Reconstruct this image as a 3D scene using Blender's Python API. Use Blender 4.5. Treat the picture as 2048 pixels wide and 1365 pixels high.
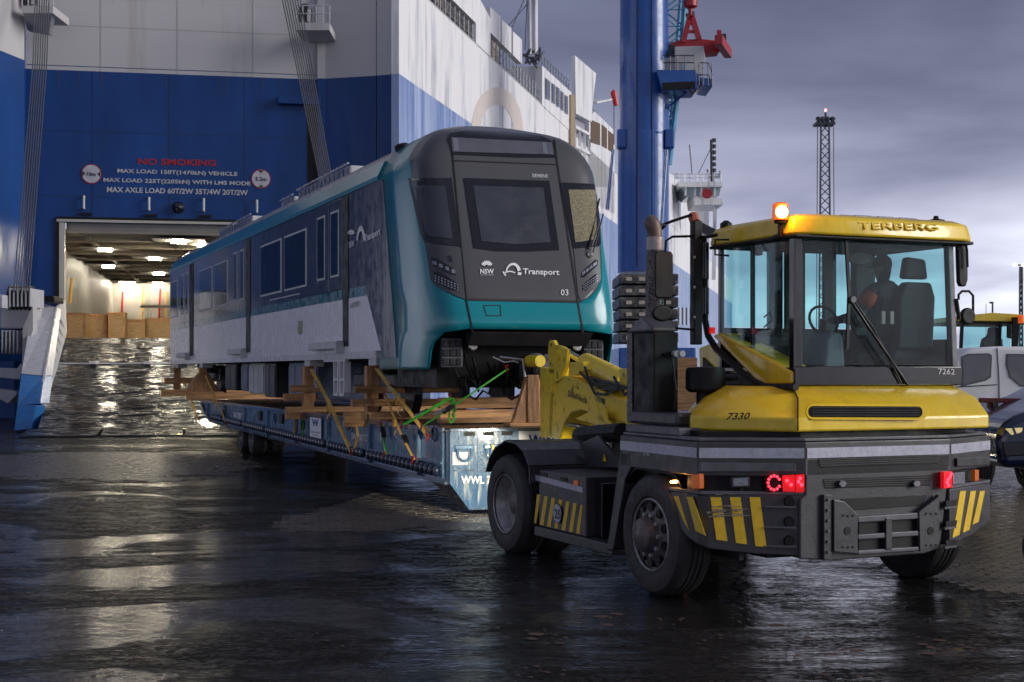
import bpy, bmesh, math, random
import numpy as np
from mathutils import Vector, Matrix, noise
R = math.radians
rnd = random.Random(7)
S = bpy.context.scene
C = S.collection
for o in list(bpy.data.objects): bpy.data.objects.remove(o)

# ---------------------------------------------------------------- camera, world, sun, exposure
EYE = 2.0
cam = bpy.data.cameras.new('camera'); co = bpy.data.objects.new('camera', cam); C.objects.link(co)
co.location = (0, 0, EYE); co.rotation_euler = (R(90), 0, 0)
cam.lens = 50; cam.sensor_width = 36; cam.shift_y = 0.029
cam.clip_start = 0.1; cam.clip_end = 4000
cam.dof.use_dof = True; cam.dof.focus_distance = 17.0; cam.dof.aperture_fstop = 5.6
S.camera = co
S.view_settings.view_transform = 'Standard'; S.view_settings.look = 'None'
S.view_settings.gamma = 1; S.view_settings.use_curve_mapping = False
S.view_settings.exposure = 0.35

w = bpy.data.worlds.new('World'); S.world = w; w.use_nodes = True
nt = w.node_tree; N = nt.nodes; L = nt.links; N.clear()
out = N.new('ShaderNodeOutputWorld'); bg = N.new('ShaderNodeBackground'); L.new(bg.outputs[0], out.inputs[0])
tc = N.new('ShaderNodeTexCoord'); sep = N.new('ShaderNodeSeparateXYZ'); L.new(tc.outputs['Generated'], sep.inputs[0])
def math_(op, a, b=None, clamp=False):
    m = N.new('ShaderNodeMath'); m.operation = op; m.use_clamp = clamp
    for i, v in enumerate((a, b)):
        if v is None: continue
        if isinstance(v, (int, float)): m.inputs[i].default_value = v
        else: L.new(v, m.inputs[i])
    return m.outputs[0]
zc = math_('MAXIMUM', sep.outputs[2], 0.0)
den = math_('ADD', zc, 0.16)
cx = math_('DIVIDE', sep.outputs[0], den); cy = math_('DIVIDE', sep.outputs[1], den)
cmb = N.new('ShaderNodeCombineXYZ'); L.new(cx, cmb.inputs[0]); L.new(cy, cmb.inputs[1])
n1 = N.new('ShaderNodeTexNoise'); n1.inputs['Scale'].default_value = 0.9; n1.inputs['Detail'].default_value = 5; n1.inputs['Roughness'].default_value = 0.5; n1.inputs['Distortion'].default_value = 0.35
L.new(cmb.outputs[0], n1.inputs['Vector'])
# elevation gradient of the cloud deck (bright slot low over the horizon, heavier deck above)
rp = N.new('ShaderNodeValToRGB'); L.new(zc, rp.inputs[0])
e = rp.color_ramp.elements
e[0].position = 0.0; e[0].color = (0.72, 0.75, 0.90, 1)
e[1].position = 1.0; e[1].color = (0.15, 0.165, 0.24, 1)
for p, c in ((0.05, (0.70, 0.73, 0.88, 1)), (0.10, (0.52, 0.54, 0.69, 1)), (0.145, (0.29, 0.305, 0.43, 1)), (0.2, (0.18, 0.195, 0.295, 1)), (0.27, (0.155, 0.17, 0.262, 1)), (0.5, (0.15, 0.165, 0.245, 1))):
    q = e.new(p); q.color = c
cr = N.new('ShaderNodeValToRGB'); L.new(n1.outputs[0], cr.inputs[0])
cr.color_ramp.elements[0].position = 0.36; cr.color_ramp.elements[0].color = (0.56, 0.56, 0.62, 1)
cr.color_ramp.elements[1].position = 0.66; cr.color_ramp.elements[1].color = (1.30, 1.29, 1.22, 1)
mx = N.new('ShaderNodeMix'); mx.data_type = 'RGBA'; mx.blend_type = 'MULTIPLY'; mx.inputs[0].default_value = 1
L.new(rp.outputs[0], mx.inputs[6]); L.new(cr.outputs[0], mx.inputs[7])
sky = N.new('ShaderNodeTexSky'); sky.sky_type = 'NISHITA'; sky.sun_disc = False
sky.sun_elevation = R(6); sky.sun_rotation = R(102)
sk = N.new('ShaderNodeMix'); sk.data_type = 'RGBA'; sk.blend_type = 'MULTIPLY'; sk.inputs[0].default_value = 1
L.new(sky.outputs[0], sk.inputs[6]); sk.inputs[7].default_value = (0.05, 0.05, 0.05, 1)
mm = N.new('ShaderNodeMix'); mm.data_type = 'RGBA'; mm.inputs[0].default_value = 0.94
L.new(sk.outputs[2], mm.inputs[6]); L.new(mx.outputs[2], mm.inputs[7])
L.new(mm.outputs[2], bg.inputs[0]); bg.inputs[1].default_value = 1.0

sun = bpy.data.lights.new('sun', 'SUN'); sun.energy = 2.0; sun.angle = R(30); sun.color = (1.0, 0.97, 0.93)
so = bpy.data.objects.new('sun', sun); C.objects.link(so)
so.rotation_euler = Vector((0.95, -0.20, 0.31)).to_track_quat('Z', 'Y').to_euler()

# ---------------------------------------------------------------- frames: lateral / rearward axes turned about the camera's foot
F = 2844.0
W_ = (1.0, 0.0)
T = (0.93, 0.3676)      # railcar and trailer
K = (0.9151, 0.4032)    # tractor
G = (0.979, 0.2031)     # gooseneck
D = (0.9833, 0.1822)    # stern door wall
H = (0.976, -0.2176)    # ship side: second axis runs along the side
def PX(fr, x, y, lat=None, u=None, z=None):
    c, s = fr; p = (x-1024)/F; q = -(y-742)/F
    a, b = c*p+s, -s*p+c
    t = lat/a if lat is not None else (u/b if u is not None else (z-EYE)/q)
    return (t*a, t*b, EYE+t*q)
def fm(fr): return Matrix(((fr[0], -fr[1], 0, 0), (fr[1], fr[0], 0, 0), (0, 0, 1, 0), (0, 0, 0, 1)))
def wd(fr, p): return fm(fr) @ Vector(p)

# ---------------------------------------------------------------- materials
MATS = {}
def M(name, col, rough=.5, metal=0., var=.15, scale=3., bump=0., bscale=30., coat=0., stretch=(1, 1, 1), emis=None, es=0., rvar=.12, col2=None, thr=(.45, .6), spec=.5, bstretch=(1,1,1), rand=False):
    if name in MATS: return MATS[name]
    m = bpy.data.materials.new(name); m.use_nodes = True; nt = m.node_tree; n = nt.nodes; l = nt.links
    b = n['Principled BSDF']; MATS[name] = m
    b.inputs['Metallic'].default_value = metal; b.inputs['Coat Weight'].default_value = coat; b.inputs['Coat Roughness'].default_value = .08
    b.inputs['Specular IOR Level'].default_value = spec
    t = n.new('ShaderNodeTexCoord'); mp = n.new('ShaderNodeMapping'); mp.inputs['Scale'].default_value = stretch
    l.new(t.outputs['Object'], mp.inputs[0])
    no = n.new('ShaderNodeTexNoise'); no.inputs['Scale'].default_value = scale; no.inputs['Detail'].default_value = 6; no.inputs['Roughness'].default_value = .6
    l.new(mp.outputs[0], no.inputs['Vector'])
    r = n.new('ShaderNodeValToRGB'); l.new(no.outputs[0], r.inputs[0])
    c = Vector(col)
    if col2 is None:
        r.color_ramp.elements[0].position = .3; r.color_ramp.elements[1].position = .7
        r.color_ramp.elements[0].color = (*(c*(1-var)), 1); r.color_ramp.elements[1].color = (*(c*(1+var)), 1)
    else:
        r.color_ramp.elements[0].position = thr[0]; r.color_ramp.elements[1].position = thr[1]
        r.color_ramp.elements[0].color = (*c, 1); r.color_ramp.elements[1].color = (*col2, 1)
    if rand:
        oi = n.new('ShaderNodeObjectInfo'); hs_ = n.new('ShaderNodeHueSaturation'); q = n.new('ShaderNodeMapRange'); l.new(oi.outputs['Random'], q.inputs[0]); q.inputs[3].default_value = .55; q.inputs[4].default_value = 1.15
        l.new(q.outputs[0], hs_.inputs['Value']); hs_.inputs['Saturation'].default_value = .92; l.new(r.outputs[0], hs_.inputs['Color']); l.new(hs_.outputs[0], b.inputs['Base Color'])
        l.new(oi.outputs['Random'], mp.inputs['Location'])
    else: l.new(r.outputs[0], b.inputs['Base Color'])
    n2 = n.new('ShaderNodeTexNoise'); n2.inputs['Scale'].default_value = scale*2.7; n2.inputs['Detail'].default_value = 4
    l.new(mp.outputs[0], n2.inputs['Vector'])
    mr = n.new('ShaderNodeMapRange'); l.new(n2.outputs[0], mr.inputs[0]); mr.inputs[1].default_value = .3; mr.inputs[2].default_value = .7
    mr.inputs[3].default_value = max(.02, rough-rvar); mr.inputs[4].default_value = min(1, rough+rvar); l.new(mr.outputs[0], b.inputs['Roughness'])
    if bump:
        mp2 = n.new('ShaderNodeMapping'); mp2.inputs['Scale'].default_value = bstretch; l.new(t.outputs['Object'], mp2.inputs[0])
        n3 = n.new('ShaderNodeTexNoise'); n3.inputs['Scale'].default_value = bscale; n3.inputs['Detail'].default_value = 3; l.new(mp2.outputs[0], n3.inputs['Vector'])
        bp = n.new('ShaderNodeBump'); bp.inputs['Strength'].default_value = bump; bp.inputs['Distance'].default_value = .02
        l.new(n3.outputs[0], bp.inputs['Height']); l.new(bp.outputs[0], b.inputs['Normal'])
    if emis:
        b.inputs['Emission Color'].default_value = (*emis, 1); b.inputs['Emission Strength'].default_value = es
    return m
def glass(name, tint, refl=.12, rough=.02):
    m = bpy.data.materials.new(name); m.use_nodes = True; nt = m.node_tree; n = nt.nodes; l = nt.links
    n.remove(n['Principled BSDF']); o = n['Material Output']
    tr = n.new('ShaderNodeBsdfTransparent'); tr.inputs[0].default_value = (*tint, 1)
    gl = n.new('ShaderNodeBsdfGlossy'); gl.inputs['Roughness'].default_value = rough
    t = n.new('ShaderNodeTexCoord'); no = n.new('ShaderNodeTexNoise'); no.inputs['Scale'].default_value = 60; no.inputs['Detail'].default_value = 4; l.new(t.outputs['Object'], no.inputs[0])
    mr = n.new('ShaderNodeMapRange'); l.new(no.outputs[0], mr.inputs[0]); mr.inputs[1].default_value = .5; mr.inputs[2].default_value = .75; mr.inputs[3].default_value = rough; mr.inputs[4].default_value = .3
    l.new(mr.outputs[0], gl.inputs['Roughness'])
    lw = n.new('ShaderNodeLayerWeight'); lw.inputs[0].default_value = .5
    fr = n.new('ShaderNodeMath'); fr.operation = 'POWER'; fr.inputs[1].default_value = 4; l.new(lw.outputs['Facing'], fr.inputs[0])
    ad = n.new('ShaderNodeMath'); ad.operation = 'ADD'; ad.inputs[1].default_value = refl; ad.use_clamp = True; l.new(fr.outputs[0], ad.inputs[0])
    mx = n.new('ShaderNodeMixShader'); l.new(ad.outputs[0], mx.inputs[0]); l.new(tr.outputs[0], mx.inputs[1]); l.new(gl.outputs[0], mx.inputs[2])
    l.new(mx.outputs[0], o.inputs[0]); MATS[name] = m; return m

teal = M('teal_paint', (.003, .235, .285), .22, var=.03, coat=.3, rvar=.02, spec=.45)
grey_nose = M('nose_grey_paint', (.068, .068, .075), .34, var=.03, coat=.1, rvar=.02)
black_gloss = M('black_gloss', (.008, .008, .011), .12, var=.2, coat=.5, rvar=.06)
black_matt = M('black_matt', (.006, .006, .007), .5, spec=.3)
side_dark = M('side_dark_gloss', (.062, .062, .068), .12, metal=.0, var=.05, scale=2, coat=.3, rvar=.05, bump=.14, bscale=1.6, bstretch=(1, 1.8, .4), spec=.5)
side_grey = M('side_grey_paint', (.86, .84, .85), .26, metal=.0, var=.02, scale=2, coat=.2, rvar=.04, bump=.05, bscale=2.4, bstretch=(1, 3, .4))
side_stripe = M('side_stripe', (.004, .15, .17), .2, metal=.2, var=.1, coat=.4, bump=.12, bscale=2.4, bstretch=(1, 2, .5))
train_glass = M('railcar_glass', (.010, .024, .034), .07, var=.4, scale=1.2, rvar=.04, spec=.5, bump=.15, bscale=1.5)
cab_win = M('front_window_glass', (.035, .038, .05), .12, var=.25, scale=1.5, coat=.6, rvar=.1, bump=.2, bscale=160)
wet_glint_win = M('wet_glint_window_glass', (.10, .085, .045), .35, scale=55, col2=(.42, .36, .20), thr=(.42, .66), bump=.6, bscale=120)  # golden floodlight reflection painted into the wet pane's colour as gold speckle
roof_grey = M('roof_grey', (.20, .21, .25), .3, metal=.3, var=.15, coat=.3)
alu = M('aluminium', (.52, .52, .52), .4, metal=.1, var=.15)
darkmetal = M('dark_metal', (.035, .036, .042), .4, metal=.5, var=.4, scale=8)
steelblue = M('steel_blue_box', (.10, .13, .22), .4, metal=.3, var=.3, scale=4)
wood = M('timber', (.56, .27, .085), .6, var=.5, scale=2.0, stretch=(1, 9, 9), rand=True, bump=.3, bscale=25, bstretch=(1, 8, 8))
wood_end = M('timber_post', (.55, .26, .085), .6, var=.5, scale=2.5, stretch=(9, 9, 1), rand=True, bump=.3, bscale=25)
plywood = M('crate_plywood', (.46, .30, .15), .6, var=.25, scale=3, stretch=(1, 1, 5))
strap_y = M('strap_orange', (.85, .50, .11), .55, var=.25, scale=20)
strap_g = M('strap_green', (.05, .48, .03), .45, var=.2, scale=20)
red = M('red_fitting', (.45, .01, .015), .4)
trailer_blue = M('trailer_blue', (.075, .16, .28), .3, metal=.1, var=.25, scale=5, stretch=(1, 1, .3), coat=.4, bump=.15, bscale=14)
trailer_front = M('trailer_front_worn', (.045, .11, .21), .3, scale=9, stretch=(1.6, 1.6, .22), col2=(.36, .39, .38), thr=(.55, .72), coat=.5, bump=.3, bscale=20)
trailer_knob = M('tie_ring_blue', (.012, .02, .05), .22, coat=.5)
flange = M('flange_edge', (.13, .17, .24), .2, metal=.5, var=.4, scale=6, coat=.4)
deck_m = M('deck_steel', (.03, .028, .03), .35, metal=.3, var=.5, scale=4)
white_p = M('white_paint', (.85, .85, .86), .5, var=.08)
neck_y = M('gooseneck_yellow', (.90, .64, .03), .42, scale=5, col2=(.10, .055, .02), thr=(.58, .66), coat=.2, bump=.15, bscale=18)
yel = M('tractor_yellow', (.84, .58, .022), .3, scale=3.5, coat=.35, rvar=.14, bump=.05, bscale=60, stretch=(1, 1, .45), col2=(.58, .38, .03), thr=(.5, .85))
tgrey = M('tractor_grey', (.040, .038, .043), .42, var=.25, scale=5, coat=.15, bump=.08, bscale=40)
tgrey2 = M('tractor_grey_light', (.10, .10, .115), .4, var=.3, scale=6)
reflw = M('reflective_white', (.42, .42, .50), .35, var=.2, scale=14, metal=.1)
hyel = M('hazard_yellow', (.78, .50, .02), .4, scale=12, var=.12)
rubber = M('rubber', (.036, .033, .034), .62, var=.35, scale=9, bump=.15, bscale=50)
rim_m = M('rim_steel', (.36, .34, .34), .4, metal=.3, var=.3, scale=12)
rim_d = M('rim_dark', (.13, .11, .105), .5, metal=.4, var=.3, scale=12)
chrome = M('steel_bright', (.55, .53, .5), .25, metal=.9, var=.15)
mesh_m = M('perforated_steel', (.16, .14, .14), .45, metal=.6, scale=60, col2=(.03, .03, .03), thr=(.48, .52))
seat_m = M('seat_fabric', (.025, .025, .032), .8, var=.3, scale=20)
lred = M('lamp_red', (.5, .01, .01), .3, emis=(1, .02, .04), es=5)
lredd = M('lamp_red_dim', (.45, .01, .012), .25, emis=(1, .01, .02), es=.35)
lor = M('lamp_orange', (.5, .10, .01), .3, emis=(1, .2, .02), es=.08)
beacon = M('beacon_amber', (.9, .3, .03), .3, emis=(1, .42, .08), es=45)
beacond = M('beacon_amber_dark', (.5, .09, .01), .25, emis=(1, .15, .01), es=.35)
lens = M('lamp_lens', (.35, .36, .4), .12, metal=.6, var=.3, scale=40)
lampw = M('deck_lamp', (.9, .8, .6), .3, emis=(1, .90, .70), es=80)
lampw1 = M('deck_lamp_near', (.9, .8, .6), .3, emis=(1, .88, .62), es=300)
lampw2 = M('mast_lamp_lit', (.9, .8, .6), .3, emis=(1, .82, .5), es=12)
worklamp = M('work_lamp_lit', (.9, .85, .7), .3, emis=(1, .9, .7), es=20)
tip_red = M('mast_tip_lamp', (.9, .1, .1), .3, emis=(1, .15, .15), es=6)
ship_white = M('ship_white', (.46, .45, .46), .5, scale=.9, stretch=(1, 1, .10), rvar=.1, col2=(.33, .30, .27), thr=(.56, .8))
ship_blue = M('ship_blue', (.003, .040, .175), .40, var=.22, scale=.6, stretch=(1, 1, .2), bump=.3, bscale=.8, bstretch=(1, 1, .4), spec=.35)
side_white = M('ship_side_white', (.84, .83, .84), .4, scale=1.1, stretch=(1, 1, .12), col2=(.33, .34, .42), thr=(.5, .72))
side_blue = M('ship_side_blue', (.12, .20, .44), .4, scale=1.3, stretch=(1, 1, .08), col2=(.40, .48, .68), thr=(.38, .7))
beige = M('ship_logo_beige', (.66, .59, .54), .5, var=.05)
int_white = M('garage_wall', (.42, .40, .36), .5, var=.1, scale=.8)
int_ceil = M('garage_ceiling', (.36, .32, .26), .6, var=.2, scale=.6)
int_floor = M('garage_floor', (.03, .03, .035), .3)

cable_m = M('cable', (.07, .07, .08), .5)
crane_blue = M('crane_blue', (.007, .07, .29), .38, var=.15, scale=.8, coat=.4)
boom_m = M('boom_cyan', (.10, .33, .50), .45)
red_paint = M('red_paint', (.33, .012, .02), .45, var=.2)
ltext_red = M('lettering_red', (.32, .008, .02), .5)
lat_m = M('lattice_grey', (.06, .065, .085), .5)
van_w = M('van_white', (.82, .82, .83), .35, var=.05, coat=.4)
car_b = M('car_blue', (.006, .014, .05), .2, coat=.8)
rust_red = M('rail_red', (.14, .03, .03), .5)
leaf_m = M('leaf_litter', (.07, .038, .026), .6, var=.5, scale=30)
txt_dark = M('lettering_dark', (.012, .012, .02), .5)
txt_grey = M('lettering_grey', (.5, .5, .54), .5)
hivis = M('hivis_orange', (.5, .06, .015), .6)
jacket = M('dark_jacket', (.02, .02, .03), .7)
skin = M('skin', (.35, .18, .12), .5)
stripe_refl = M('reflective_tape', (.35, .25, .2), .4)
cabglass = glass('cab_glass', (.74, .93, .92), .02)
cabglass_f = glass('cab_glass_front', (.80, .91, .92), .025)
vanglass = M('van_glass', (.012, .013, .018), .06, coat=1)
tglass2 = M('far_cab_glass', (.25, .36, .40), .2, coat=.5)

# ---------------------------------------------------------------- mesh builder
class MB:
    def __init__(s): s.v = []; s.f = []
    def add(s, vs, fs):
        k = len(s.v); s.v += [tuple(p) for p in vs]; s.f += [tuple(i+k for i in f) for f in fs]; return s
    def box(s, x0, x1, y0, y1, z0, z1):
        return s.add([(x, y, z) for z in (z0, z1) for y in (y0, y1) for x in (x0, x1)], [(0, 2, 3, 1), (4, 5, 7, 6), (0, 1, 5, 4), (2, 6, 7, 3), (0, 4, 6, 2), (1, 3, 7, 5)])
    def prism(s, pts, vec):
        n = len(pts); vec = Vector(vec); a = [Vector(p) for p in pts]
        return s.add(a+[p+vec for p in a], [tuple(range(n))[::-1], tuple(range(n, 2*n))]+[(i, (i+1) % n, (i+1) % n+n, i+n) for i in range(n)])
    def beam(s, a, b, wx, wz=None, up=(0, 0, 1)):
        wz = wx if wz is None else wz
        a, b = Vector(a), Vector(b); d = (b-a).normalized(); up = Vector(up)
        if abs(d.dot(up)) > .99: up = Vector((0, 1, 0))
        x = d.cross(up).normalized()*wx/2; z = x.normalized().cross(d).normalized()*wz/2
        return s.prism([a-x-z, a+x-z, a+x+z, a-x+z], b-a)
    def tube(s, pts, r, seg=8):
        P = [Vector(p) for p in pts]; n = len(P); rs = r if isinstance(r, (list, tuple)) else [r]*n
        vs = []; t0 = (P[1]-P[0]).normalized(); up = Vector((0, 0, 1)) if abs(t0.z) < .9 else Vector((1, 0, 0)); x = t0.cross(up).normalized()
        for i in range(n):
            t = (P[min(i+1, n-1)]-P[max(i-1, 0)]).normalized(); x = (x-t*x.dot(t)).normalized(); y = t.cross(x)
            for j in range(seg):
                a = 2*math.pi*j/seg; vs.append(P[i]+(x*math.cos(a)+y*math.sin(a))*rs[i])
        fs = [(i*seg+j, i*seg+(j+1) % seg, (i+1)*seg+(j+1) % seg, (i+1)*seg+j) for i in range(n-1) for j in range(seg)]
        fs += [tuple(range(seg))[::-1], tuple((n-1)*seg+j for j in range(seg))]
        return s.add(vs, fs)
    def lathe(s, o, ax, prof, seg=24, caps=True):
        o = Vector(o); ax = Vector(ax).normalized(); x = ax.orthogonal().normalized(); y = ax.cross(x); n = len(prof); vs = []
        for t, r in prof:
            for j in range(seg):
                a = 2*math.pi*j/seg; vs.append(o+ax*t+(x*math.cos(a)+y*math.sin(a))*r)
        fs = [(i*seg+j, i*seg+(j+1) % seg, (i+1)*seg+(j+1) % seg, (i+1)*seg+j) for i in range(n-1) for j in range(seg)]
        if caps and prof[0][1] > 1e-4: fs.append(tuple(range(seg))[::-1])
        if caps and prof[-1][1] > 1e-4: fs.append(tuple((n-1)*seg+j for j in range(seg)))
        return s.add(vs, fs)
    def ribbon(s, pts, wv, th=.006):
        wv = Vector(wv)/2
        for a, b in zip(pts[:-1], pts[1:]):
            a, b = Vector(a), Vector(b); nn = (b-a).cross(wv)
            if nn.length < 1e-9: continue
            nn = nn.normalized()*th
            s.prism([a-wv, a+wv, a+wv+nn, a-wv+nn], b-a)
        return s
ROOT = {}
def link(me, name, mat, root, fr, bevel=0, smooth=False, seg=2):
    me.materials.append(mat)
    if smooth:
        for p in me.polygons: p.use_smooth = True
        me.set_sharp_from_angle(angle=R(smooth if smooth is not True else 40))
    o = bpy.data.objects.new(name, me); C.objects.link(o)
    o.matrix_world = fm(fr)
    if root is not None:
        if root.name in ROOT:
            o.parent = root; o.matrix_parent_inverse = ROOT[root.name].inverted(); o.matrix_basis = fm(fr)
        else:                                           # a sub-part: its parent part has the same frame
            o.parent = root; o.matrix_parent_inverse = Matrix(); o.matrix_basis = Matrix()
    if bevel:
        m = o.modifiers.new('bevel', 'BEVEL'); m.width = bevel; m.segments = seg; m.limit_method = 'ANGLE'; m.angle_limit = R(35)
    return o
def part(mb, name, mat, root=None, fr=W_, bevel=0, smooth=False, recalc=True, seg=2, merge=0):
    me = bpy.data.meshes.new(name); me.from_pydata(mb.v, [], mb.f)
    if recalc:
        bm = bmesh.new(); bm.from_mesh(me)
        if merge: bmesh.ops.remove_doubles(bm, verts=bm.verts, dist=merge)
        bmesh.ops.recalc_face_normals(bm, faces=bm.faces); bm.to_mesh(me); bm.free()
    return link(me, name, mat, root, fr, bevel, smooth, seg)
def tag(o, label=None, cat=None, group=None, kind=None):
    if label: o['label'] = label
    if cat: o['category'] = cat
    if group: o['group'] = group
    if kind: o['kind'] = kind
    return o
def thing(name, label, cat, loc, group=None, fr=W_):
    o = bpy.data.objects.new(name, None); C.objects.link(o); o.empty_display_size = .2
    m = fm(fr) @ Matrix.Translation(loc); o.matrix_world = m; ROOT[o.name] = m
    return tag(o, label, cat, group)
def B(*a): return MB().box(*a)
def lerp(a, b, t): return tuple(x+(y-x)*t for x, y in zip(a, b))

# ---- lettering: a text curve turned into a flat mesh and laid between three points
def text_geo(s, bold=0.0, shear=0.0, depth=0.0):
    c = bpy.data.curves.new('t', 'FONT'); c.body = s; c.size = 1; c.offset = bold; c.shear = shear; c.resolution_u = 2; c.extrude = depth
    o = bpy.data.objects.new('t', c); C.objects.link(o)
    dg = bpy.context.evaluated_depsgraph_get(); me = bpy.data.meshes.new_from_object(o.evaluated_get(dg))
    vs = [v.co.copy() for v in me.vertices]; fs = [tuple(p.vertices) for p in me.polygons]
    bpy.data.objects.remove(o); bpy.data.curves.remove(c); bpy.data.meshes.remove(me)
    xs = [v.x for v in vs]; ys = [v.y for v in vs]; x0, x1, y0, y1 = min(xs), max(xs), min(ys), max(ys)
    return [((v.x-x0)/(x1-x0), (v.y-y0)/(y1-y0), v.z) for v in vs], fs
def lettering(s, bl, br, tl, mat, root, fr, off=(0, 0, 0), bold=.012, shear=0., name='lettering', depth=0.):
    vs, fs = text_geo(s, bold, shear, depth); bl, br, tl, off = map(Vector, (bl, br, tl, off))
    nrm = off.normalized() if off.length > 0 else Vector((0, -1, 0))
    mb = MB(); mb.add([bl+(br-bl)*a+(tl-bl)*b+off+nrm*c for a, b, c in vs], fs)
    return part(mb, name, mat, root, fr, recalc=False)
def ptext(s, plane, xl, yl, xr, yr, yt, mat, root, fr, off, **k):
    return lettering(s, plane(xl, yl), plane(xr, yr), plane(xl, yt), mat, root, fr, off, **k)

# ================================================================ GROUND
def wet_ground(name, c1, c2, bstr, film, dry=.62, dryp=.10, msc=16, pave=0.):
    m = bpy.data.materials.new(name); m.use_nodes = True; n = m.node_tree.nodes; l = m.node_tree.links; b = n['Principled BSDF']
    t = n.new('ShaderNodeTexCoord')
    def nz(sc, det=5, stretch=(1, 1, 1), dist=0., rot=0):
        mp = n.new('ShaderNodeMapping'); mp.inputs['Scale'].default_value = stretch; mp.inputs['Rotation'].default_value = (0, 0, rot); l.new(t.outputs['Object'], mp.inputs[0])
        q = n.new('ShaderNodeTexNoise'); q.inputs['Scale'].default_value = sc; q.inputs['Detail'].default_value = det; q.inputs['Distortion'].default_value = dist; q.inputs['Roughness'].default_value = .6
        l.new(mp.outputs[0], q.inputs['Vector']); return q.outputs[0]
    def mr(x, a, b_, c, d):
        q = n.new('ShaderNodeMapRange'); l.new(x, q.inputs[0]); 
        for i, v in enumerate((a, b_, c, d)): q.inputs[i+1].default_value = v
        return q.outputs[0]
    def mt(op, a, b_):
        q = n.new('ShaderNodeMath'); q.operation = op
        for i, v in enumerate((a, b_)):
            if isinstance(v, (int, float)): q.inputs[i].default_value = v
            else: l.new(v, q.inputs[i])
        return q.outputs[0]
    big = nz(.26, 7, (1, 1.4, 1), 1.1); fine = nz(30, 3, (1, 2.6, 1)); mid = nz(7, 5, (1, 2.6, 1), .6, R(-10)); track = nz(1.3, 4, (.3, 4.0, 1), 1.2, R(24)); grit = nz(90, 2)
    pud = mr(mt('ADD', big, mt('MULTIPLY', mid, .12)), .50, .59, 0, 1)                       # 1 = standing water
    rp = n.new('ShaderNodeValToRGB'); l.new(nz(3.2, 7), rp.inputs[0])
    rp.color_ramp.elements[0].position = .3; rp.color_ramp.elements[0].color = (*c1, 1); rp.color_ramp.elements[1].position = .72; rp.color_ramp.elements[1].color = (*c2, 1)
    l.new(rp.outputs[0], b.inputs['Base Color'])
    rough = mt('ADD', mr(pud, 0, 1, .16*film, .015), mr(track, .42, .62, 0, .10)); l.new(rough, b.inputs['Roughness'])
    l.new(mr(pud, 0, 1, .22, .50), b.inputs['Specular IOR Level'])
    amp = mr(pud, 0, 1, 1.3, .10)
    h = mt('ADD', mt('MULTIPLY', fine, .30), mt('ADD', mt('MULTIPLY', mid, 1.0), mt('MULTIPLY', track, 1.1)))
    h = mt('ADD', mt('MULTIPLY', h, amp), mt('MULTIPLY', grit, mr(pud, 0, 1, .12, 0)))
    mpb = n.new('ShaderNodeMapping'); mpb.inputs['Rotation'].default_value = (0, 0, R(-8)); l.new(t.outputs['Object'], mpb.inputs[0])
    bk = n.new('ShaderNodeTexBrick'); bk.inputs['Scale'].default_value = 1; bk.inputs['Brick Width'].default_value = .205; bk.inputs['Row Height'].default_value = .103; bk.inputs['Mortar Size'].default_value = .010; bk.inputs['Mortar Smooth'].default_value = .4
    l.new(mpb.outputs[0], bk.inputs['Vector']); h = mt('SUBTRACT', h, mt('MULTIPLY', bk.outputs['Fac'], mr(pud, 0, 1, .34*pave, .03*pave)))
    bp = n.new('ShaderNodeBump'); bp.inputs['Strength'].default_value = bstr; bp.inputs['Distance'].default_value = .035
    l.new(h, bp.inputs['Height']); l.new(bp.outputs[0], b.inputs['Normal'])
    dryb = n.new('ShaderNodeBsdfPrincipled'); dryb.inputs['Roughness'].default_value = .75; dryb.inputs['Specular IOR Level'].default_value = .06; l.new(rp.outputs[0], dryb.inputs['Base Color']); l.new(bp.outputs[0], dryb.inputs['Normal'])
    mk = mt('ADD', mt('MULTIPLY', nz(msc, 5, (1, 1.7, 1), .4, R(6)), .6), mt('MULTIPLY', nz(2.2, 4, (1, 2.5, 1), .8, R(-16)), .4))
    q = mt('MULTIPLY', mr(mk, .46, .53, 0, 1), mr(pud, 0, 1, dry*1.25, dryp)); ms = n.new('ShaderNodeMixShader'); l.new(q, ms.inputs[0]); l.new(b.outputs[0], ms.inputs[1]); l.new(dryb.outputs[0], ms.inputs[2])
    l.new(ms.outputs[0], n['Material Output'].inputs[0])
    MATS[name] = m; return m
ramp_m = wet_ground('ramp_steel', (.010, .011, .016), (.022, .022, .028), .6, 1.6, dry=.9, dryp=.84, msc=3)
asphalt = wet_ground('wet_asphalt', (.006, .006, .007), (.020, .018, .016), 1.0, 1.0, dry=.80, dryp=.40, pave=1.)
paver_m = M('wet_paver', (.062, .050, .040), .30, var=.35, scale=2.5, rvar=.14, bump=.5, bscale=45)
g = MB(); g.add([(-1500, -60, 0), (1500, -60, 0), (1500, 3000, 0), (-1500, 3000, 0)], [(0, 1, 2, 3)])
ground = part(g, 'ground', asphalt); tag(ground, 'wet dark quay surface with puddles reaching to the horizon', kind='structure')

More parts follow.
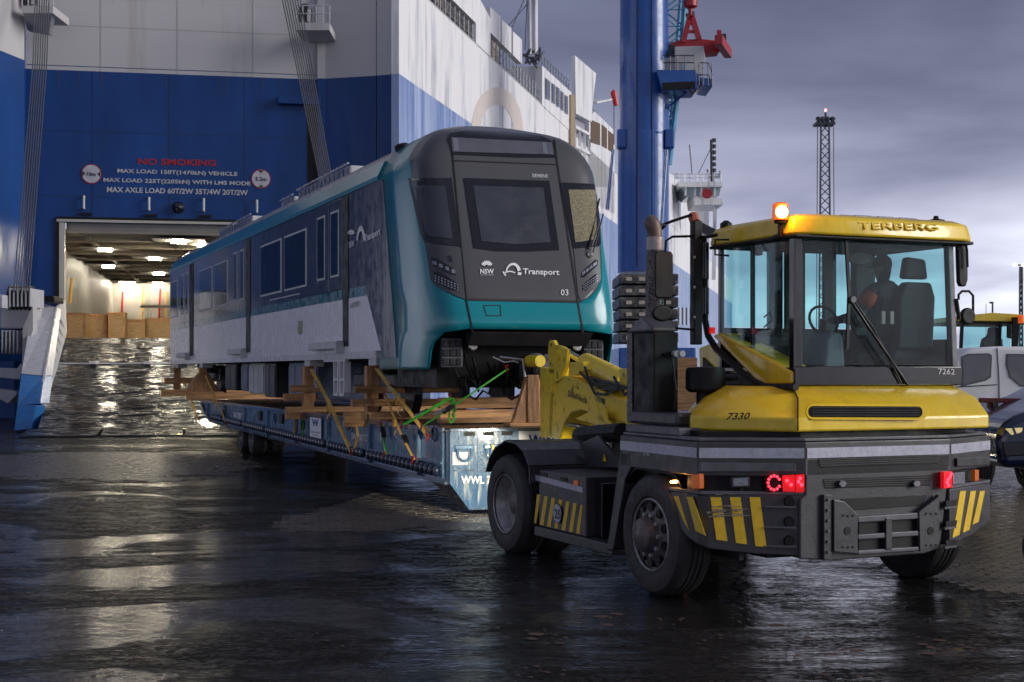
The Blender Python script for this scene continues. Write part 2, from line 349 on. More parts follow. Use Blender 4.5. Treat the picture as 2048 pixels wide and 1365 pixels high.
# concrete block pavers showing above the water film (real little blocks, tops a few mm up)
pv = []
ca, sa = math.cos(R(8)), math.sin(R(8))
def in_area(x, y):
    px = 1024+x/y*F; py = 742+2*F/y
    k = noise.noise(Vector((x*.35, y*.35, 3)))*34 + noise.noise(Vector((x*1.2, y*1.2, 9)))*22 + noise.noise(Vector((x*5, y*5, 9)))*14
    a = py > 975+(980-px)*.02+k*.6 and py < 1066+k*.6 and px > 560+k*2 and px < 1000 and (py-1062) < (px-560)*.1+k and (py > 975+(800-px)*.28+k*.5)
    b = px > 1840+k and py > 900+k*.5 and py < 1160+k+(px-1850)*.1
    c = 905+k*.4 < py < 958+k*.4 and px < 480+k*2
    return a or b or c
for j in range(-60, 330):
    for i in range(-150, 150):
        lx = (i+(j % 2)*.5)*.205; ly = 11+j*.103
        x, y = lx*ca-ly*sa, lx*sa+ly*ca
        if y > 9 and y < 38 and abs(1024+x/y*F-1024) < 1040 and in_area(x, y): pv.append((x, y))
pv.sort(key=lambda p: p[1])
def paver(x, y, mb):
    z = .004+.004*rnd.random(); a = R(8)+rnd.gauss(0, .01); c, s = math.cos(a), math.sin(a); tx, ty = rnd.gauss(0, .012), rnd.gauss(0, .012)
    top = []; bot = []
    for dx, dy in ((-.098, -.047), (.098, -.047), (.098, .047), (-.098, .047)):
        bot.append((x+dx*c-dy*s, y+dx*s+dy*c, -.004)); top.append((x+(dx*.97)*c-(dy*.95)*s, y+dx*.97*s+dy*.95*c, z+dx*tx+dy*ty))
    mb.add(bot+top, [(4, 5, 6, 7), (0, 1, 5, 4), (1, 2, 6, 5), (2, 3, 7, 6), (3, 0, 4, 7)])
for x, y in pv[:300]:
    mb = MB(); paver(0, 0, mb); o = part(mb, 'paver', paver_m, None, W_, recalc=False); o.parent = ground; o.location = (x, y, 0)
mb = MB()
for x, y in pv[300:]: paver(x, y, mb)
o = part(mb, 'pavers', paver_m, None, recalc=False); o.parent = ground; o['kind'] = 'stuff'
# fallen leaves / debris in the foreground
lf = MB()
cl = [(rnd.uniform(1050, 2030), rnd.uniform(1225, 1360)) for q in range(16)]+[(230, 1345), (620, 1290)]
for q in range(120):
    cx_, cy_ = rnd.choice(cl); py = cy_+rnd.gauss(0, 9); px = cx_+rnd.gauss(0, 34)
    y = 2*F/(py-742); x = (px-1024)/F*y; r = rnd.uniform(.003, .014)*(1+2*(rnd.random() < .12)); a = rnd.random()*3
    pts = [(x+r*1.6*math.cos(a+t)*(1+.5*math.sin(3*t)), y+r*1.4*math.sin(a+t), .003+.004*rnd.random()) for t in (0, 1, 2.1, 3.1, 4.2, 5.2)]
    lf.prism(pts, (0, 0, .003))
tag(part(lf, 'leaf_litter', leaf_m), 'brown leaf scraps and grit on the wet foreground', 'debris', kind='stuff')

# ================================================================ RAILCAR
CT = 7.905; HWD = 1.525; UB = 21.9; UE = 45.1; ZS, ZT, ZR = 2.27, 5.02, 5.85
_z = np.linspace(1.9, 5.86, 400)
_u = np.interp(_z, [1.9, 2.2, 2.55, 2.8, 3.1, 5.19, 5.4, 5.6, 5.75, 5.86], [19.34, 19.24, 19.15, 19.15, 19.23, 20.0, 20.08, 20.22, 20.48, 21.3])
_u = np.convolve(np.pad(_u, 15, 'edge'), np.ones(31)/31, 'valid')
NX = 8.0
def uf(z): return float(np.interp(z, _z, _u))
def hw(z):
    if z <= 5.0: return HWD
    q = min(1, (z-5)/.85); return HWD*max(0, 1-q**1.7)**(1/2.7)
def su(l, z):
    q = abs(l)/max(1e-4, hw(z))
    return UB-(UB-uf(z))*max(0, 1-min(q, 1)**NX)**(1/NX)
def nose_hit(x, y):
    c, s = T; p = (x-1024)/F; q = -(y-742)/F; a, b = c*p+s, -s*p+c
    def ins(t):
        l, u, z = t*a-CT, t*b, EYE+t*q
        return z < ZR-.001 and abs(l) < hw(z) and u > su(l, z)
    t = 18/b
    while not ins(t) and t < 26/b: t += .02
    if t >= 26/b: return nose_hit(x+(985-x)*.01, y+(.6 if y < 330 else 0))
    lo, hi = t-.02, t
    for _ in range(20):
        m = (lo+hi)/2
        if ins(m): hi = m
        else: lo = m
    return (hi*a-CT, EYE+hi*q)
def spt(l, z, off):
    e = .004; p = Vector((l, su(l, z), z)); a = Vector((l+e, su(l+e, z), z))-Vector((l-e, su(l-e, z), z)); b = Vector((l, su(l, z+e), z+e))-Vector((l, su(l, z-e), z-e))
    n = a.cross(b).normalized()
    if n.y > 0: n = -n
    p += n*off; return (p.x+CT, p.y, p.z)
def patch(pts_px, name, mat, root, off=.008, th=.012, px=True, step=.1, bevel=0):
    P = []
    if px:
        for i in range(len(pts_px)):
            a, b = pts_px[i], pts_px[(i+1) % len(pts_px)]
            for k in range(5): P.append(nose_hit(a[0]+(b[0]-a[0])*k/5, a[1]+(b[1]-a[1])*k/5))
    else: P = pts_px
    bm = bmesh.new(); f = bm.faces.new([bm.verts.new((l, 0, z)) for l, z in P])
    xs = [p[0] for p in P]; zs = [p[1] for p in P]
    for ax, lo, hi in ((0, min(xs), max(xs)), (2, min(zs), max(zs))):
        v = lo+step
        while v < hi-.01:
            co_ = [0, 0, 0]; co_[ax] = v; no = [0, 0, 0]; no[ax] = 1
            bmesh.ops.bisect_plane(bm, geom=bm.verts[:]+bm.edges[:]+bm.faces[:], plane_co=co_, plane_no=no); v += step
    bmesh.ops.triangulate(bm, faces=bm.faces)
    if th:
        ex = bmesh.ops.extrude_face_region(bm, geom=bm.faces[:])['geom']; tops = {e_ for e_ in ex if isinstance(e_, bmesh.types.BMVert)}
    else: tops = set(bm.verts)
    for v in bm.verts: v.co = spt(v.co.x, v.co.z, off if v in tops else off-th)
    bmesh.ops.recalc_face_normals(bm, faces=bm.faces)
    me = bpy.data.meshes.new(name); bm.to_mesh(me); bm.free()
    return link(me, name, mat, root, T, smooth=40)
def nline(pts, name, mat, root, w=4, off=.004):
    """seam: a strip w pixels wide along a polyline"""
    for a, b in zip(pts[:-1], pts[1:]):
        dx, dy = b[0]-a[0], b[1]-a[1]; d = math.hypot(dx, dy); nx, ny = -dy/d*w/2, dx/d*w/2
        patch([(a[0]+nx, a[1]+ny), (b[0]+nx, b[1]+ny), (b[0]-nx, b[1]-ny), (a[0]-nx, a[1]-ny)], name, mat, root, off, .004)

car = thing('railcar', 'new grey and teal metro railcar strapped on the blue roll trailer', 'railcar', (CT, 19.3, 1.25), fr=T)
# nose shell: teal cheeks and a grey mask meeting on a clean edge
def mask_b(z, sd=1):      # half width of the grey mask at height z
    if sd > 0: return float(np.interp(z, [3.0, 3.1, 3.22, 3.37, 3.93, 4.4, 4.9, 5.2, 5.4, 5.6, 5.75, 5.85], [.75, .95, 1.08, 1.19, 1.31, 1.37, 1.40, 1.38, 1.28, 1.08, .8, .3]))
    return float(np.interp(z, [3.0, 3.1, 3.24, 3.46, 3.86, 4.4, 4.9, 5.1, 5.3, 5.5, 5.65, 5.78, 5.85], [1.0, 1.22, 1.38, 1.41, 1.44, 1.475, 1.49, 1.485, 1.45, 1.28, 1.05, .75, .3]))
zrow = [2.02, 2.06, 2.12, 2.2, 2.3, 2.4, 2.5, 2.55, 2.6, 2.7, 2.8, 2.9, 2.984]+[3.0, 3.08, 3.15, 3.22, 3.35, 3.5]+list(np.linspace(3.7, 5.0, 9))+[5.1, 5.2, 5.3, 5.4, 5.48, 5.56, 5.63, 5.69, 5.74, 5.78, 5.81, 5.83, 5.845, 5.8495]
def nose_row(z, a, b, n):
    h = hw(z); r = []
    for i in range(n+1):
        t = i/n
        if abs(b) >= h-1e-6 or abs(a) >= h-1e-6:      # denser towards the corner: parameterise by angle
            sgn = 1 if b > 0 else -1
            inner, outer = (a, b) if sgn > 0 else (b, a)
            th0 = math.asin(min(1, abs(inner)/h)**(NX/2)); th = th0+(math.pi/2-th0)*(t if sgn > 0 else 1-t)
            l = sgn*h*math.sin(th)**(2/NX); u = UB-(UB-uf(z))*max(0, math.cos(th))**(2/NX)
        else:
            l = a+(b-a)*t; u = su(l, z)
        r.append((l+CT, u, z))
    return r
teal_mb, grey_mb = MB(), MB()
def strip(mb, rows):
    n = len(rows[0]); vs = [p for r in rows for p in r]
    mb.add(vs, [(i*n+j, i*n+j+1, (i+1)*n+j+1, (i+1)*n+j) for i in range(len(rows)-1) for j in range(n-1)])
up = [z for z in zrow if z >= 3.0]; mid = [z for z in zrow if 2.6 <= z <= 2.984]+[3.0]; low = [z for z in zrow if z <= 2.6]
def legcut(z, c): return float(np.interp(z, [2.02, 2.3, 2.45, 2.55, 2.6], [1.45, 1.445, 1.42, 1.32, c]))
def mbz(z, sd): return min(mask_b(z, sd), hw(z)*.99)
strip(teal_mb, [nose_row(z, -hw(z), -mbz(z, -1), 14) for z in up]); strip(teal_mb, [nose_row(z, mbz(z, 1), hw(z), 14) for z in up])
strip(grey_mb, [nose_row(z, -mbz(z, -1), mbz(z, 1), 36) for z in up])
strip(teal_mb, [nose_row(z, -hw(z), -1.0, 14) for z in mid]); strip(teal_mb, [nose_row(z, -1.0, .75, 36) for z in mid]); strip(teal_mb, [nose_row(z, .75, hw(z), 14) for z in mid])
strip(teal_mb, [nose_row(z, -hw(z), -legcut(z, 1.0), 14) for z in low]); strip(teal_mb, [nose_row(z, legcut(z, .75), hw(z), 14) for z in low])
for mb, nm, mt in ((teal_mb, 'nose_shell', teal), (grey_mb, 'nose_mask', grey_nose)):
    o = part(mb, nm, mt, car, T, smooth=50, merge=.0005); me = o.data
    if sum(p.normal.y*p.area for p in me.polygons) > 0: me.flip_normals()
    m = o.modifiers.new('s', 'SOLIDIFY'); m.thickness = .03; m.offset = -1
# bumper opening header and dark cavity behind
part(B(CT-1.28, CT+1.28, 19.75, 21.7, 1.75, 2.57), 'cavity_lining', black_matt, car, T)
# seams of the emergency door and lower hatch
nline([(901, 268), (905, 316), (932, 600), (945, 664)], 'seam', black_matt, car, 4)
nline([(1108, 280), (1113, 320), (1155, 604), (1166, 666)], 'seam', black_matt, car, 4)
nline([(906, 322), (1112, 330)], 'seam', black_matt, car, 2.5)
nline([(966, 612), (1000, 611), (1002, 632), (973, 632), (967, 612)], 'hatch_seam', black_matt, car, 1.6)
# destination display
dp = patch([(895, 280), (900, 268), (930, 263), (1000, 263), (1080, 272), (1104, 284), (1112, 316), (1040, 316), (905, 310)], 'display_panel', black_gloss, car, .012)
patch([(902, 277), (1103, 287), (1107, 311), (905, 305)], 'display_glass', M('display_glass', (.10, .10, .125), .25, var=.15, coat=.4), dp, .02)
for q in ([(905, 279), (915, 279), (917, 303), (907, 303)], [(1083, 287), (1092, 288), (1094, 309), (1085, 308)]): patch(q, 'display_bracket', roof_grey, dp, .024)
# windows
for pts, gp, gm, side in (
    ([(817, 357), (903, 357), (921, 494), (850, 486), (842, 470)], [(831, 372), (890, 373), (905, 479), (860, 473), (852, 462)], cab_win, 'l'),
    ([(1119, 366), (1196, 369), (1201, 488), (1196, 494), (1146, 498)], [(1136, 381), (1190, 381), (1192, 480), (1150, 486)], wet_glint_win, 'r')):
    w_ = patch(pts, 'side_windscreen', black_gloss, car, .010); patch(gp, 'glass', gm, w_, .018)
w_ = patch([(927, 357), (1098, 363), (1118, 501), (1050, 504), (990, 503), (947, 497)], 'door_windscreen', black_gloss, car, .012)
patch([(946, 373), (1086, 377), (1100, 486), (1030, 490), (962, 484)], 'glass', cab_win, w_, .02)
# lamp plates and clusters
lp = patch([(851, 487), (921, 497), (930, 599), (915, 594), (872, 573), (862, 560)], 'lamp_plate', grey_nose, car, .010)
for q, n_ in (([(862, 515), (872, 517), (905, 537), (913, 552), (900, 549), (868, 533)], 4), ([(868, 544), (882, 546), (910, 564), (918, 583), (900, 580), (876, 567)], 8)):
    c_ = patch(q, 'lamp_cluster', black_gloss, lp, .016)
    for k in range(n_):
        t = (k+.6)/(n_+.2); ax = q[0][0]+(q[3][0]-q[0][0])*t+1; ay = (q[0][1]+q[5][1])/2+((q[2][1]+q[3][1])/2+4-(q[0][1]+q[5][1])/2)*t
        if n_ == 4: patch([(ax-4, ay-5), (ax+3, ay-3), (ax+4, ay+4), (ax-3, ay+2)], 'lamp', lens, c_, .022)
        else:
            for d in (-4, 1, 6): patch([(ax-1.4, ay+d-1.4), (ax+1.4, ay+d-1.4), (ax+1.4, ay+d+1.4), (ax-1.4, ay+d+1.4)], 'lamp', lens, c_, .022, step=1)
patch([(896, 512), (903, 513), (905, 525), (898, 524)], 'button_plate', black_gloss, lp, .016)
rp_ = patch([(1147, 499), (1198, 494), (1201, 560), (1190, 578), (1160, 601), (1156, 590)], 'lamp_plate', grey_nose, car, .010)
for q, n_ in (([(1163, 545), (1190, 520), (1195, 522), (1194, 532), (1168, 556), (1161, 556)], 4), ([(1165, 570), (1190, 549), (1196, 548), (1194, 562), (1170, 583), (1164, 582)], 8)):
    c_ = patch(q, 'lamp_cluster', black_gloss, rp_, .016)
    for k in range(n_):
        t = (k+.7)/(n_+.6); ax = q[5][0]+(q[2][0]-q[5][0])*t; ay = 552-26*t if n_ == 4 else 577-22*t
        if n_ == 4: patch([(ax-3, ay-2), (ax+3, ay-6), (ax+3, ay), (ax-3, ay+5)], 'lamp', lens, c_, .022)
        else:
            for d in (-4, 1, 6): patch([(ax-1.2, ay+d-1.2), (ax+1.2, ay+d-1.6), (ax+1.2, ay+d+1.2), (ax-1.2, ay+d+1.6)], 'lamp', lens, c_, .022, step=1)
# wiper on the right pane
def n3(x, y, off): return spt(*nose_hit(x, y), off)
wp = part(MB().tube([n3(1182, 508, .06), n3(1196, 432, .09)], .012).tube([n3(1176, 508, .06), n3(1190, 450, .1)], .009), 'wiper_arm', darkmetal, car, T)
part(MB().tube([n3(1174, 500, .04), n3(1199, 400, .05)], .014), 'wiper_blade', black_matt, wp, T)
part(MB().lathe(n3(1180, 510, .0), (-.3, -1, 0), [(0, .05), (.06, .045), (.07, 0)], 12), 'wiper_pivot', chrome, wp, T)
# lettering and crests on the nose
def nplane_text(s, x0, y0, x1, y1, yt, mat, bold=.012, name='lettering'):
    a, b, t_ = nose_hit(x0, y0), nose_hit(x1, y1), nose_hit(x0, yt)
    vs, fs = text_geo(s, bold); mb = MB()
    mb.add([spt(a[0]+(b[0]-a[0])*u+(t_[0]-a[0])*v, a[1]+(b[1]-a[1])*u+(t_[1]-a[1])*v, .014) for u, v, _ in vs], fs)
    return part(mb, name, mat, car, T, recalc=False)
nplane_text('SIEMENS', 1063, 356, 1095, 357, 349, txt_grey, .02)
nplane_text('Transport', 1045, 553, 1118, 555, 538, white_p, .015)
nplane_text('NSW', 960, 549, 987, 549, 539, white_p, .02)
nplane_text('GOVERNMENT', 961, 552.5, 987, 552.5, 550, txt_grey, .0)
nplane_text('03', 1121, 592, 1136, 592, 580, white_p, .0)
for k in range(-3, 4):       # flower crest: seven petals above NSW
    a = k*.42; cx_, cy_ = 973+math.sin(a)*7, 532-math.cos(a)*5.5; pts = []
    for t in range(8):
        th = t*math.pi/4; lx, ly = 1.8*math.cos(th), 4.6*math.sin(th); pts.append((cx_+lx*math.cos(a)-ly*math.sin(a), cy_+lx*math.sin(a)+ly*math.cos(a)))
    patch(pts, 'crest_petal', white_p, car, .014, .003)
def arc_patch(cx, cy, rx, ry, a0, a1, w0, w1, nm='emblem'):
    o_, i_ = [], []
    for k in range(15):
        t = k/14; a = R(a0+(a1-a0)*t); w = w0+(w1-w0)*t
        o_.append((cx+rx*math.cos(a), cy-ry*math.sin(a))); i_.append((cx+(rx-w)*math.cos(a), cy-(ry-w)*math.sin(a)))
    P = [nose_hit(*p) for p in o_+i_[::-1]]
    patch(P, nm, white_p, car, .014, .003, px=False)
arc_patch(1026, 549, 16, 22, 20, 165, 7, 2.5)
arc_patch(1019, 551, 13, 8, 30, 180, 2.4, 2.4)
patch([(1036, 545), (1043, 547), (1041, 552), (1034, 551)], 'emblem', white_p, car, .014, .003)
patch([(1004, 545), (1007, 544), (1012, 552), (1009, 553)], 'emblem', white_p, car, .014, .003)
# coupler zone: steps, valance, coupler head
part(MB().prism([(CT-.95, 19.35, 2.36), (CT-.95, 19.12, 2.56), (CT-.95, 19.5, 2.56)], (1.9, 0, 0)), 'valance', tgrey, car, T, .01)
for sx in (-1, 1):
    xc = CT+sx*1.13; st = part(B(xc-.16, xc+.16, 19.5, 19.6, 2.05, 2.47), 'step_frame', tgrey2, car, T, .01)
    for i in range(3):
        for j in range(3): part(B(xc-.145+i*.1, xc-.06+i*.1, 19.47, 19.5, 2.08+j*.13, 2.18+j*.13), 'step_cell', darkmetal, st, T, .008)
    part(MB().lathe((CT+sx*.83, 19.5, 2.36), (0, -1, 0), [(0, .07), (.06, .07), (.07, .05), (.07, 0)], 14), 'warning_horn', chrome, car, T)
part(MB().lathe((CT+.05, 19.9, 2.0), (0, -1, 0), [(0, .2), (.6, .2), (.62, .26), (.72, .26), (.74, .2), (.74, 0)], 20), 'coupler_head', darkmetal, car, T, smooth=True)
part(MB().lathe((CT+.2, 19.1, 2.02), (0, -1, 0), [(0, .23), (.12, .23), (.16, .17), (.2, .15), (.2, 0)], 20), 'coupler_drum', tgrey2, car, T, smooth=True)
part(B(CT-.05, CT+.2, 19.0, 19.3, 1.62, 1.8), 'coupler_motor', alu, car, T, .01)
rj = random.Random(3)
for k in range(12):
    x0 = CT+rj.uniform(-1.0, .9); z0 = rj.uniform(1.9, 2.3); pts = [(x0+.25*math.sin(t*.9+k), 19.6+.1*math.sin(t*2+k), z0-.5*math.sin(t*.8)*rj.uniform(.6, 1)) for t in np.linspace(0, 3.4, 9)]
    part(MB().tube(pts, .018, 6), 'hose', black_matt, car, T, smooth=True)
part(MB().tube([(CT-.5, 19.5, 2.2), (CT-.35, 19.4, 2.12), (CT-.25, 19.35, 2.14), (CT-.1, 19.3, 2.1)], .012, 6), 'hose', alu, car, T)
for k in range(6):
    bx = CT-1.0+k*.33; part(B(bx, bx+.2, 19.8, 20.0, 1.75+.1*(k % 2), 2.05+.08*(k % 3)), 'equipment_box', darkmetal, car, T, .02)

# body shell
SL = CT-HWD; SR = CT+HWD
def long(mbpts, name, mat, u0=UB-.02, u1=UE, **k):
    mb = MB()
    for pts in mbpts: mb.prism([(x, u0, z) for x, z in pts], (0, u1-u0, 0))
    return part(mb, name, mat, car, T, **k)
for sx, s_ in ((-1, SL), (1, SR)):
    i = -sx*.06
    long([[(s_, 2.32), (s_, 3.24), (s_+i, 3.24), (s_+i, 2.32)]], 'lower_side_panel', side_grey, u0=22.6)
    long([[(s_, 3.243), (s_, 3.41), (s_+i, 3.41), (s_+i, 3.243)]], 'side_stripe', side_stripe, u0=22.8)
    long([[(s_, 3.413), (s_, 5.04), (s_+i, 5.04), (s_+i, 3.413)]], 'upper_side_panel', side_dark, u0=22.8)
    long([[(s_-sx*.0, 2.2), (s_+sx*.012, 2.32), (s_+i*3, 2.32), (s_+i*3, 2.2)]], 'solebar', side_grey, u0=22.1)
    long([[(s_+sx*.015, 5.045), (s_+sx*.012, 5.12), (s_-sx*.1, 5.36), (s_-sx*.2, 5.36), (s_-sx*.2, 5.045)]], 'cantrail', teal, u0=21.95, u1=UE+.12)
# dark side panel ahead of the slanted grey edge
for s_, e_ in ((SL-.008, .03), (SR+.008, -.03)):
    part(MB().prism([(s_, u, z) for u, z in ((20.95, 2.2), (21.15, 3.0), (21.7, 5.04), (22.8, 5.04), (22.8, 3.413), (22.7, 3.413), (22.6, 3.243), (21.68, 2.2))], (e_, 0, 0)), 'side_front_panel', side_dark, car, T)
    part(MB().prism([(s_, u, z) for u, z in ((22.6, 3.24), (22.6, 2.32), (21.785, 2.32))], (e_, 0, 0)), 'lower_side_panel', side_grey, car, T)
    part(MB().prism([(s_, u, z) for u, z in ((22.8, 3.243), (22.8, 3.41), (22.7, 3.41), (22.605, 3.243))], (e_, 0, 0)), 'side_stripe', side_stripe, car, T)
rpts = [(l, 5.0+.85*(1-(abs(l)/HWD)**2.7)**(1/1.7)) for l in np.linspace(-1.42, 1.42, 25)]
long([[(CT+l, z-.01) for l, z in rpts]+[(CT+1.42, 5.0), (CT-1.42, 5.0)]], 'roof', roof_grey, smooth=40)
part(B(SL+.05, SR-.05, UE-.08, UE, 2.3, 5.3), 'rear_wall', side_grey, car, T)
part(B(SL+.07, SR-.07, 21.6, UE-.1, 2.2, 2.3), 'underfloor', darkmetal, car, T)
for k in range(9): part(B(CT-1.26, CT-1.24, 23+k*2.4, 24.9+k*2.4, 5.46, 5.49), 'roof_rail', alu, car, T)
for u0, u1, h in ((26.2, 30.5, .05), (30.9, 32.2, .0), (35.6, 40.2, .05)):
    b_ = part(B(CT-.85, CT+.85, u0, u1, 5.6, 5.85+h), 'roof_unit', alu, car, T, .03)
    for k in range(int((u1-u0)/.35)): part(B(CT-.88, CT-.85, u0+.08+k*.35, u0+.32+k*.35, 5.68, 5.84+h), 'louvre', roof_grey, b_, T)
    part(B(CT-.90, CT-.87, u0, u1, 5.87+h, 5.90+h), 'handrail', chrome, b_, T)
part(MB().lathe((CT-1.12, 21.95, 5.53), (-.25, 0, 1), [(0, .12), (.1, .12), (.13, .08), (.13, 0)], 14), 'roof_antenna', black_matt, car, T)
def ul(x): return PX(T, x, 742, lat=SL)[1]
def door(xa, xm, xb, xs1):
    a, m_, b_, s1 = ul(xa), ul(xm), ul(xb), ul(xs1)      # rear edge, meeting edge, front edge of leaves; slot to s1
    part(B(SL-.012, SL+.02, s1, b_, 2.42, 5.03), 'door_slot', black_matt, car, T)
    for p, q in ((a, m_), (m_, b_)):
        lo, hi = min(p, q)+.012, max(p, q)-.012
        lf_ = part(B(SL-.02, SL+.01, lo, hi, 2.42, 3.24), 'door_leaf', side_grey, car, T, .006)
        part(B(SL-.02, SL+.01, lo, hi, 3.243, 3.41), 'stripe', side_stripe, lf_, T)
        part(B(SL-.02, SL+.01, lo, hi, 3.413, 5.02), 'upper_panel', side_dark, lf_, T, .006)
        w0, w1 = lo+(hi-lo)*.28, hi-(hi-lo)*.2
        part(B(SL-.026, SL-.015, w0-.04, w1+.04, 3.66, 4.84), 'window_rim', alu, lf_, T, .004)
        part(B(SL-.031, SL-.02, w0, w1, 3.7, 4.8), 'window', train_glass, lf_, T, .01)
    sl = part(B(SL-.14, SL-.02, min(b_, a)-.05, max(a, b_)+.05, 2.38, 2.52), 'door_sill', alu, car, T, .01)
    part(B(SL-.16, SL-.0, min(b_, a)-.06, min(b_, a)-.0, 2.30, 2.5), 'sill_bracket', alu, sl, T, .01)
door(632, 659, 687, 697); door(466, 480, 493, 501); door(362, 371, 380, 387)
for xa, xb in ((522, 562), (570, 612), (399, 424), (430, 455), (343, 355)):
    u0, u1 = ul(xb), ul(xa)
    fr_ = part(B(SL-.010, SL+.01, u0-.05, u1+.05, 3.62, 4.75), 'window_frame', alu, car, T, .01)
    part(B(SL-.016, SL, u0, u1, 3.66, 4.71), 'window', train_glass, fr_, T, .02)
part(B(SL-.006, SL+.01, ul(600), ul(540), 3.50, 3.52), 'trim_strip', alu, car, T)
part(B(SL-.02, SL+.01, ul(605), ul(597), 2.72, 2.98), 'access_box', M('box_yellowish', (.3, .3, .18), .5), car, T, .01)
for xx in (722,): nothing = None
pl = lambda x, y: PX(T, x, y, lat=SL-.02)
ptext('Transport', pl, 729, 489, 761, 475, 470, white_p, car, T, (-.003, 0, 0), bold=.03)
ptext('NSW', pl, 698, 497, 708, 493, 484, white_p, car, T, (-.001, 0, 0))
for k in range(-3, 4):
    a = k*.4; cx_, cy_ = 703+math.sin(a)*4, 470-math.cos(a)*6; pts = []
    for t in range(8):
        th = t*math.pi/4; lx, ly = 1.2*math.cos(th), 5*math.sin(th); pts.append(pl(cx_+lx*math.cos(a)-ly*math.sin(a), cy_+lx*math.sin(a)+ly*math.cos(a)))
    part(MB().prism(pts, (-.003, 0, 0)), 'crest_petal', white_p, car, T)
o_, i_ = [], []
for k in range(15):
    a = R(15+150*k/14); o_.append(pl(722+9*math.cos(a), 490-38*math.sin(a))); i_.append(pl(722+(5+1.5*k/14)*math.cos(a), 490-(24+6*k/14)*math.sin(a)))
part(MB().prism(o_+i_[::-1], (-.003, 0, 0)), 'emblem', white_p, car, T)
ptext('RATPDEV', pl, 700, 618, 719, 612, 608, txt_dark, car, T, (-.002, 0, 0), bold=0)
ptext('Sydney operated by', pl, 700, 602, 716, 598, 599, txt_dark, car, T, (-.002, 0, 0), bold=0) if False else None
# jacking pads / brackets below the solebar
for x in (352, 400, 612, 742):
    u = ul(x); part(B(SL+.02, SL+.3, u-.22, u+.22, 2.08, 2.22), 'jacking_pad', alu, car, T, .01)
fb = part(MB().box(SL+.02, SL+.08, ul(688), ul(645), 2.16, 2.24), 'step_plate', side_grey, car, T)
for q in range(2):
    u0 = ul(686)+q*.42
    stp = part(MB().prism([(SL+.02, u0, 2.16), (SL+.02, u0, 1.62), (SL+.02, u0+.05, 1.55), (SL+.02, u0+.34, 1.55), (SL+.02, u0+.34, 2.16), (SL+.02, u0+.30, 2.16), (SL+.02, u0+.30, 1.60), (SL+.02, u0+.06, 1.60), (SL+.02, u0+.05, 2.16)], (.12, 0, 0)), 'step_ladder', side_grey, car, T)
    part(B(SL+.02, SL+.14, u0+.05, u0+.3, 1.82, 1.86), 'rung', side_grey, stp, T)
# underfloor gear
for xa, xb, z0, mt in ((600, 546, 1.42, steelblue), (520, 500, 1.4, darkmetal), (498, 470, 1.45, alu), (468, 455, 1.5, steelblue), (445, 425, 1.5, darkmetal)):
    e_ = part(B(SL+.35, SR-.35, ul(xa), ul(xb), z0, 2.18), 'equipment_case', mt, car, T, .02)
    n_ = max(1, int((ul(xb)-ul(xa))/.55))
    for k in range(n_):
        p0 = ul(xa)+(ul(xb)-ul(xa))*k/n_; p1 = ul(xa)+(ul(xb)-ul(xa))*(k+1)/n_
        part(B(SL+.33, SL+.345, p0+.03, p1-.03, z0+.05, 2.1), 'case_door', mt, e_, T, .005)
for uc in (23.6, 41.2):
    bg_ = part(MB().box(SL+.45, SL+.6, uc-1.5, uc+1.5, 1.72, 1.95).box(SR-.6, SR-.45, uc-1.5, uc+1.5, 1.72, 1.95).box(SL+.5, SR-.5, uc-.3, uc+.3, 1.75, 2.15), 'bogie_frame', darkmetal, car, T, .03)
    for du in (-1.1, 1.1):
        for xs in (SL+.72, SR-.72): part(MB().lathe((xs-.07, uc+du, 1.68), (1, 0, 0), [(0, .15), (.0, .40), (.1, .42), (.13, .44), (.14, 0)], 28), 'wheel', darkmetal, bg_, T, smooth=True)
    for du in (-.6, .6): part(MB().lathe((SL+.5, uc+du, 1.95), (0, 0, 1), [(0, .14), (.08, .15), (.16, .14), (.22, .15)], 14), 'air_spring', black_matt, bg_, T)
# ---------------------------------------------------------------- timber supports
ZD = 1.2
def timber_set(label, x, posts, beams, tri=None):
    u = PX(T, x, 742, lat=SL+.1)[1]
    r = thing('timber_support', label, 'timber support', (SL+.2, u, ZD), 'timber supports under the railcar', T)
    for dx, z0, z1 in posts: part(B(SL+.02+dx, SL+.22+dx, u-.1, u+.1, z0, z1), 'post', wood_end, r, T, .008)
    for k, (la, lb, du, z0, z1) in enumerate(beams):
        bm_ = part(B(SL+la, SL+lb, u+du-.07, u+du+.07, z0, z1), 'beam', wood, r, T, .008)
    if tri: part(MB().prism([(SL-.3, u-.12, tri[0]), (SL+.65, u-.12, tri[0]), (SL+.3, u-.12, tri[1]), (SL+.05, u-.12, tri[1])], (0, .2, 0)), 'wedge', wood_end, r, T, .008)
    return r, u
timber_set('timber post and three stacked beams nearest the railcar nose', 738, [(.02, 1.25, 2.08)], [(-.2, 1.6, -.18, 1.63, 1.75), (-.25, 2.75, -.18, 1.41, 1.53), (-.38, 3.3, -.20, 1.08, 1.32)])
timber_set('timber post with short beams between two straps near second door', 612, [(.02, 1.25, 2.08)], [(-.25, .35, -.18, 1.59, 1.72), (-.3, 1.3, .18, 1.41, 1.55), (-.35, 3.3, -.20, 1.06, 1.3)])
timber_set('wedge shaped timber support at the rear of the railcar', 400, [(.05, 1.8, 2.08)], [(-.3, 3.3, -.18, 1.2, 1.42)], (1.42, 1.95))
timber_set('rearmost timber post at the far end of the railcar', 353, [(.0, 1.3, 2.08)], [(-.3, .6, -.18, 1.6, 1.78), (-.4, 3.2, -.2, 1.22, 1.42)])
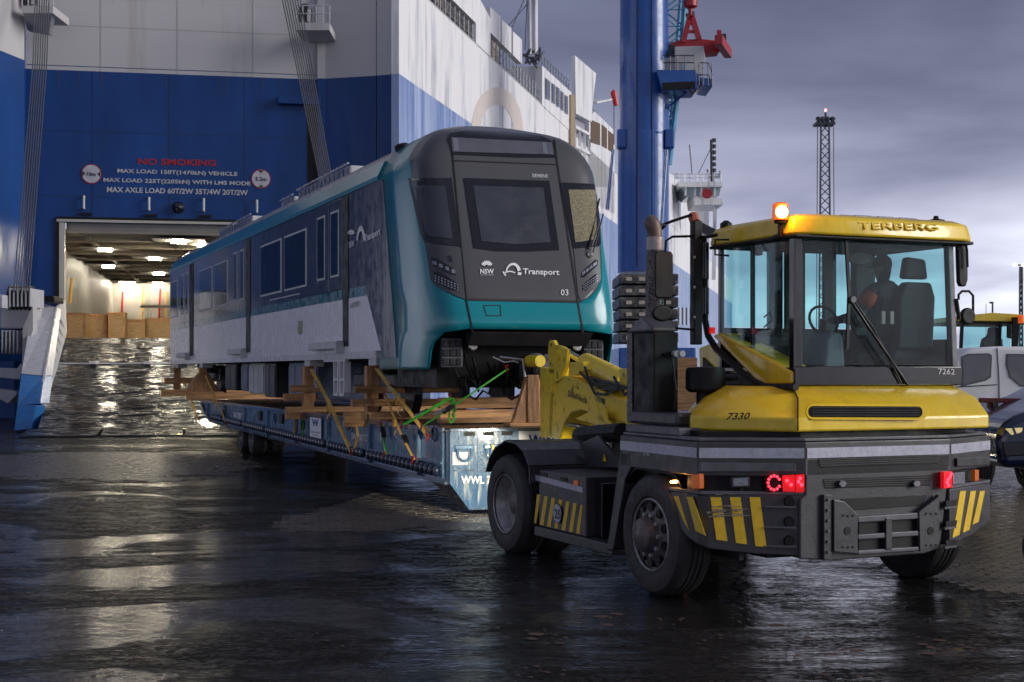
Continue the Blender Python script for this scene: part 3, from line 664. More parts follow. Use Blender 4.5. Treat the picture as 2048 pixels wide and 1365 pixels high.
# front centre trestle
r = thing('timber_trestle', 'triangular timber trestle at the trailer front beside yellow gooseneck', 'timber support', (CT-.05, 18.9, ZD), fr=T)
tx, tu = CT-.12, 18.95
part(MB().prism([(tx-.28, tu, 1.25), (tx-.06, tu, 1.25), (tx-.06, tu, 1.92)], (0, .1, 0)), 'brace', wood_end, r, T, .005)
part(MB().prism([(tx+.12, tu, 1.25), (tx+.38, tu, 1.25), (tx+.12, tu, 1.92)], (0, .1, 0)), 'brace', wood_end, r, T, .005)
part(B(tx-.06, tx+.12, tu-.02, tu+.14, 1.25, 1.94), 'post', wood_end, r, T, .008)
part(B(tx-.35, tx+.55, tu-.06, tu+.2, 1.2, 1.25), 'base_board', wood, r, T, .006)
for z0, z1, nm in ((1.22, 1.42, 'lower'), (1.44, 1.6, 'upper')):
    o = part(B(SL+.35, SR-.3, 19.9, 20.05, z0, z1), 'timber_beam', wood, None, T, .01); tag(o, f'{nm} of two long timber beams across the front of trailer deck', 'timber')

# ================================================================ ROLL TRAILER
tr = thing('roll_trailer', 'long blue steel roll trailer carrying the railcar', 'trailer', (CT, 30, 0), fr=T)
TL, TR = SL+.0, SR-.0
U0, U1 = 18.45, 37.6
def zb(u): return .45+(u-18.45)*.0115
part(B(TL+.01, TR-.01, U0, U1+1.6, 1.16, 1.2), 'deck', deck_m, tr, T)
part(B(TL-.02, TL+.1, U0+.3, U1+1.6, 1.13, 1.205), 'deck_edge_rail', flange, tr, T, .008)
for xx in (TL, TR-.06): part(MB().prism([(xx+.03, U0+.05, zb(U0)), (xx+.03, U0+.05, 1.16), (xx+.03, U1+1.6, 1.16), (xx+.03, U1+1.2, 1.0), (xx+.03, U1, zb(U1))], (.03, 0, 0)), 'side_web', trailer_blue, tr, T)
part(MB().prism([(TL-.05, U0+.1, zb(U0)-.02), (TL-.05, U0+.1, zb(U0)+.02), (TL-.05, U1, zb(U1)+.02), (TL-.05, U1, zb(U1)-.02)], (.22, 0, 0)), 'bottom_flange', flange, tr, T)
part(MB().prism([(TL-.05, U1, zb(U1)-.02), (TL-.05, U1, zb(U1)+.02), (TL-.05, U1+1.6, 1.16), (TL-.05, U1+1.6, 1.10)], (.22, 0, 0)), 'bottom_flange', flange, tr, T)
ribs = [PX(T, x, 742, lat=TL)[1] for x in (837, 739, 656, 591, 535, 489, 448, 415)]
for u in ribs: part(B(TL-.03, TL+.03, u-.04, u+.04, zb(u)+.02, 1.15), 'rib', trailer_blue, tr, T, .006)
part(MB().box(TL-.012, TL+.02, 18.75, 19.05, .5, 1.13), 'worn_panel', trailer_front, tr, T)
nk = 0; u = 18.9
while u < U1-.3:
    if all(abs(u-r_) > .09 for r_ in ribs):
        part(MB().lathe((TL-.045, u, zb(u)+.14), (0, 0, 1), [(-.075, .03), (-.05, .052), (.05, .052), (.075, .03), (.08, 0)], 8), 'tie_ring', trailer_knob, tr, T, smooth=True)
    u += .215
part(B(TL-.035, TL+.02, 18.75, U1-.3, .7, .73), 'tie_rail', trailer_blue, tr, T)
for x, y in ((519, 832), (562, 838), (730, 838)):
    p = PX(T, x, y, lat=TL); part(B(TL-.012, TL+.03, p[1]-.16, p[1]+.16, p[2]-.1, p[2]+.1), 'pocket', black_matt, tr, T, .01)
for x, y in ((550, 836), (696, 850), (868, 868), (448, 826)):
    p = PX(T, x, y, lat=TL-.03); pts = [(TL-.03, p[1]+.1*math.cos(a), p[2]+.1*math.sin(a)) for a in np.linspace(0, 2*math.pi, 13)]
    part(MB().tube(pts, .016, 6), 'lashing_ring', trailer_knob, tr, T)
# front end: worn plate with a tapered foot, slots, D rings
fp = lambda x, y: PX(T, x, y, u=U0)
part(MB().prism([(TL, U0, 1.16), (TR, U0, 1.16), (TR, U0, .45), (TR-.32, U0, .08), (TL+.28, U0, .08), (TL, U0, .45)], (0, .06, 0)), 'front_plate', trailer_front, tr, T)
part(MB().prism([(TL, U0+.06, .45), (TL+.28, U0+.06, .08), (TL+.28, U0+.35, .08), (TL, U0+.9, .44)], (.05, 0, 0)), 'front_foot', flange, tr, T)
part(B(TL+.25, TR-.3, U0+.07, U0+1.2, .2, 1.0), 'front_box', darkmetal, tr, T)
for z in (.62, .08): part(B(TL+.05+(.25 if z < .3 else 0), TR-.3, U0-.012, U0, z, z+.02), 'weld_rib', flange, tr, T)
for k in range(7):
    x = TL+.12+k*.28; part(B(x, x+.05, U0-.008, U0, .12+(.3 if k == 0 else 0), 1.08), 'stiffener', trailer_front, tr, T)
    part(B(x+.08, x+.24, U0-.006, U0+.01, 1.10, 1.155), 'slot', black_matt, tr, T)
part(B(TL, TR, U0-.03, U0+.02, 1.162, 1.206), 'front_lip', flange, tr, T, .005)
for x in (927, 985):
    p = fp(x, 900); rr = .1; cx0, cz0 = p[0], .86
    part(MB().tube([(cx0-rr, U0-.04, cz0+.06), (cx0-rr, U0-.05, cz0)]+[(cx0-rr*math.cos(a), U0-.06, cz0-rr*math.sin(a)) for a in np.linspace(.2, 2.94, 8)]+[(cx0+rr, U0-.05, cz0), (cx0+rr, U0-.04, cz0+.06)], .018, 8), 'd_ring', trailer_blue, tr, T, smooth=True)
    part(B(cx0-.13, cx0+.13, U0-.035, U0, cz0+.06, cz0+.12), 'ring_bracket', trailer_blue, tr, T, .01)
p = fp(904, 905); q = fp(935, 930); part(B(p[0], q[0], U0-.02, U0-.008, q[2], p[2]), 'reflector_plate', reflw, tr, T)
ptext('WWL 78', fp, 922, 968, 990, 968, 952, white_p, tr, T, (0, -.012, 0), bold=.02)
p, q = fp(1037, 863), fp(1120, 900); part(B(p[0], q[0], U0-.016, U0-.005, q[2], p[2]), 'name_board', white_p, tr, T)
ptext('WW', fp, 1056, 893, 1110, 893, 870, M('logo_blue', (.01, .04, .2), .5), tr, T, (0, -.02, 0), bold=.03)
sp = lambda x, y: PX(T, x, y, lat=TL)
ptext('SWL 80TO', sp, 704, 879, 736, 884, 866, white_p, tr, T, (-.008, 0, 0), bold=.0)
ptext('WWL 78091 7', sp, 468, 837, 486, 840, 824, white_p, tr, T, (-.008, 0, 0), bold=.02)
p, q = sp(621, 834), sp(643, 880); b_ = part(B(TL-.012, TL, q[1], p[1], sp(632, 879)[2], sp(632, 836)[2]), 'name_board', white_p, tr, T)
ptext('W', sp, 625, 853, 639, 855, 838, MATS['logo_blue'], tr, T, (-.015, 0, 0), bold=.05)
ptext('WALLENIUS WILHELMSEN', sp, 623, 865, 642, 868, 862, txt_dark, tr, T, (-.015, 0, 0), bold=.0)
ptext('LOGISTICS', sp, 627, 872, 638, 873.5, 869, txt_dark, tr, T, (-.015, 0, 0), bold=.0)
def tyre_wheel(root, fr, lat, u, r, wdt, side=-1, style='hub', rz=0):
    """outer face looks towards side (-1 = left)"""
    a = side
    prof = [(0, r*.56), (0.0, r*.60), (-.02, r*.64), (-.03, r*.8), (-.015, r*.92), (.03, r*.985), (.06, r), (.10, r), (.102, r-.014), (.118, r-.014), (.12, r), (.15, r), (.152, r-.014), (.168, r-.014), (.17, r), (.20, r), (.202, r-.014), (.218, r-.014), (.22, r), (wdt-.06, r), (wdt-.02, r*.97), (wdt+.01, r*.85), (wdt, r*.6)]
    O = (lat, u, r-.012); ax = Vector((-a, 0, 0))
    wroot = part(MB().lathe(O, ax, prof, 48, caps=False), 'wheel', rubber, root, fr, smooth=35)
    if style == 'hub':      # steered axle: flat disc, hand holes, protruding hub
        part(MB().lathe(O, ax, [(-.005, r*.56), (-.02, r*.58), (-.01, r*.60), (.02, r*.60)], 40, caps=False), 'rim', rim_m, wroot, fr, smooth=35)
        part(MB().lathe(O, ax, [(.02, r*.57), (.03, r*.52), (-.02, r*.36), (-.02, .01)], 40, caps=False), 'wheel_disc', rim_d, wroot, fr, smooth=35)
        part(MB().lathe(O, ax, [(-.02, r*.30), (-.11, r*.27), (-.13, r*.2), (-.14, .0)], 28), 'hub', rim_d, wroot, fr, smooth=35)
        for k in range(10):
            th = k*math.pi/5; p = Vector(O)+Vector((0, math.cos(th), math.sin(th)))*r*.335; part(MB().lathe(p, (a, 0, 0), [(.0, .022), (.05, .022), (.055, .01), (.055, 0)], 6), 'wheel_nut', rim_m, wroot, fr)
            th += .31; p = Vector(O)+Vector((0, math.cos(th), math.sin(th)))*r*.45; part(MB().lathe(p-Vector((a*.03, 0, 0)), (a, 0, 0), [(.0, .042), (.045, .042), (.046, 0)], 12), 'hand_hole', black_matt, wroot, fr)
    else:
        part(MB().lathe(O, ax, [(-.01, r*.57), (-.02, r*.59), (.0, r*.60), (.03, r*.55), (.14, r*.50), (.16, r*.36), (.19, r*.33), (.19, .01)], 40, caps=False), 'rim', rim_m, wroot, fr, smooth=35)
        part(MB().lathe(Vector(O)+ax*.19, -ax, [(0, r*.24), (.1, r*.22), (.12, r*.1), (.12, 0)], 24), 'hub', rim_d, wroot, fr, smooth=35)
        for k in range(10):
            th = k*math.pi/5; p = Vector(O)+ax*.17+Vector((0, math.cos(th), math.sin(th)))*r*.3; part(MB().lathe(p, (a, 0, 0), [(0, .02), (.04, .02), (.045, 0)], 6), 'wheel_nut', rim_m, wroot, fr)
    return wroot
for uu in (34.0, 35.3):
    for lt in (TL+.35, TL+.8, TR-.8, TR-.35-.35): tyre_wheel(tr, T, lt, uu, .34, .3, -1, 'deep')
part(B(TL+.6, TR-.6, 33.4, 35.9, .35, .9), 'axle_bogie', darkmetal, tr, T)

# ---------------------------------------------------------------- lashing straps
def strap(label, pts, mat, w=.075, cat='lashing strap', hooks=True, grp='orange lashing straps along the trailer', ratchet=None, tail=None):
    P = [Vector(p) for p in pts]; r = thing('lashing_strap', label, cat, P[-1], grp, T)
    part(MB().ribbon(P, (w, .35*w, 0)), 'webbing', mat, r, T)
    if hooks:
        for p in (P[0], P[-1]): part(MB().tube([p+Vector((-.02, -.04, .05)), p+Vector((-.03, 0, -.05)), p+Vector((-.02, .05, .05)), p+Vector((-.02, -.04, .05))], .011, 6), 'hook', red, r, T)
    if ratchet is not None:
        a = P[0].lerp(P[-1], ratchet); d = (P[-1]-P[0]).normalized()
        part(MB().beam(a-d*.09, a+d*.09, .09, .05), 'ratchet', darkmetal, r, T, .008)
        part(MB().tube([a+Vector((-.05, -.05, 0)), a+d*.16+Vector((-.06, -.05, 0)), a+d*.16+Vector((-.06, .05, 0)), a+Vector((-.05, .05, 0))], .009, 6), 'handle', chrome, r, T)
    if tail is not None:
        a = P[0].lerp(P[-1], tail); pts_ = [a+Vector((-.03+.02*math.sin(k*1.3), .04*math.sin(k*2.1), -.045*k)) for k in range(6)]
        part(MB().ribbon(pts_, (0, .05, .01)), 'loose_tail', mat, r, T)
        part(MB().ribbon([a+Vector((-.05, .05*math.cos(t), .06*math.sin(t))) for t in np.linspace(0, 6.3, 9)], (.045, 0, 0)), 'wound_webbing', mat, r, T)
    return r
sl_ = lambda x, y, lat=TL-.1: PX(T, x, y, lat=lat)
strap('orange strap from the nose end to the front trailer flange', [sl_(753, 738), sl_(800, 800), sl_(857, 875, TL-.04)], strap_y, ratchet=.3, tail=.5)
strap('thin orange strap hanging to the flange below front timber', [sl_(770, 790), sl_(800, 865), sl_(828, 920, TL-.06)], strap_y, .04, tail=.45, ratchet=.7)
strap('orange strap crossing the post left of the WW board', [sl_(622, 738), sl_(655, 800), sl_(682, 860), sl_(703, 905, TL-.06)], strap_y, ratchet=.2, tail=.5)
strap('short orange strap end beside the SWL lettering', [sl_(712, 850), sl_(716, 872), sl_(707, 904, TL-.06)], strap_y, .04)
strap('orange strap at the wedge support near the trailer rear', [sl_(410, 750), sl_(432, 800), sl_(453, 848, TL-.06)], strap_y, .045, tail=.55)
strap('rearmost orange strap at the far end of the trailer', [sl_(366, 762), sl_(382, 800), sl_(395, 836, TL-.06)], strap_y, .045, tail=.3)
strap('dangling strap and ratchet left of the white WW board', [sl_(594, 832, TL-.05), sl_(590, 850, TL-.05), sl_(588, 876, TL-.05)], strap_y, .05, hooks=False)
strap('black ratchet with green web hanging left of the WW board', [sl_(606, 834, TL-.05), sl_(606, 858, TL-.05), sl_(604, 882, TL-.05)], strap_g, .03, hooks=True, grp='green lashing straps at the trailer', ratchet=.35)
strap('green strap hanging down the trailer side right of SWL lettering', [sl_(764, 850, TL-.05), sl_(768, 880, TL-.05), sl_(771, 910, TL-.05)], strap_g, .03, grp='green lashing straps at the trailer', ratchet=.25)
gp = lambda x, y, u: PX(T, x, y, u=u)
strap('long green strap pulled taut from coupler to trailer corner', [gp(1016, 738, 19.0), gp(905, 813, 18.75), gp(846, 852, 18.6)], strap_g, .045, grp='green lashing straps at the trailer', tail=.62, ratchet=.72)
strap('wide short green strap under the nose beside timber beams', [gp(902, 796, 19.6), gp(850, 826, 19.0), gp(806, 850, 18.9)], strap_g, .09, grp='green lashing straps at the trailer', ratchet=.55)
o = part(MB().ribbon([gp(903+6*math.cos(t)*(1-.04*t), 832+14*math.sin(t), 18.7) for t in np.linspace(0, 12, 26)], (.03, .05, 0)), 'strap_coil', strap_g, None, T); tag(o, 'tangled bundle of green webbing hanging off the ratchet', 'lashing strap')
o = part(MB().ribbon([gp(985, 890, U0-.06), gp(988, 905, U0-.08), gp(984, 925, U0-.07), gp(975, 940, U0-.03)], (.03, .0, 0)), 'strap_end', strap_y, None, T); tag(o, 'yellow strap end hanging from the right ring on trailer front', 'lashing strap')
o = part(MB().tube([gp(1000, 715, 19.2), gp(1045, 720, 19.0), gp(1050, 755, 18.9)], .02), 'hook_chain', chrome, None, T); tag(o, 'bright steel shackle by the coupler drum', 'shackle')

def PXV(fr, x, y, A, B_, off=0.):
    """hit of a pixel's line of sight with the upright plane through plan points A and B_ (frame coordinates); off = metres towards the viewer"""
    c, s = fr; p = (x-1024)/F; q = -(y-742)/F; a, b = c*p+s, -s*p+c
    nx, ny = -(B_[1]-A[1]), B_[0]-A[0]; d = math.hypot(nx, ny); nx /= d; ny /= d
    k = nx*A[0]+ny*A[1]
    if nx*0+ny*0-k > 0: nx, ny, k = -nx, -ny, -k       # normal points away from the camera foot
    t = (k-off)/(nx*a+ny*b)
    return (t*a, t*b, EYE+t*q)
def slab(pts, name, mat, root, fr, vec, **k): return part(MB().prism(pts, vec), name, mat, root, fr, **k)
# ================================================================ GOOSENECK
GL, GR = 4.42, 4.84
gn = thing('gooseneck', 'chipped yellow gooseneck coupling the tractor to the trailer', 'gooseneck', (4.63, 17.5, 1.0), fr=G)
gx = lambda x, y, lat=GL: PX(G, x, y, lat=lat)
arm = [(1097, 876), (1100, 800), (1112, 765), (1130, 754), (1152, 758), (1210, 786), (1272, 812), (1272, 880), (1238, 864), (1205, 846), (1180, 824), (1160, 818), (1142, 824), (1128, 846), (1120, 878)]
for lt in (GL, GR-.06): slab([gx(x, y) if lt == GL else (lt, *gx(x, y)[1:]) for x, y in arm], 'arm_plate', neck_y, gn, G, (.06, 0, 0), bevel=.006)
top = [gx(*p) for p in [(1112, 765), (1130, 754), (1152, 758), (1210, 786), (1272, 812)]]
for a, b in zip(top[:-1], top[1:]): part(MB().prism([(a[0]-.03, a[1], a[2]-.01), (b[0]-.03, b[1], b[2]-.01), (b[0]-.03, b[1], b[2]+.015), (a[0]-.03, a[1], a[2]+.015)], (.48, 0, 0)), 'top_plate', neck_y, gn, G)
bot = [gx(*p) for p in [(1120, 878), (1128, 846), (1142, 824), (1160, 818), (1180, 824), (1205, 846), (1238, 864)]]
for a, b in zip(bot[:-1], bot[1:]): part(MB().prism([(a[0]+.02, a[1], a[2]-.01), (b[0]+.02, b[1], b[2]-.01), (b[0]+.02, b[1], b[2]+.01), (a[0]+.02, a[1], a[2]+.01)], (.4, 0, 0)), 'under_plate', neck_y, gn, G)
a, b = gx(1080, 735), gx(1109, 876); slab([gx(1080, 735), gx(1109, 738), gx(1104, 876), gx(1080, 876)], 'post', neck_y, gn, G, (.42, 0, 0), bevel=.012)
slab([gx(1090, 745), gx(1108, 748), gx(1108, 785), gx(1092, 785)], 'pad_plate', neck_y, gn, G, (-.03, 0, 0), bevel=.004)
slab([gx(1096, 690), gx(1099, 681), (gx(1106, 681)), gx(1110, 690), gx(1124, 694), gx(1134, 700), gx(1131, 735), gx(1115, 772), gx(1100, 772), gx(1096, 710)], 'eye_plate', neck_y, gn, G, (.05, 0, 0), bevel=.006)
c = gx(1102, 690, GL-.006); part(MB().lathe(c, (1, 0, 0), [(-.002, .022), (.002, .022), (.0021, 0)], 14), 'eye_hole', black_matt, gn, G)
c = gx(1116, 712, GL-.01); part(MB().lathe(c, (-1, 0, 0), [(-.01, .07), (.02, .07), (.02, .03), (0, .03), (0, 0)], 16), 'pin_boss', neck_y, gn, G)
a = gx(1058, 723, GL); part(MB().lathe((GL-.0, a[1]+.0, a[2]), (.25, -1, 0), [(0, .0), (0, .085), (.36, .085), (.36, 0)], 24), 'cross_tube', neck_y, gn, G, smooth=True)
a, b = Vector(gx(1172, 726, GL+.2)), Vector(gx(1250, 764, GL+.2)); d = (b-a)
part(MB().lathe(a, d, [(0, 0), (0, .10), (.02, .125), (d.length-.05, .125), (d.length, .10), (d.length, 0)], 24), 'lift_cylinder', neck_y, gn, G, smooth=True)
a2 = Vector(gx(1136, 706, GL+.2)); part(MB().lathe(a2, a-a2, [(0, .045), ((a-a2).length, .045)], 14), 'piston_rod', chrome, gn, G, smooth=True)
slab([gx(1237, 738), gx(1264, 737), gx(1264, 775), gx(1240, 775)], 'cylinder_bracket', neck_y, gn, G, (.4, 0, 0), bevel=.01)
slab([gx(1140, 725), gx(1165, 724), gx(1170, 740), gx(1150, 752), gx(1136, 752)], 'rod_bracket', neck_y, gn, G, (.1, 0, 0), bevel=.01)
for q in ([(1150, 838), (1186, 820), (1192, 806), (1196, 822), (1222, 855), (1180, 846)], [(1192, 836), (1210, 815), (1212, 840), (1236, 862), (1200, 850)]): slab([gx(*p, GL-.12) for p in q], 'gusset', neck_y, gn, G, (.03, 0, 0), bevel=.004)
slab([gx(1150, 846), gx(1236, 862), gx(1236, 868), gx(1150, 852)], 'gusset', darkmetal, gn, G, (-.12, 0, 0))
rj = random.Random(5)
for pts in ([(1170, 735), (1178, 765), (1190, 788), (1210, 790), (1235, 778), (1268, 773)], [(1228, 755), (1235, 768), (1250, 790), (1262, 780)], [(1160, 745), (1185, 770), (1220, 768), (1250, 775)]):
    part(MB().tube([gx(x, y, GL-.05-.03*rj.random()) for x, y in pts], .017, 8), 'hose', black_matt, gn, G, smooth=True)
slab([gx(1165, 752), gx(1225, 765), gx(1240, 782), (gx(1200, 780))], 'hose_guard', darkmetal, gn, G, (.3, 0, 0))
gpl = lambda x, y: PX(G, x, y, lat=GL-.004)
ptext('SafeNeck', gpl, 1137, 793, 1175, 809, 780, M('lettering_brown', (.16, .10, .02), .5), gn, G, (-.003, 0, 0), bold=.02)
ptext('7195', gpl, 1150, 777, 1158, 780, 772, txt_dark, gn, G, (-.003, 0, 0))
ptext('7198', gpl, 1192, 803, 1210, 811, 790, txt_dark, gn, G, (-.003, 0, 0), bold=.03)
ptext('Houcon Cargo', gpl, 1213, 838, 1250, 850, 831, MATS['lettering_brown'], gn, G, (-.003, 0, 0))
ptext('ISO', gpl, 1213, 848, 1235, 856, 842, MATS['lettering_brown'], gn, G, (-.003, 0, 0)) if False else None
part(MB().box(GL-.05, GR+.05, 15.5, 16.6, 1.02, 1.2), 'kingpin_head', darkmetal, gn, G, .02)

# ================================================================ TERMINAL TRACTOR
tk = thing('terminal_tractor', 'yellow and dark grey terminal tractor in the foreground with lit amber beacon', 'tractor', (7.8, 12, 0), fr=K)
KL, KR = 6.26, 9.40
kx = lambda x, y, lat=KL: PX(K, x, y, lat=lat)
A_, B_, C_, D_ = (KL, 10.33), (7.07, 9.93), (8.6, 9.93), (9.42, 10.33)
tyre_wheel(tk, K, KL, 11.12, .547, .32, -1, 'hub'); tyre_wheel(tk, K, KR-.05, 11.12, .547, .32, 1, 'hub')
for l_, sd in ((KL, -1), (KL+.38, -1), (KR-.05, 1), (KR-.43, 1)): tyre_wheel(tk, K, l_, 14.37, .547, .30, sd, 'deep')
part(MB().box(7.25, 7.4, 10.1, 15.3, .62, .9).box(8.2, 8.35, 10.1, 15.3, .62, .9).box(7.3, 8.3, 14.0, 14.7, .4, .8), 'chassis', darkmetal, tk, K, .01)
part(MB().lathe((6.7, 11.12, .55), (1, 0, 0), [(0, .12), (2.3, .12)], 16).lathe((6.9, 14.37, .55), (1, 0, 0), [(0, .16), (2.0, .16)], 16).lathe((7.8, 14.1, .55), (0, 1, 0), [(0, .1), (.1, .28), (.4, .28), (.5, .1)], 16), 'axle', black_matt, tk, K)
part(B(6.8, 8.9, 10.1, 12.6, .42, 1.1), 'engine_block', black_matt, tk, K)
part(B(7.3, 8.3, 13.6, 15.2, .9, 1.06), 'coupling_plate', darkmetal, tk, K, .01)
# body ring with reflective band
path = [(KL, 11.71), A_, B_, C_, D_, (9.42, 12.0)]
def ringprism(z0, z1, off=0, pts=path, back=12.0):
    c0 = (7.8, 11.6); P = []
    for l, u in pts:
        v = Vector((l-c0[0], u-c0[1])); v = v*(1+off/v.length); P.append((c0[0]+v.x, c0[1]+v.y))
    return MB().prism([(x, y, z0) for x, y in P], (0, 0, z1-z0))
part(ringprism(1.11, 1.40), 'body_ring', tgrey, tk, K, .012)
part(ringprism(1.405, 1.43, -.03), 'top_ledge', tgrey2, tk, K, .006)
for (a, b), nm in zip(zip(path[:-1], path[1:]), range(9)):
    av, bv = Vector((*a, 1.265)), Vector((*b, 1.265)); d = (bv-av).normalized(); n_ = Vector((d.y, -d.x, 0)); n_ = n_ if n_.dot(Vector((a[0]-7.8, a[1]-11.6, 0))) > 0 else -n_
    av += d*.012; bv -= d*.012
    part(MB().prism([av+n_*.001, bv+n_*.001, bv+n_*.001+Vector((0, 0, .085)), av+n_*.001+Vector((0, 0, .085))], n_*.005), 'reflective_band', reflw, tk, K)
cp = lambda x, y, o=0.: PXV(K, x, y, A_, B_, o)
fpn = lambda x, y, o=0.: PXV(K, x, y, B_, C_, o)
rpn = lambda x, y, o=0.: PXV(K, x, y, C_, D_, o)
# chamfer lamp bays
for fn, q, nm in ((cp, [(1400, 952), (1610, 944), (1612, 992), (1398, 990)], 'lamp_bay'), (rpn, [(1893, 930), (1935, 928), (1935, 975), (1893, 980)], 'lamp_bay')):
    bay = slab([fn(x, y, -.05) for x, y in q], nm, black_matt, tk, K, (0, .2, 0))
part(ringprism(.9, 1.105, -.12), 'inner_core', black_matt, tk, K)
part(MB().prism([cp(1400, 926, .02), cp(1592, 928, .02), cp(1592, 944, .02), cp(1400, 944, .02)], (0, .05, 0)), 'step_rail', tgrey2, tk, K, .006)
def disc(fn, x, y, r, nm, mt, o=.0, th=.03, root=tk, fr=K, seg=20, ax=(-.3, -1, 0)):
    return part(MB().lathe(fn(x, y, o), ax, [(-.02, r), (th, r), (th+.006, r*.8), (th+.006, 0)], seg), nm, mt, root, fr, smooth=True)
h_ = slab([cp(1462, 955, .0), cp(1500, 953, .0), cp(1500, 976, .0), cp(1463, 977, .0)], 'headlight', tgrey, tk, K, (0, .06, 0), bevel=.01)
slab([cp(1466, 958, .01), cp(1496, 956, .01), cp(1496, 973, .01), cp(1467, 974, .01)], 'lens', lens, h_, K, (0, .02, 0), bevel=.006)
rl = slab([cp(1530, 949, .0), cp(1611, 946, .0), cp(1611, 989, .0), cp(1531, 988, .0)], 'rear_lamp', black_matt, tk, K, (0, .05, 0), bevel=.006)
for k in range(12):
    th = k*math.pi/6
    if k in (0,): continue
    c_ = cp(1548+12*math.cos(th), 966+14*math.sin(th), .012); part(MB().lathe(c_, (-.4, -1, 0), [(0, .011), (.012, .010), (.014, 0)], 8), 'led', lred, rl, K)
slab([cp(1566, 951, .01), cp(1590, 950, .01), cp(1590, 985, .01), cp(1567, 984, .01)], 'lens_red', lredd, rl, K, (0, .02, 0), bevel=.005)
slab([cp(1592, 950, .01), cp(1609, 949, .01), cp(1609, 985, .01), cp(1592, 986, .01)], 'lens_red', lredd, rl, K, (0, .02, 0), bevel=.005)
for x, y in ((1574, 962), (1582, 970), (1597, 964), (1600, 957), (1603, 970)): part(MB().lathe(cp(x, y, .02), (-.4, -1, 0), [(0, .016), (.01, .014), (.012, 0)], 8), 'led', lred, rl, K)
rl2 = slab([rpn(1888, 944, .01), rpn(1905, 943, .01), rpn(1905, 976, .01), rpn(1888, 978, .01)], 'rear_lamp', lredd, tk, K, (0, .05, 0), bevel=.005)
for k in range(5): part(MB().lathe(rpn(1897+4*math.cos(k*1.1), 949+k*5.5, .02), (.4, -1, 0), [(0, .016), (.012, .014), (.014, 0)], 8), 'led', lred, rl2, K)
slab([rpn(1907, 946, .01), rpn(1930, 944, .01), rpn(1930, 968, .01), rpn(1907, 970, .01)], 'headlight', lens, tk, K, (0, .05, 0), bevel=.006)
slab([rpn(1950, 941, .01), rpn(1958, 940, .01), rpn(1958, 962, .01), rpn(1950, 963, .01)], 'indicator', lor, tk, K, (0, .05, 0), bevel=.006)
slab([kx(1382, 948), kx(1398, 948), kx(1398, 978), kx(1382, 978)], 'indicator', lor, tk, K, (.05, 0, 0), bevel=.006)
disc(lambda x, y, o: kx(x, y), 1349, 964, .012, 'side_marker', beacon, ax=(-1, 0, 0))
slab([rpn(1915, 917, .03), rpn(1980, 914, .03), rpn(1980, 930, .03), rpn(1915, 934, .03)], 'step_rail', tgrey, tk, K, (0, .05, 0), bevel=.006)
# centre grille panel
gr_out = [(1613, 918), (1902, 908), (1893, 985), (1880, 1098), (1848, 1108), (1660, 1122), (1600, 1118), (1600, 1000), (1611, 990)]
slab([fpn(x, y, -.0) for x, y in gr_out], 'grille_panel', tgrey, tk, K, (0, .12, 0), bevel=.012)
def slot(q, o=.004, nbar=4):
    s_ = slab([fpn(x, y, o) for x, y in q], 'grille_slot', black_matt, tk, K, (0, .02, 0), bevel=.004)
    for k in range(nbar):
        t = (k+1)/(nbar+1); a = lerp(fpn(*q[0], o+.006), fpn(*q[3], o+.006), t); b = lerp(fpn(*q[1], o+.006), fpn(*q[2], o+.006), t)
        part(MB().beam(a, b, .006, .004), 'slat', tgrey, s_, K)
slot([(1636, 915), (1880, 908), (1876, 928), (1640, 936)]); slot([(1646, 958), (1866, 950), (1860, 972), (1650, 978)])
slot([(1680, 998), (1855, 990), (1845, 1012), (1700, 1022)], nbar=0)
for x in (1683, 1831):
    disc(fpn, x, 968, .03, 'tow_hook', chrome, .02)
# towing assembly between slotted side plates
for q in ([(1668, 1000), (1690, 1004), (1716, 1030), (1716, 1108), (1668, 1104)], [(1838, 1024), (1872, 998), (1879, 990), (1879, 1090), (1840, 1104)]):
    pl_ = slab([fpn(x, y, .06) for x, y in q], 'towing_plate', tgrey, tk, K, (0, .05, 0), bevel=.006)
    xs = [p[0] for p in q]; xm = (min(xs)+max(xs))/2
    for dx in (-10, 0, 10):
        for yy in (1032, 1095): part(MB().lathe(fpn(xm+dx+4, yy-(4 if xm > 1800 else 0), .062), (0, -1, 0), [(0, .011), (.004, .011), (.0041, 0)], 8), 'bolt_hole', black_matt, pl_, K)
    part(MB().lathe(fpn(xm+3, 1062, .062), (0, -1, 0), [(0, .035), (.004, .035), (.0041, 0)], 12), 'centre_hole', black_matt, pl_, K)
for y0, y1 in ((1030, 1042), (1066, 1076), (1098, 1106)):
    slab([fpn(1716, y0+4, .05), fpn(1840, y0-4, .05), fpn(1840, y1-4, .05), fpn(1716, y1+4, .05)], 'cross_bar', tgrey2, tk, K, (0, .08, 0), bevel=.008)
slab([fpn(1772, 1036, .06), fpn(1784, 1036, .06), fpn(1784, 1100, .06), fpn(1772, 1100, .06)], 'tow_pin', tgrey, tk, K, (0, .05, 0), bevel=.006)
slab([fpn(1718, 1034, .01), fpn(1838, 1028, .01), fpn(1838, 1100, .01), fpn(1718, 1104, .01)], 'recess', black_matt, tk, K, (0, .02, 0))
slab([fpn(1648, 990, .04), fpn(1664, 990, .04), fpn(1664, 1122, .04), fpn(1648, 1120, .04)], 'bolted_flange', tgrey, tk, K, (0, .06, 0), bevel=.005)
for k in range(6): part(MB().lathe(fpn(1656, 1000+k*21, .045), (0, -1, 0), [(0, .012), (.012, .012), (.013, 0)], 6), 'bolt', tgrey2, tk, K)
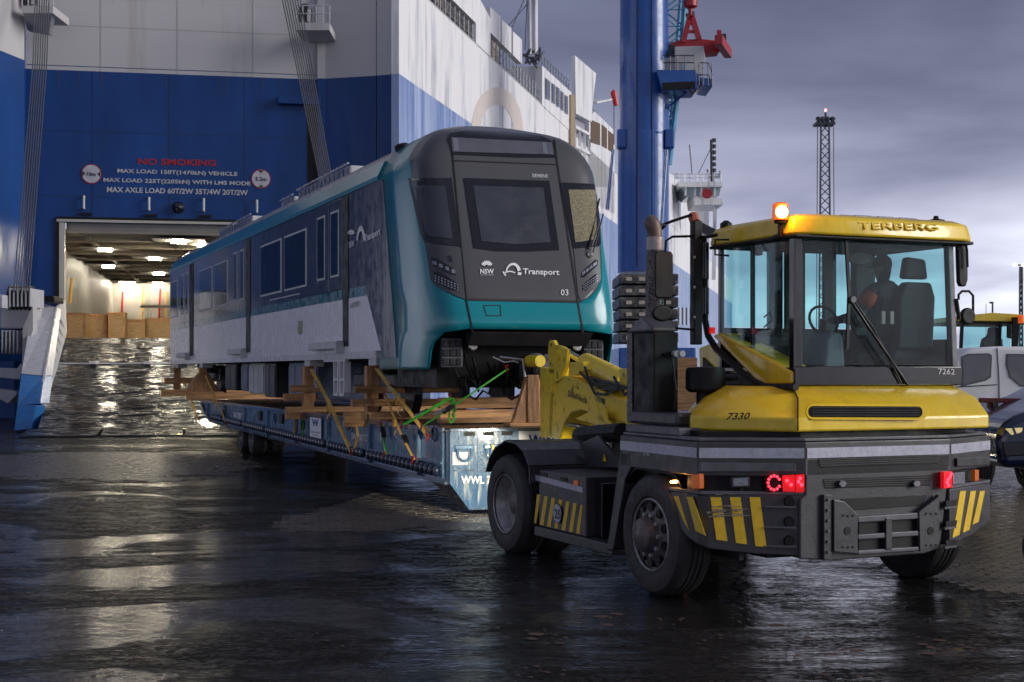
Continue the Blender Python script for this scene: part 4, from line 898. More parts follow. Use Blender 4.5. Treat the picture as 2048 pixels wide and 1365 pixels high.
# corner bumpers with hazard stripes
E_ = (KL, 10.78)
def bumper(segs, z0s, z1):
    """segs = plan points; z0s = bottom height at each"""
    mb = MB(); n = len(segs); th = []
    for (l, u), z0 in zip(segs, z0s):
        v = Vector((7.8-l, 11.6-u)).normalized()*.12; th.append(((l, u, z0), (l, u, z1), (l+v.x, u+v.y, z1), (l+v.x, u+v.y, z0)))
    vs = [p for q in th for p in q]
    fs = [(i*4+j, i*4+(j+1) % 4, (i+1)*4+(j+1) % 4, (i+1)*4+j) for i in range(n-1) for j in range(4)]+[(0, 1, 2, 3), ((n-1)*4+3, (n-1)*4+2, (n-1)*4+1, (n-1)*4)]
    return mb.add(vs, fs)
AB = lambda t: (A_[0]+(B_[0]-A_[0])*t, A_[1]+(B_[1]-A_[1])*t)
CD = lambda t: (C_[0]+(D_[0]-C_[0])*t, C_[1]+(D_[1]-C_[1])*t)
part(bumper([E_, (KL, 10.5), (KL+.02, 10.36), AB(.1), AB(.5), AB(1.0)], [.75, .58, .53, .50, .46, .44], .955), 'corner_bumper', tgrey, tk, K, .01)
part(bumper([CD(0), CD(.5), CD(1), (9.43, 10.7)], [.46, .50, .6, .75], .955), 'corner_bumper', tgrey, tk, K, .01)
part(bumper([(KL-.01, 10.8), AB(.02), AB(.98)], [.957, .957, .957], .985), 'bumper_top', tgrey2, tk, K, .004)
part(bumper([CD(.03), CD(1), (9.44, 10.7)], [.957, .957, .957], .985), 'bumper_top', tgrey2, tk, K, .004)
hz = slab
for q in ([(1347, 993), (1357, 993), (1378, 1062), (1366, 1040)],):
    slab([kx(x, y, KL-.004) for x, y in q], 'hazard_stripe', hyel, tk, K, (.003, 0, 0))
for q in ([(1373, 994), (1385, 994), (1411, 1072), (1391, 1062)],):
    slab([kx(x, y, KL-.004) for x, y in q], 'hazard_stripe', hyel, tk, K, (.003, 0, 0))
for x in (1421, 1460, 1499):
    slab([cp(x, 995, .004), cp(x+21, 995, .004), cp(x+34, 1083+(x-1421)*.16, .004), cp(x+12, 1080+(x-1421)*.16, .004)], 'hazard_stripe', hyel, tk, K, (0, .003, 0))
for x0, x1, y0 in ((1920, 1932, 1076), (1941, 1952, 1066), (1960, 1970, 1050)):
    slab([rpn(x0, 983, .004), rpn(x1, 982, .004), rpn(x1-13, y0-6, .004), rpn(x0-15, y0, .004)], 'hazard_stripe', hyel, tk, K, (0, .003, 0))
for y in (1003, 1044, 1082):
    part(MB().lathe(cp(1578, y, -.005), (-.4, -1, 0), [(0, .05), (.02, .04), (.02, 0)], 14), 'step_hole', black_matt, tk, K)
    slab([cp(1530, y+10, .02), cp(1592, y+10, .02), cp(1592, y+14, .02), cp(1530, y+12, .02)], 'step_lip', tgrey2, tk, K, (0, .03, 0))
    slab([rpn(1892, y-1, .004), rpn(1915, y-3, .004), rpn(1912, y+10, .004), rpn(1892, y+12, .004)], 'step_hole', black_matt, tk, K, (0, .01, 0))
    slab([rpn(1890, y+12, .02), rpn(1913, y+9, .02), rpn(1913, y+13, .02), rpn(1890, y+16, .02)], 'step_lip', tgrey2, tk, K, (0, .03, 0))
scr = MB()
for k in range(26):
    x0 = rj.uniform(1412, 1470); y0 = 1022+rj.gauss(0, 9); L_ = rj.uniform(10, 45)
    if x0+L_ < 1506: scr.prism([cp(x0, y0, .009), cp(x0+L_, y0-4+rj.random()*4, .009), cp(x0+L_-2, y0-2+rj.random()*2, .009), cp(x0+3, y0+1.3, .009)], (0, .002, 0))
part(scr, 'scrape_mark', M('scraped_metal', (.34, .30, .25), .5, col2=(.16, .09, .05), scale=20), tk, K)
# wheel arch side panels
slab([kx(1240, 905), kx(1262, 905), kx(1262, 935), kx(1250, 960), kx(1226, 1100), kx(1213, 1102)], 'arch_panel', tgrey, tk, K, (.5, 0, 0), bevel=.01)
part(MB().prism([(KL+.33, u, z) for u, z in ((11.9, .4), (11.9, 1.12), (10.2, 1.12), (10.2, .4))], (.04, 0, 0)), 'arch_liner', black_matt, tk, K)
pth = [(11.12+.66*math.cos(a), .55+.66*math.sin(a)*.98) for a in np.linspace(.15, 2.6, 12)]
for (u0, z0), (u1, z1) in zip(pth[:-1], pth[1:]): part(MB().prism([(KL+.02, u0, min(z0, 1.1)), (KL+.02, u1, min(z1, 1.1)), (KL+.02, u1, min(z1, 1.1)+.015), (KL+.02, u0, min(z0, 1.1)+.015)], (.4, 0, 0)), 'arch_liner', black_matt, tk, K)
ptext('10 Bar', lambda x, y: kx(x, y, KL-.003), 1286, 911, 1301, 912.5, 905, txt_grey, tk, K, (-.002, 0, 0), bold=.02)
# side box, hazard panel
xb = 6.30
part(B(xb, 7.2, 12.5, 13.6, .36, .955), 'side_box', tgrey, tk, K, .015)
part(B(xb-.03, 7.2, 11.9, 13.65, .26, .36), 'side_sill', tgrey, tk, K, .01)
bx = lambda x, y, o=.004: PX(K, x, y, lat=xb-o)
slab([bx(1070, 950), bx(1165, 975), bx(1165, 986), bx(1070, 961)], 'reflective_band', reflw, tk, K, (.003, 0, 0))
slab([bx(1147, 961, .01), bx(1155, 962, .01), bx(1155, 972, .01), bx(1147, 971, .01)], 'side_marker', lor, tk, K, (.01, 0, 0), bevel=.003)
for k in range(7):
    x = 1068+k*14.5; dy = (x-1068)*.24
    slab([bx(x+6, 989+dy), bx(min(x+13, 1165), 990+dy), bx(x+4, 1048+dy), bx(x-3 if k else 1068, 1046+dy)], 'hazard_stripe', hyel, tk, K, (.003, 0, 0))
c_ = bx(1115, 1027, .012); b_ = part(MB().lathe(c_, (-1, 0, 0), [(0, .105), (.003, .105), (.0031, 0)], 28), 'speed_sign', txt_dark, tk, K)
part(MB().lathe((c_[0]-.0035, *c_[1:]), (-1, 0, 0), [(0, .095), (.002, .095), (.0021, 0)], 28), 'disc', reflw, b_, K)
ptext('25', lambda x, y: bx(x, y, .02), 1109, 1037, 1121, 1039, 1018, txt_dark, tk, K, (-.001, 0, 0), bold=.02)
for x, y in ((1080, 944), (1120, 954)): slab([bx(x, y, .006), bx(x+14, y+3, .006), bx(x+14, y+10, .006), bx(x, y+7, .006)], 'grip_hole', black_matt, tk, K, (.01, 0, 0))
ptext('10 Bar', bx, 1055+16, 948, 1069+16, 951, 943, txt_grey, tk, K, (-.002, 0, 0)) if False else None
part(B(6.55, 6.75, 12.3, 12.47, .83, .87), 'tap_blue', M('tap_blue', (.01, .10, .35), .4), tk, K, .01)
part(B(6.4, 7.2, 12.35, 12.49, .36, .9), 'box_end_door', black_gloss, tk, K, .01)
# drive wheel fender
fd = [(972, 945), (979, 918), (990, 898), (1010, 884), (1030, 889), (1046, 905), (1057, 934), (1058, 968)]
fp_ = [kx(x, y, KL-.03) for x, y in fd]
fen = MB()
for a, b in zip(fp_[:-1], fp_[1:]):
    nn = Vector((0, b[2]-a[2], -(b[1]-a[1]))).normalized()*.02
    fen.prism([a, b, tuple(Vector(b)+nn), tuple(Vector(a)+nn)], (.86, 0, 0))
part(fen, 'wheel_fender', tgrey, tk, K, .004)
part(B(7.0, 8.9, 12.6, 13.7, .9, 1.0), 'rear_deck', deck_m, tk, K, .01)
slab([kx(1165, 885, 6.9), kx(1195, 872, 6.9), kx(1240, 925, 6.9), kx(1240, 935, 6.9), kx(1172, 935, 6.9)], 'slope_plate', tgrey, tk, K, (.04, 0, 0))
slab([kx(1206, 922, 6.89), kx(1213, 924, 6.89), kx(1209, 908, 6.89)], 'warning_triangle', hyel, tk, K, (-.003, 0, 0))
part(MB().tube([kx(1160, 872, 7.2), kx(1200, 868, 7.1), kx(1245, 865, 7.0)], .1, 10), 'hose_bundle', black_matt, tk, K)
# near-side engine tower: deck, cooler, exhaust, intake
part(B(6.32, 7.3, 10.75, 11.72, 1.43, 1.50), 'engine_deck', tgrey2, tk, K, .012)
part(B(6.45, 7.4, 11.0, 11.9, 1.50, 1.62), 'engine_deck', tgrey, tk, K, .03)
cb = part(B(6.5, 6.76, 11.5, 12.0, 1.5, 2.36), 'cooler_box', black_matt, tk, K, .015)
part(B(6.488, 6.5, 11.9, 12.0, 1.5, 2.36), 'perforated_edge', mesh_m, cb, K); part(B(6.5, 6.8, 11.47, 11.5, 1.5, 1.58), 'foot', alu, cb, K)
slab([(6.48, 12.02, 2.36), (6.48, 11.7, 2.52), (6.48, 11.5, 2.40), (6.48, 11.5, 2.36)], 'cowl', tgrey2, cb, K, (.26, 0, 0), bevel=.02)
ex = kx(1310, 600, 6.72); X0, U0_ = ex[0], ex[1]
part(MB().lathe((X0, U0_, 2.4), (0, 0, 1), [(0, .085), (.75, .085), (.75, .07)], 24), 'exhaust_guard', mesh_m, tk, K, smooth=True)
part(MB().lathe((X0, U0_, 3.13), (0, 0, 1), [(0, .084), (.14, .084), (.15, .06)], 24), 'exhaust_collar', rim_m, tk, K, smooth=True)
part(MB().tube([(X0, U0_, 3.25), (X0-.005, U0_, 3.33), (X0-.02, U0_+.01, 3.39), (X0-.05, U0_+.02, 3.44), (X0-.07, U0_+.03, 3.46)], [.07, .072, .078, .066, .04], 16), 'exhaust_pipe', M('exhaust_rust', (.16, .12, .10), .5, metal=.4), tk, K, smooth=True)
part(MB().lathe((X0, U0_-.05, 2.25), (0, 0, 1), [(0, .17), (.1, .17), (.22, .1)], 24), 'muffler_bulge', rim_m, tk, K, smooth=True)
it = kx(1411, 780, 6.95)
part(MB().lathe((it[0], it[1], 1.5), (0, 0, 1), [(0, .16), (.12, .085), (.3, .085), (.3, .15), (.33, .185), (.50, .185), (.53, .17), (.54, .0)], 28), 'air_intake', black_matt, tk, K, smooth=30)
part(MB().lathe((it[0], it[1], 1.58), (0, 0, 1), [(0, .13), (.03, .13), (.03, .09)], 28), 'intake_clamp', alu, tk, K, smooth=True)
part(MB().tube([kx(1443, 758, 7.1), kx(1475, 758, 7.2)], .02), 'intake_stay', black_matt, tk, K)
# hood
Pb = [(6.5, 10.85), (6.62, 10.55), (7.07, 10.05), (8.72, 10.05), (9.2, 10.1), (9.38, 10.6), (9.35, 11.6), (6.9, 11.6)]
Qt = [(7.0, 11.05), (7.08, 10.9), (7.38, 10.58), (8.80, 10.58), (9.22, 10.6), (9.29, 10.75), (9.28, 11.5), (7.2, 11.5)]
n = len(Pb); vs = [(x, y, 1.48) for x, y in Pb]+[(x, y, 1.595) for x, y in Pb]+[((p[0]+q[0])/2-.05*(q[0]-p[0]), (p[1]+q[1])/2-.14*(q[1]-p[1]), 1.755) for p, q in zip(Pb, Qt)]+[(x, y, 1.86) for x, y in Qt]
fs = [tuple(range(n)), tuple(range(3*n, 4*n))]+[(k*n+i, k*n+(i+1) % n, (k+1)*n+(i+1) % n, (k+1)*n+i) for k in range(3) for i in range(n)]
part(MB().add(vs, fs), 'hood', yel, tk, K, .02, smooth=35, seg=3)
# intake slot on the hood slope: lies on the lower slope facet
def hoodpt(x, y, o=.006):
    a, b, c_ = Vector((7.07, 10.05, 1.595)), Vector((8.72, 10.05, 1.595)), Vector((7.07+.155-.0155, 10.05+.265-.074, 1.755))
    n_ = (b-a).cross(c_-a).normalized(); 
    if n_.y > 0: n_ = -n_
    c0, s0 = K; p = (x-1024)/F; q = -(y-742)/F; d = Vector((c0*p+s0, -s0*p+c0, q)); O = Vector((0, 0, EYE))
    t = n_.dot(a+n_*o-O)/n_.dot(d); return tuple(O+d*t)
sq = []
for k in range(9): a = R(90+k*22.5); sq.append((1626+9*math.cos(a), 823.5-11*math.sin(a)))
for k in range(9): a = R(270+k*22.5); sq.append((1836+9*math.cos(a), 824.5-11*math.sin(a)))
rim_ = []
for k in range(9): a = R(90+k*22.5); rim_.append((1626+14*math.cos(a), 823.5-16*math.sin(a)))
for k in range(9): a = R(270+k*22.5); rim_.append((1836+22*math.cos(a), 824.5-16*math.sin(a)))
hs = slab([hoodpt(*p) for p in rim_], 'hood_slot_rim', yel, tk, K, (0, .012, -.003), bevel=.004)
slab([hoodpt(*p, .010) for p in sq], 'hood_slot', black_matt, hs, K, (0, .01, -.003))
for k in range(4): part(MB().beam(hoodpt(1624, 816+k*5, .013), hoodpt(1838, 816+k*5, .013), .006, .004), 'slot_bar', darkmetal, hs, K)
for q in ([(7.07, 10.045), (7.38, 10.57)], ):
    part(MB().tube([(7.07, 10.043, 1.49), (7.07, 10.043, 1.597), (7.21, 10.24, 1.762), (7.38, 10.572, 1.866)], .006, 6), 'panel_gap', black_matt, tk, K)
lettering('7330', PXV(K, 1454, 842, Pb[1], Pb[2], .0), PXV(K, 1499, 841, Pb[1], Pb[2], .0), PXV(K, 1458, 828, Pb[1], Pb[2], .0), txt_dark, tk, K, (-.06, -.08, .01), bold=.02, shear=.15)
part(ringprism(1.43, 1.48, -.22), 'hood_gap', black_matt, tk, K)
# cab
ca0, ca1, cu0, cu1 = 7.43, 9.28, 10.6, 11.9
cab = part(B(ca0, ca1, cu0, cu1, 1.86, 1.98), 'cab_floor', black_matt, tk, K, .01)
part(B(ca0-.01, ca1+.02, cu0-.03, cu0+.02, 1.865, 2.04), 'cab_front_panel', black_gloss, tk, K, .012)
part(B(ca0-.01, ca0+.03, cu0+.0, cu1, 1.99, 2.03), 'side_sill', black_gloss, tk, K, .006)
zt_ = 3.2
def pillar(l, u, w_, name='pillar', lean=(0, 0), mt=black_gloss): return part(MB().beam((l, u, 2.0), (l+lean[0], u+lean[1], zt_), w_, w_), name, mt, tk, K, .012)
pillar(ca0+.03, cu0+.03, .09); pillar(ca1-.03, cu0+.04, .07, lean=(-.03, .03), mt=tgrey2); pillar(ca0+.03, cu1-.03, .05); pillar(ca1-.03, cu1-.03, .07); pillar(8.08, cu1-.03, .12); pillar(8.75, cu1-.03, .09)
pillar(ca0+.05, 11.35, .04)
part(MB().box(ca0+.07, ca1-.06, cu1-.05, cu1, 1.98, 2.42), 'back_panel', seat_m, tk, K, .01)
part(MB().box(ca1-.03, ca1, cu0+.07, cu1, 1.98, 2.3), 'door_panel', seat_m, tk, K, .01)
part(B(8.97, ca1-.07, cu1-.16, cu1-.06, 2.0, zt_), 'cabinet', seat_m, tk, K, .01); part(B(8.62, 8.74, cu1-.10, cu1-.06, 2.4, zt_), 'window_post', seat_m, tk, K, .01)
part(B(8.16, 8.40, cu1-.10, cu1-.065, 2.4, zt_), 'window_post', seat_m, tk, K, .01)
part(B(ca0+.1, ca1-.05, cu0+.02, cu0+.06, 2.05, zt_), 'front_window', cabglass_f, tk, K)
part(B(ca0+.1, ca1-.08, cu1-.02, cu1, 2.43, zt_), 'back_window', cabglass, tk, K)
slab([(ca0+.02, cu0+.08, 2.0), (ca0+.02, cu1-.06, 2.37), (ca0+.02, cu1-.06, zt_), (ca0+.02, cu0+.08, zt_)], 'side_window', cabglass_f, tk, K, (.01, 0, 0))
slab([(ca1-.02, cu0+.08, 2.3), (ca1-.02, cu1-.06, 2.3), (ca1-.02, cu1-.06, zt_), (ca1-.02, cu0+.08, zt_)], 'side_window', cabglass, tk, K, (.01, 0, 0))
# dark roof liner and roof shell with raised lettering
part(B(ca0-.06, ca1+.1, cu0-.10, cu1+.05, 3.185, 3.215), 'roof_liner', black_matt, tk, K, .01)
rf = [(ca0-.05, cu0-.04), (ca0+.16, cu0-.13), (ca1-.02, cu0-.13), (ca1+.12, cu0-.04), (ca1+.12, cu1+.05), (ca0-.05, cu1+.05)]
n = len(rf); cc = ((ca0+ca1)/2, (cu0+cu1)/2)
vs = [(x, y, 3.215) for x, y in rf]+[(x, y, 3.25) for x, y in rf]+[(cc[0]+(x-cc[0])*.975, cc[1]+(y-cc[1])*.965, 3.37) for x, y in rf]+[(cc[0]+(x-cc[0])*.9, cc[1]+(y-cc[1])*.88, 3.405) for x, y in rf]
part(MB().add(vs, [tuple(range(n)), tuple(range(3*n, 4*n))]+[(k*n+i, k*n+(i+1) % n, (k+1)*n+(i+1) % n, (k+1)*n+i) for k in range(3) for i in range(n)]), 'roof', yel, tk, K, .02, smooth=35, seg=3)
rfp = lambda x, y: PX(K, x, y, u=cu0-.125)
lettering('TERBERG', rfp(1718, 459), rfp(1876, 462), tuple(Vector(rfp(1718, 444))+Vector((0, .03, 0))), yel, tk, K, (0, -.012, 0), bold=.01, depth=.006)
rb = part(B(8.0, 8.9, cu0+.1, cu0+.35, 3.39, 3.43), 'roof_lamp_bar', tgrey2, tk, K, .015)
for k in range(3): part(B(8.15+k*.25, 8.33+k*.25, cu0+.07, cu0+.12, 3.39, 3.43), 'lamp', lens, rb, K, .006)
part(MB().lathe((9.1, cu0+.1, 3.395), (0, 0, 1), [(0, .08), (.03, .08), (.04, .03), (.07, .02), (.07, 0)], 14), 'roof_vent', black_matt, tk, K)
part(MB().lathe(kx(1452, 448, 7.5), (0, 0, 1), [(-.08, .06), (.0, .06), (.03, .02), (.03, 0)], 12), 'roof_vent', black_matt, tk, K)
bc = PX(K, 1561, 425, u=cu0+.1); bl_ = Vector(bc)
bcn = part(MB().lathe(bl_-Vector((0, 0, .16)), (0, 0, 1), [(-.06, .025), (.06, .025), (.06, .055), (.09, .06)], 16), 'beacon', black_matt, tk, K, smooth=True)
part(MB().lathe(bl_-Vector((0, 0, .07)), (0, 0, 1), [(0, .075), (.14, .07), (.155, .05), (.155, 0)], 20), 'dome', beacond, bcn, K, smooth=True)
part(MB().lathe(bl_-Vector((.03, .062, .005)), (-.4, -1, 0), [(0, .055), (.02, .05), (.03, 0)], 16), 'bulb', beacon, bcn, K, smooth=True)
part(MB().beam(bl_-Vector((0, 0, .2)), bl_+Vector((.05, .2, -.22)), .03, .03), 'bracket', black_matt, bcn, K)
# interior
st = part(B(8.72, 9.12, 10.85, 11.25, 2.1, 2.25), 'seat', seat_m, tk, K, .05, seg=4)
sx_ = 8.95
part(MB().prism([(sx_-.21, 10.80, 2.2), (sx_+.21, 10.80, 2.2), (sx_+.22, 10.78, 2.7), (sx_+.17, 10.78, 2.84), (sx_-.13, 10.78, 2.84), (sx_-.2, 10.78, 2.7)], (0, .11, 0)), 'backrest', seat_m, st, K, .03, seg=3)
part(MB().prism([(sx_-.14, 10.80, 2.87), (sx_+.15, 10.80, 2.87), (sx_+.12, 10.80, 3.06), (sx_-.10, 10.80, 3.08)], (0, .1, 0)), 'headrest', seat_m, st, K, .03, seg=3)
s2 = kx(1670, 700, 7.95); part(MB().prism([(s2[0]-.13, s2[1], 2.0), (s2[0]+.13, s2[1], 2.0), (s2[0]+.1, s2[1], 2.34), (s2[0]-.03, s2[1], 2.36), (s2[0]-.1, s2[1], 2.28)], (0, .3, 0)), 'console', M('console_grey', (.12, .12, .14), .6), tk, K, .04, seg=4)
part(MB().tube([(8.25+.16*math.cos(a), 11.3+.05*math.sin(a), 2.48+.14*math.sin(a)) for a in np.linspace(0, 6.28, 20)], .014, 8), 'steering_wheel', black_matt, tk, K)
part(MB().tube([(8.25, 11.3, 2.48), (8.3, 11.45, 2.1)], .03), 'steering_column', black_matt, tk, K)
part(B(7.55, 8.05, 11.5, 11.8, 2.0, 2.35), 'dashboard', black_matt, tk, K, .05, seg=3)
part(MB().tube([kx(1528, 655, 7.8), kx(1545, 640, 7.8), kx(1540, 625, 7.8), kx(1528, 635, 7.8)], .008), 'cable', black_matt, tk, K)
im = PX(K, 1722, 517, u=cu0+.2); part(MB().prism([Vector(im)+Vector((.14*math.cos(a), 0, .065*math.sin(a))) for a in np.linspace(0, 6.1, 14)], (.02, .05, 0)), 'cab_mirror', black_matt, tk, K, .01)
part(MB().tube([PX(K, 1712, 475, u=cu0+.15), PX(K, 1733, 505, u=cu0+.2)], .014), 'mirror_stay', black_matt, tk, K)
for xx in ((1516, 470, 1516, 515), ): 
    p = kx(1516, 490, 7.75); part(MB().lathe(p, (0, 0, -1), [(-.12, .055), (.0, .055), (.02, .045), (.10, .045), (.11, 0)], 14), 'loudspeaker_mount', darkmetal, tk, K)
p = kx(1552, 505, 7.8); part(MB().prism([Vector(p)+Vector(q) for q in ((-.06, 0, .05), (.07, 0, .06), (.05, 0, -.06), (-.02, 0, -.07))], (0, .04, 0)), 'sun_mirror', tgrey2, tk, K, .01)
# wipers
fw = lambda x, y, o=.03: PX(K, x, y, u=cu0-o)
wpr = part(MB().tube([fw(1700, 600), fw(1740, 660, .06), fw(1815, 770, .05)], .014), 'wiper_arm', black_matt, tk, K)
part(MB().tube([fw(1706, 600), fw(1745, 655, .06), fw(1803, 768, .05)], .009), 'wiper_arm', black_matt, tk, K)
part(MB().beam(fw(1692, 480), fw(1698, 590), .03, .02).beam(fw(1698, 590), fw(1694, 700), .03, .02), 'wiper_blade', black_matt, tk, K)
part(MB().lathe(fw(1702, 600, .03), (0, -1, 0), [(0, .03), (.04, .03), (.04, 0)], 12), 'wiper_pivot', tgrey2, tk, K)
ptext('7262', lambda x, y: PX(K, x, y, u=cu0-.035), 1876, 749, 1909, 750, 737, txt_grey, tk, K, (0, -.002, 0), bold=.015)
# side: yellow panels, tube frame
sy = lambda x, y, lat=7.40: kx(x, y, lat)
slab([sy(1424, 672), sy(1436, 667), sy(1583, 744), sy(1583, 767), sy(1528, 768), sy(1510, 760)], 'side_cowl', yel, tk, K, (.3, 0, 0), bevel=.02, seg=3)
slab([sy(1397, 696, 7.55), sy(1425, 686, 7.55), sy(1510, 772, 7.55), sy(1500, 792, 7.55), sy(1400, 792, 7.55)], 'rear_cowl', yel, tk, K, (.3, 0, 0), bevel=.02, seg=3)
slab([sy(1405, 715, 7.53), sy(1430, 740, 7.53), sy(1405, 735, 7.53)], 'cowl_recess', black_matt, tk, K, (.02, 0, 0))
tp = [(1407, 478), (1409, 560), (1410, 640), (1416, 672), (1432, 698), (1470, 734), (1505, 762), (1530, 774), (1592, 775)]
part(MB().tube([sy(x, y, 7.30) for x, y in tp], .032, 12), 'guard_tube', black_matt, tk, K, smooth=True)
part(MB().beam(sy(1392, 443, 7.15), sy(1392, 690, 7.15), .09, .09), 'mast_column', black_matt, tk, K, .01)
part(MB().beam(sy(1412, 485, 7.25), sy(1412, 560, 7.25), .05, .04).beam(sy(1412, 575, 7.25), sy(1412, 630, 7.25), .05, .04), 'grab_handle', black_gloss, tk, K, .01)
for k in range(3): part(MB().lathe(sy(1390, 515+k*60, 7.1), (-1, 0, 0), [(0, .014), (.01, .014), (.011, 0)], 8), 'bolt', alu, tk, K)
part(MB().tube([sy(1385, 430, 7.15), sy(1390, 445, 7.15)], .05), 'mast_lamp', M('lamp_pink', (.4, .12, .07), .4), tk, K)
part(MB().tube([sy(1384, 430, 7.1), sy(1350, 441, 6.95), sy(1320, 452, 6.85)], .014), 'mirror_arm', black_matt, tk, K)
part(MB().prism([sy(1297, 460, 6.8), sy(1322, 447, 6.8), sy(1328, 452, 6.8), sy(1300, 478, 6.8)], (.04, 0, 0)), 'top_mirror', black_gloss, tk, K, .01)
part(MB().tube([sy(1385, 473, 7.1), sy(1345, 474, 6.95), sy(1332, 482, 6.9), sy(1330, 510, 6.85), sy(1330, 600, 6.85), sy(1328, 655, 6.85), sy(1388, 660, 7.1)], .012), 'mirror_arm', black_matt, tk, K)
p = Vector(PX(K, 1328, 550, u=11.25)); part(MB().prism([p+Vector((x*.095, 0, z*.215)) for x, z in ((-1, -.85), (-.8, -1), (.8, -1), (1, -.85), (1, .85), (.8, 1), (-.8, 1), (-1, .85))], (.03, .07, 0)), 'side_mirror', black_matt, tk, K, .015, seg=3)
p = Vector(PX(K, 1326, 627, u=11.25)); part(MB().prism([p+Vector((.11*math.cos(a), 0, .075*math.sin(a))) for a in np.linspace(0, 5.98, 16)], (.02, .07, 0)), 'wide_mirror', black_matt, tk, K, .02, seg=3)
part(MB().tube([sy(1435, 470, 7.3), sy(1412, 475, 7.2), sy(1390, 474, 7.15)], .016), 'roof_stay', black_matt, tk, K)
part(MB().tube([sy(1458, 480, 7.35), sy(1430, 480, 7.25), sy(1430, 510, 7.25), sy(1458, 512, 7.35)], .010), 'bracket', black_matt, tk, K)
part(MB().tube([sy(1310, 665, 6.75), sy(1312, 700, 6.6), sy(1345, 720, 6.6), sy(1352, 780, 6.6), sy(1350, 820, 6.6)], .012), 'cable', black_matt, tk, K)
for dx in (0, 12): part(MB().lathe(sy(1348+dx, 708, 6.7), (0, -1, 0), [(0, .03), (.05, .03), (.05, 0)], 12), 'gauge', alu, tk, K)
slab([sy(1418, 655, 7.2), sy(1425, 655, 7.2), sy(1425, 668, 7.2), sy(1418, 668, 7.2)], 'marker_red', lredd, tk, K, (.03, 0, 0))
# right mirrors on loops
p = Vector(PX(K, 1926, 528, u=10.65)); part(MB().prism([p+Vector((x*.062, 0, z*.215)) for x, z in ((-1, .9), (-.7, 1), (.7, 1), (1, .8), (1, -.7), (.6, -1), (-.4, -1), (-.75, -.8))], (.02, .07, 0)), 'side_mirror', black_matt, tk, K, .015, seg=3)
q_ = lambda x, y: PX(K, x, y, u=10.62)
part(MB().tube([q_(1914, 500), q_(1915, 486), q_(1922, 481), q_(1930, 484), q_(1934, 500), q_(1935, 535)], .011), 'mirror_arm', black_matt, tk, K)
part(MB().tube([q_(1917, 600), q_(1917, 590), q_(1924, 583), q_(1938, 583), q_(1946, 592), q_(1946, 625)], .012), 'mirror_arm', black_matt, tk, K)
part(MB().tube([q_(1912, 598), q_(1918, 640)], .02), 'mirror_post', black_matt, tk, K)
p = Vector(PX(K, 1938, 633, u=10.6)); part(MB().prism([p+Vector((.085*math.cos(a), 0, .082*math.sin(a))) for a in np.linspace(0, 5.98, 16)], (.02, .07, 0)), 'wide_mirror', black_matt, tk, K, .02, seg=3)
# rearward work lamps (lit) shining on the trailer front
for l_, z_, en in ((6.7, 1.0, 520), (8.6, 1.0, 130)):
    wl = part(B(l_-.06, l_+.06, 15.05, 15.12, z_-.05, z_+.05), 'work_lamp', black_matt, tk, K, .008)
    part(B(l_-.045, l_+.045, 15.12, 15.13, z_-.035, z_+.035), 'lens', worklamp, wl, K)
    ld = bpy.data.lights.new('work_lamp_light', 'SPOT'); ld.energy = en; ld.spot_size = R(36); ld.spot_blend = .6; ld.color = (1, .9, .68); ld.shadow_soft_size = .05
    lo = bpy.data.objects.new('work_lamp_light', ld); C.objects.link(lo); lo.location = wd(K, (l_, 15.2, z_)); tgt = wd(T, (6.75, 18.45, .5)); lo.rotation_euler = (tgt-lo.location).to_track_quat('-Z', 'Y').to_euler()
ld = bpy.data.lights.new('beacon_light', 'POINT'); ld.energy = 7; ld.color = (1, .35, .06); ld.shadow_soft_size = .05
lo = bpy.data.objects.new('beacon_light', ld); C.objects.link(lo); lo.location = wd(K, bl_+Vector((-.06, -.16, .02)))

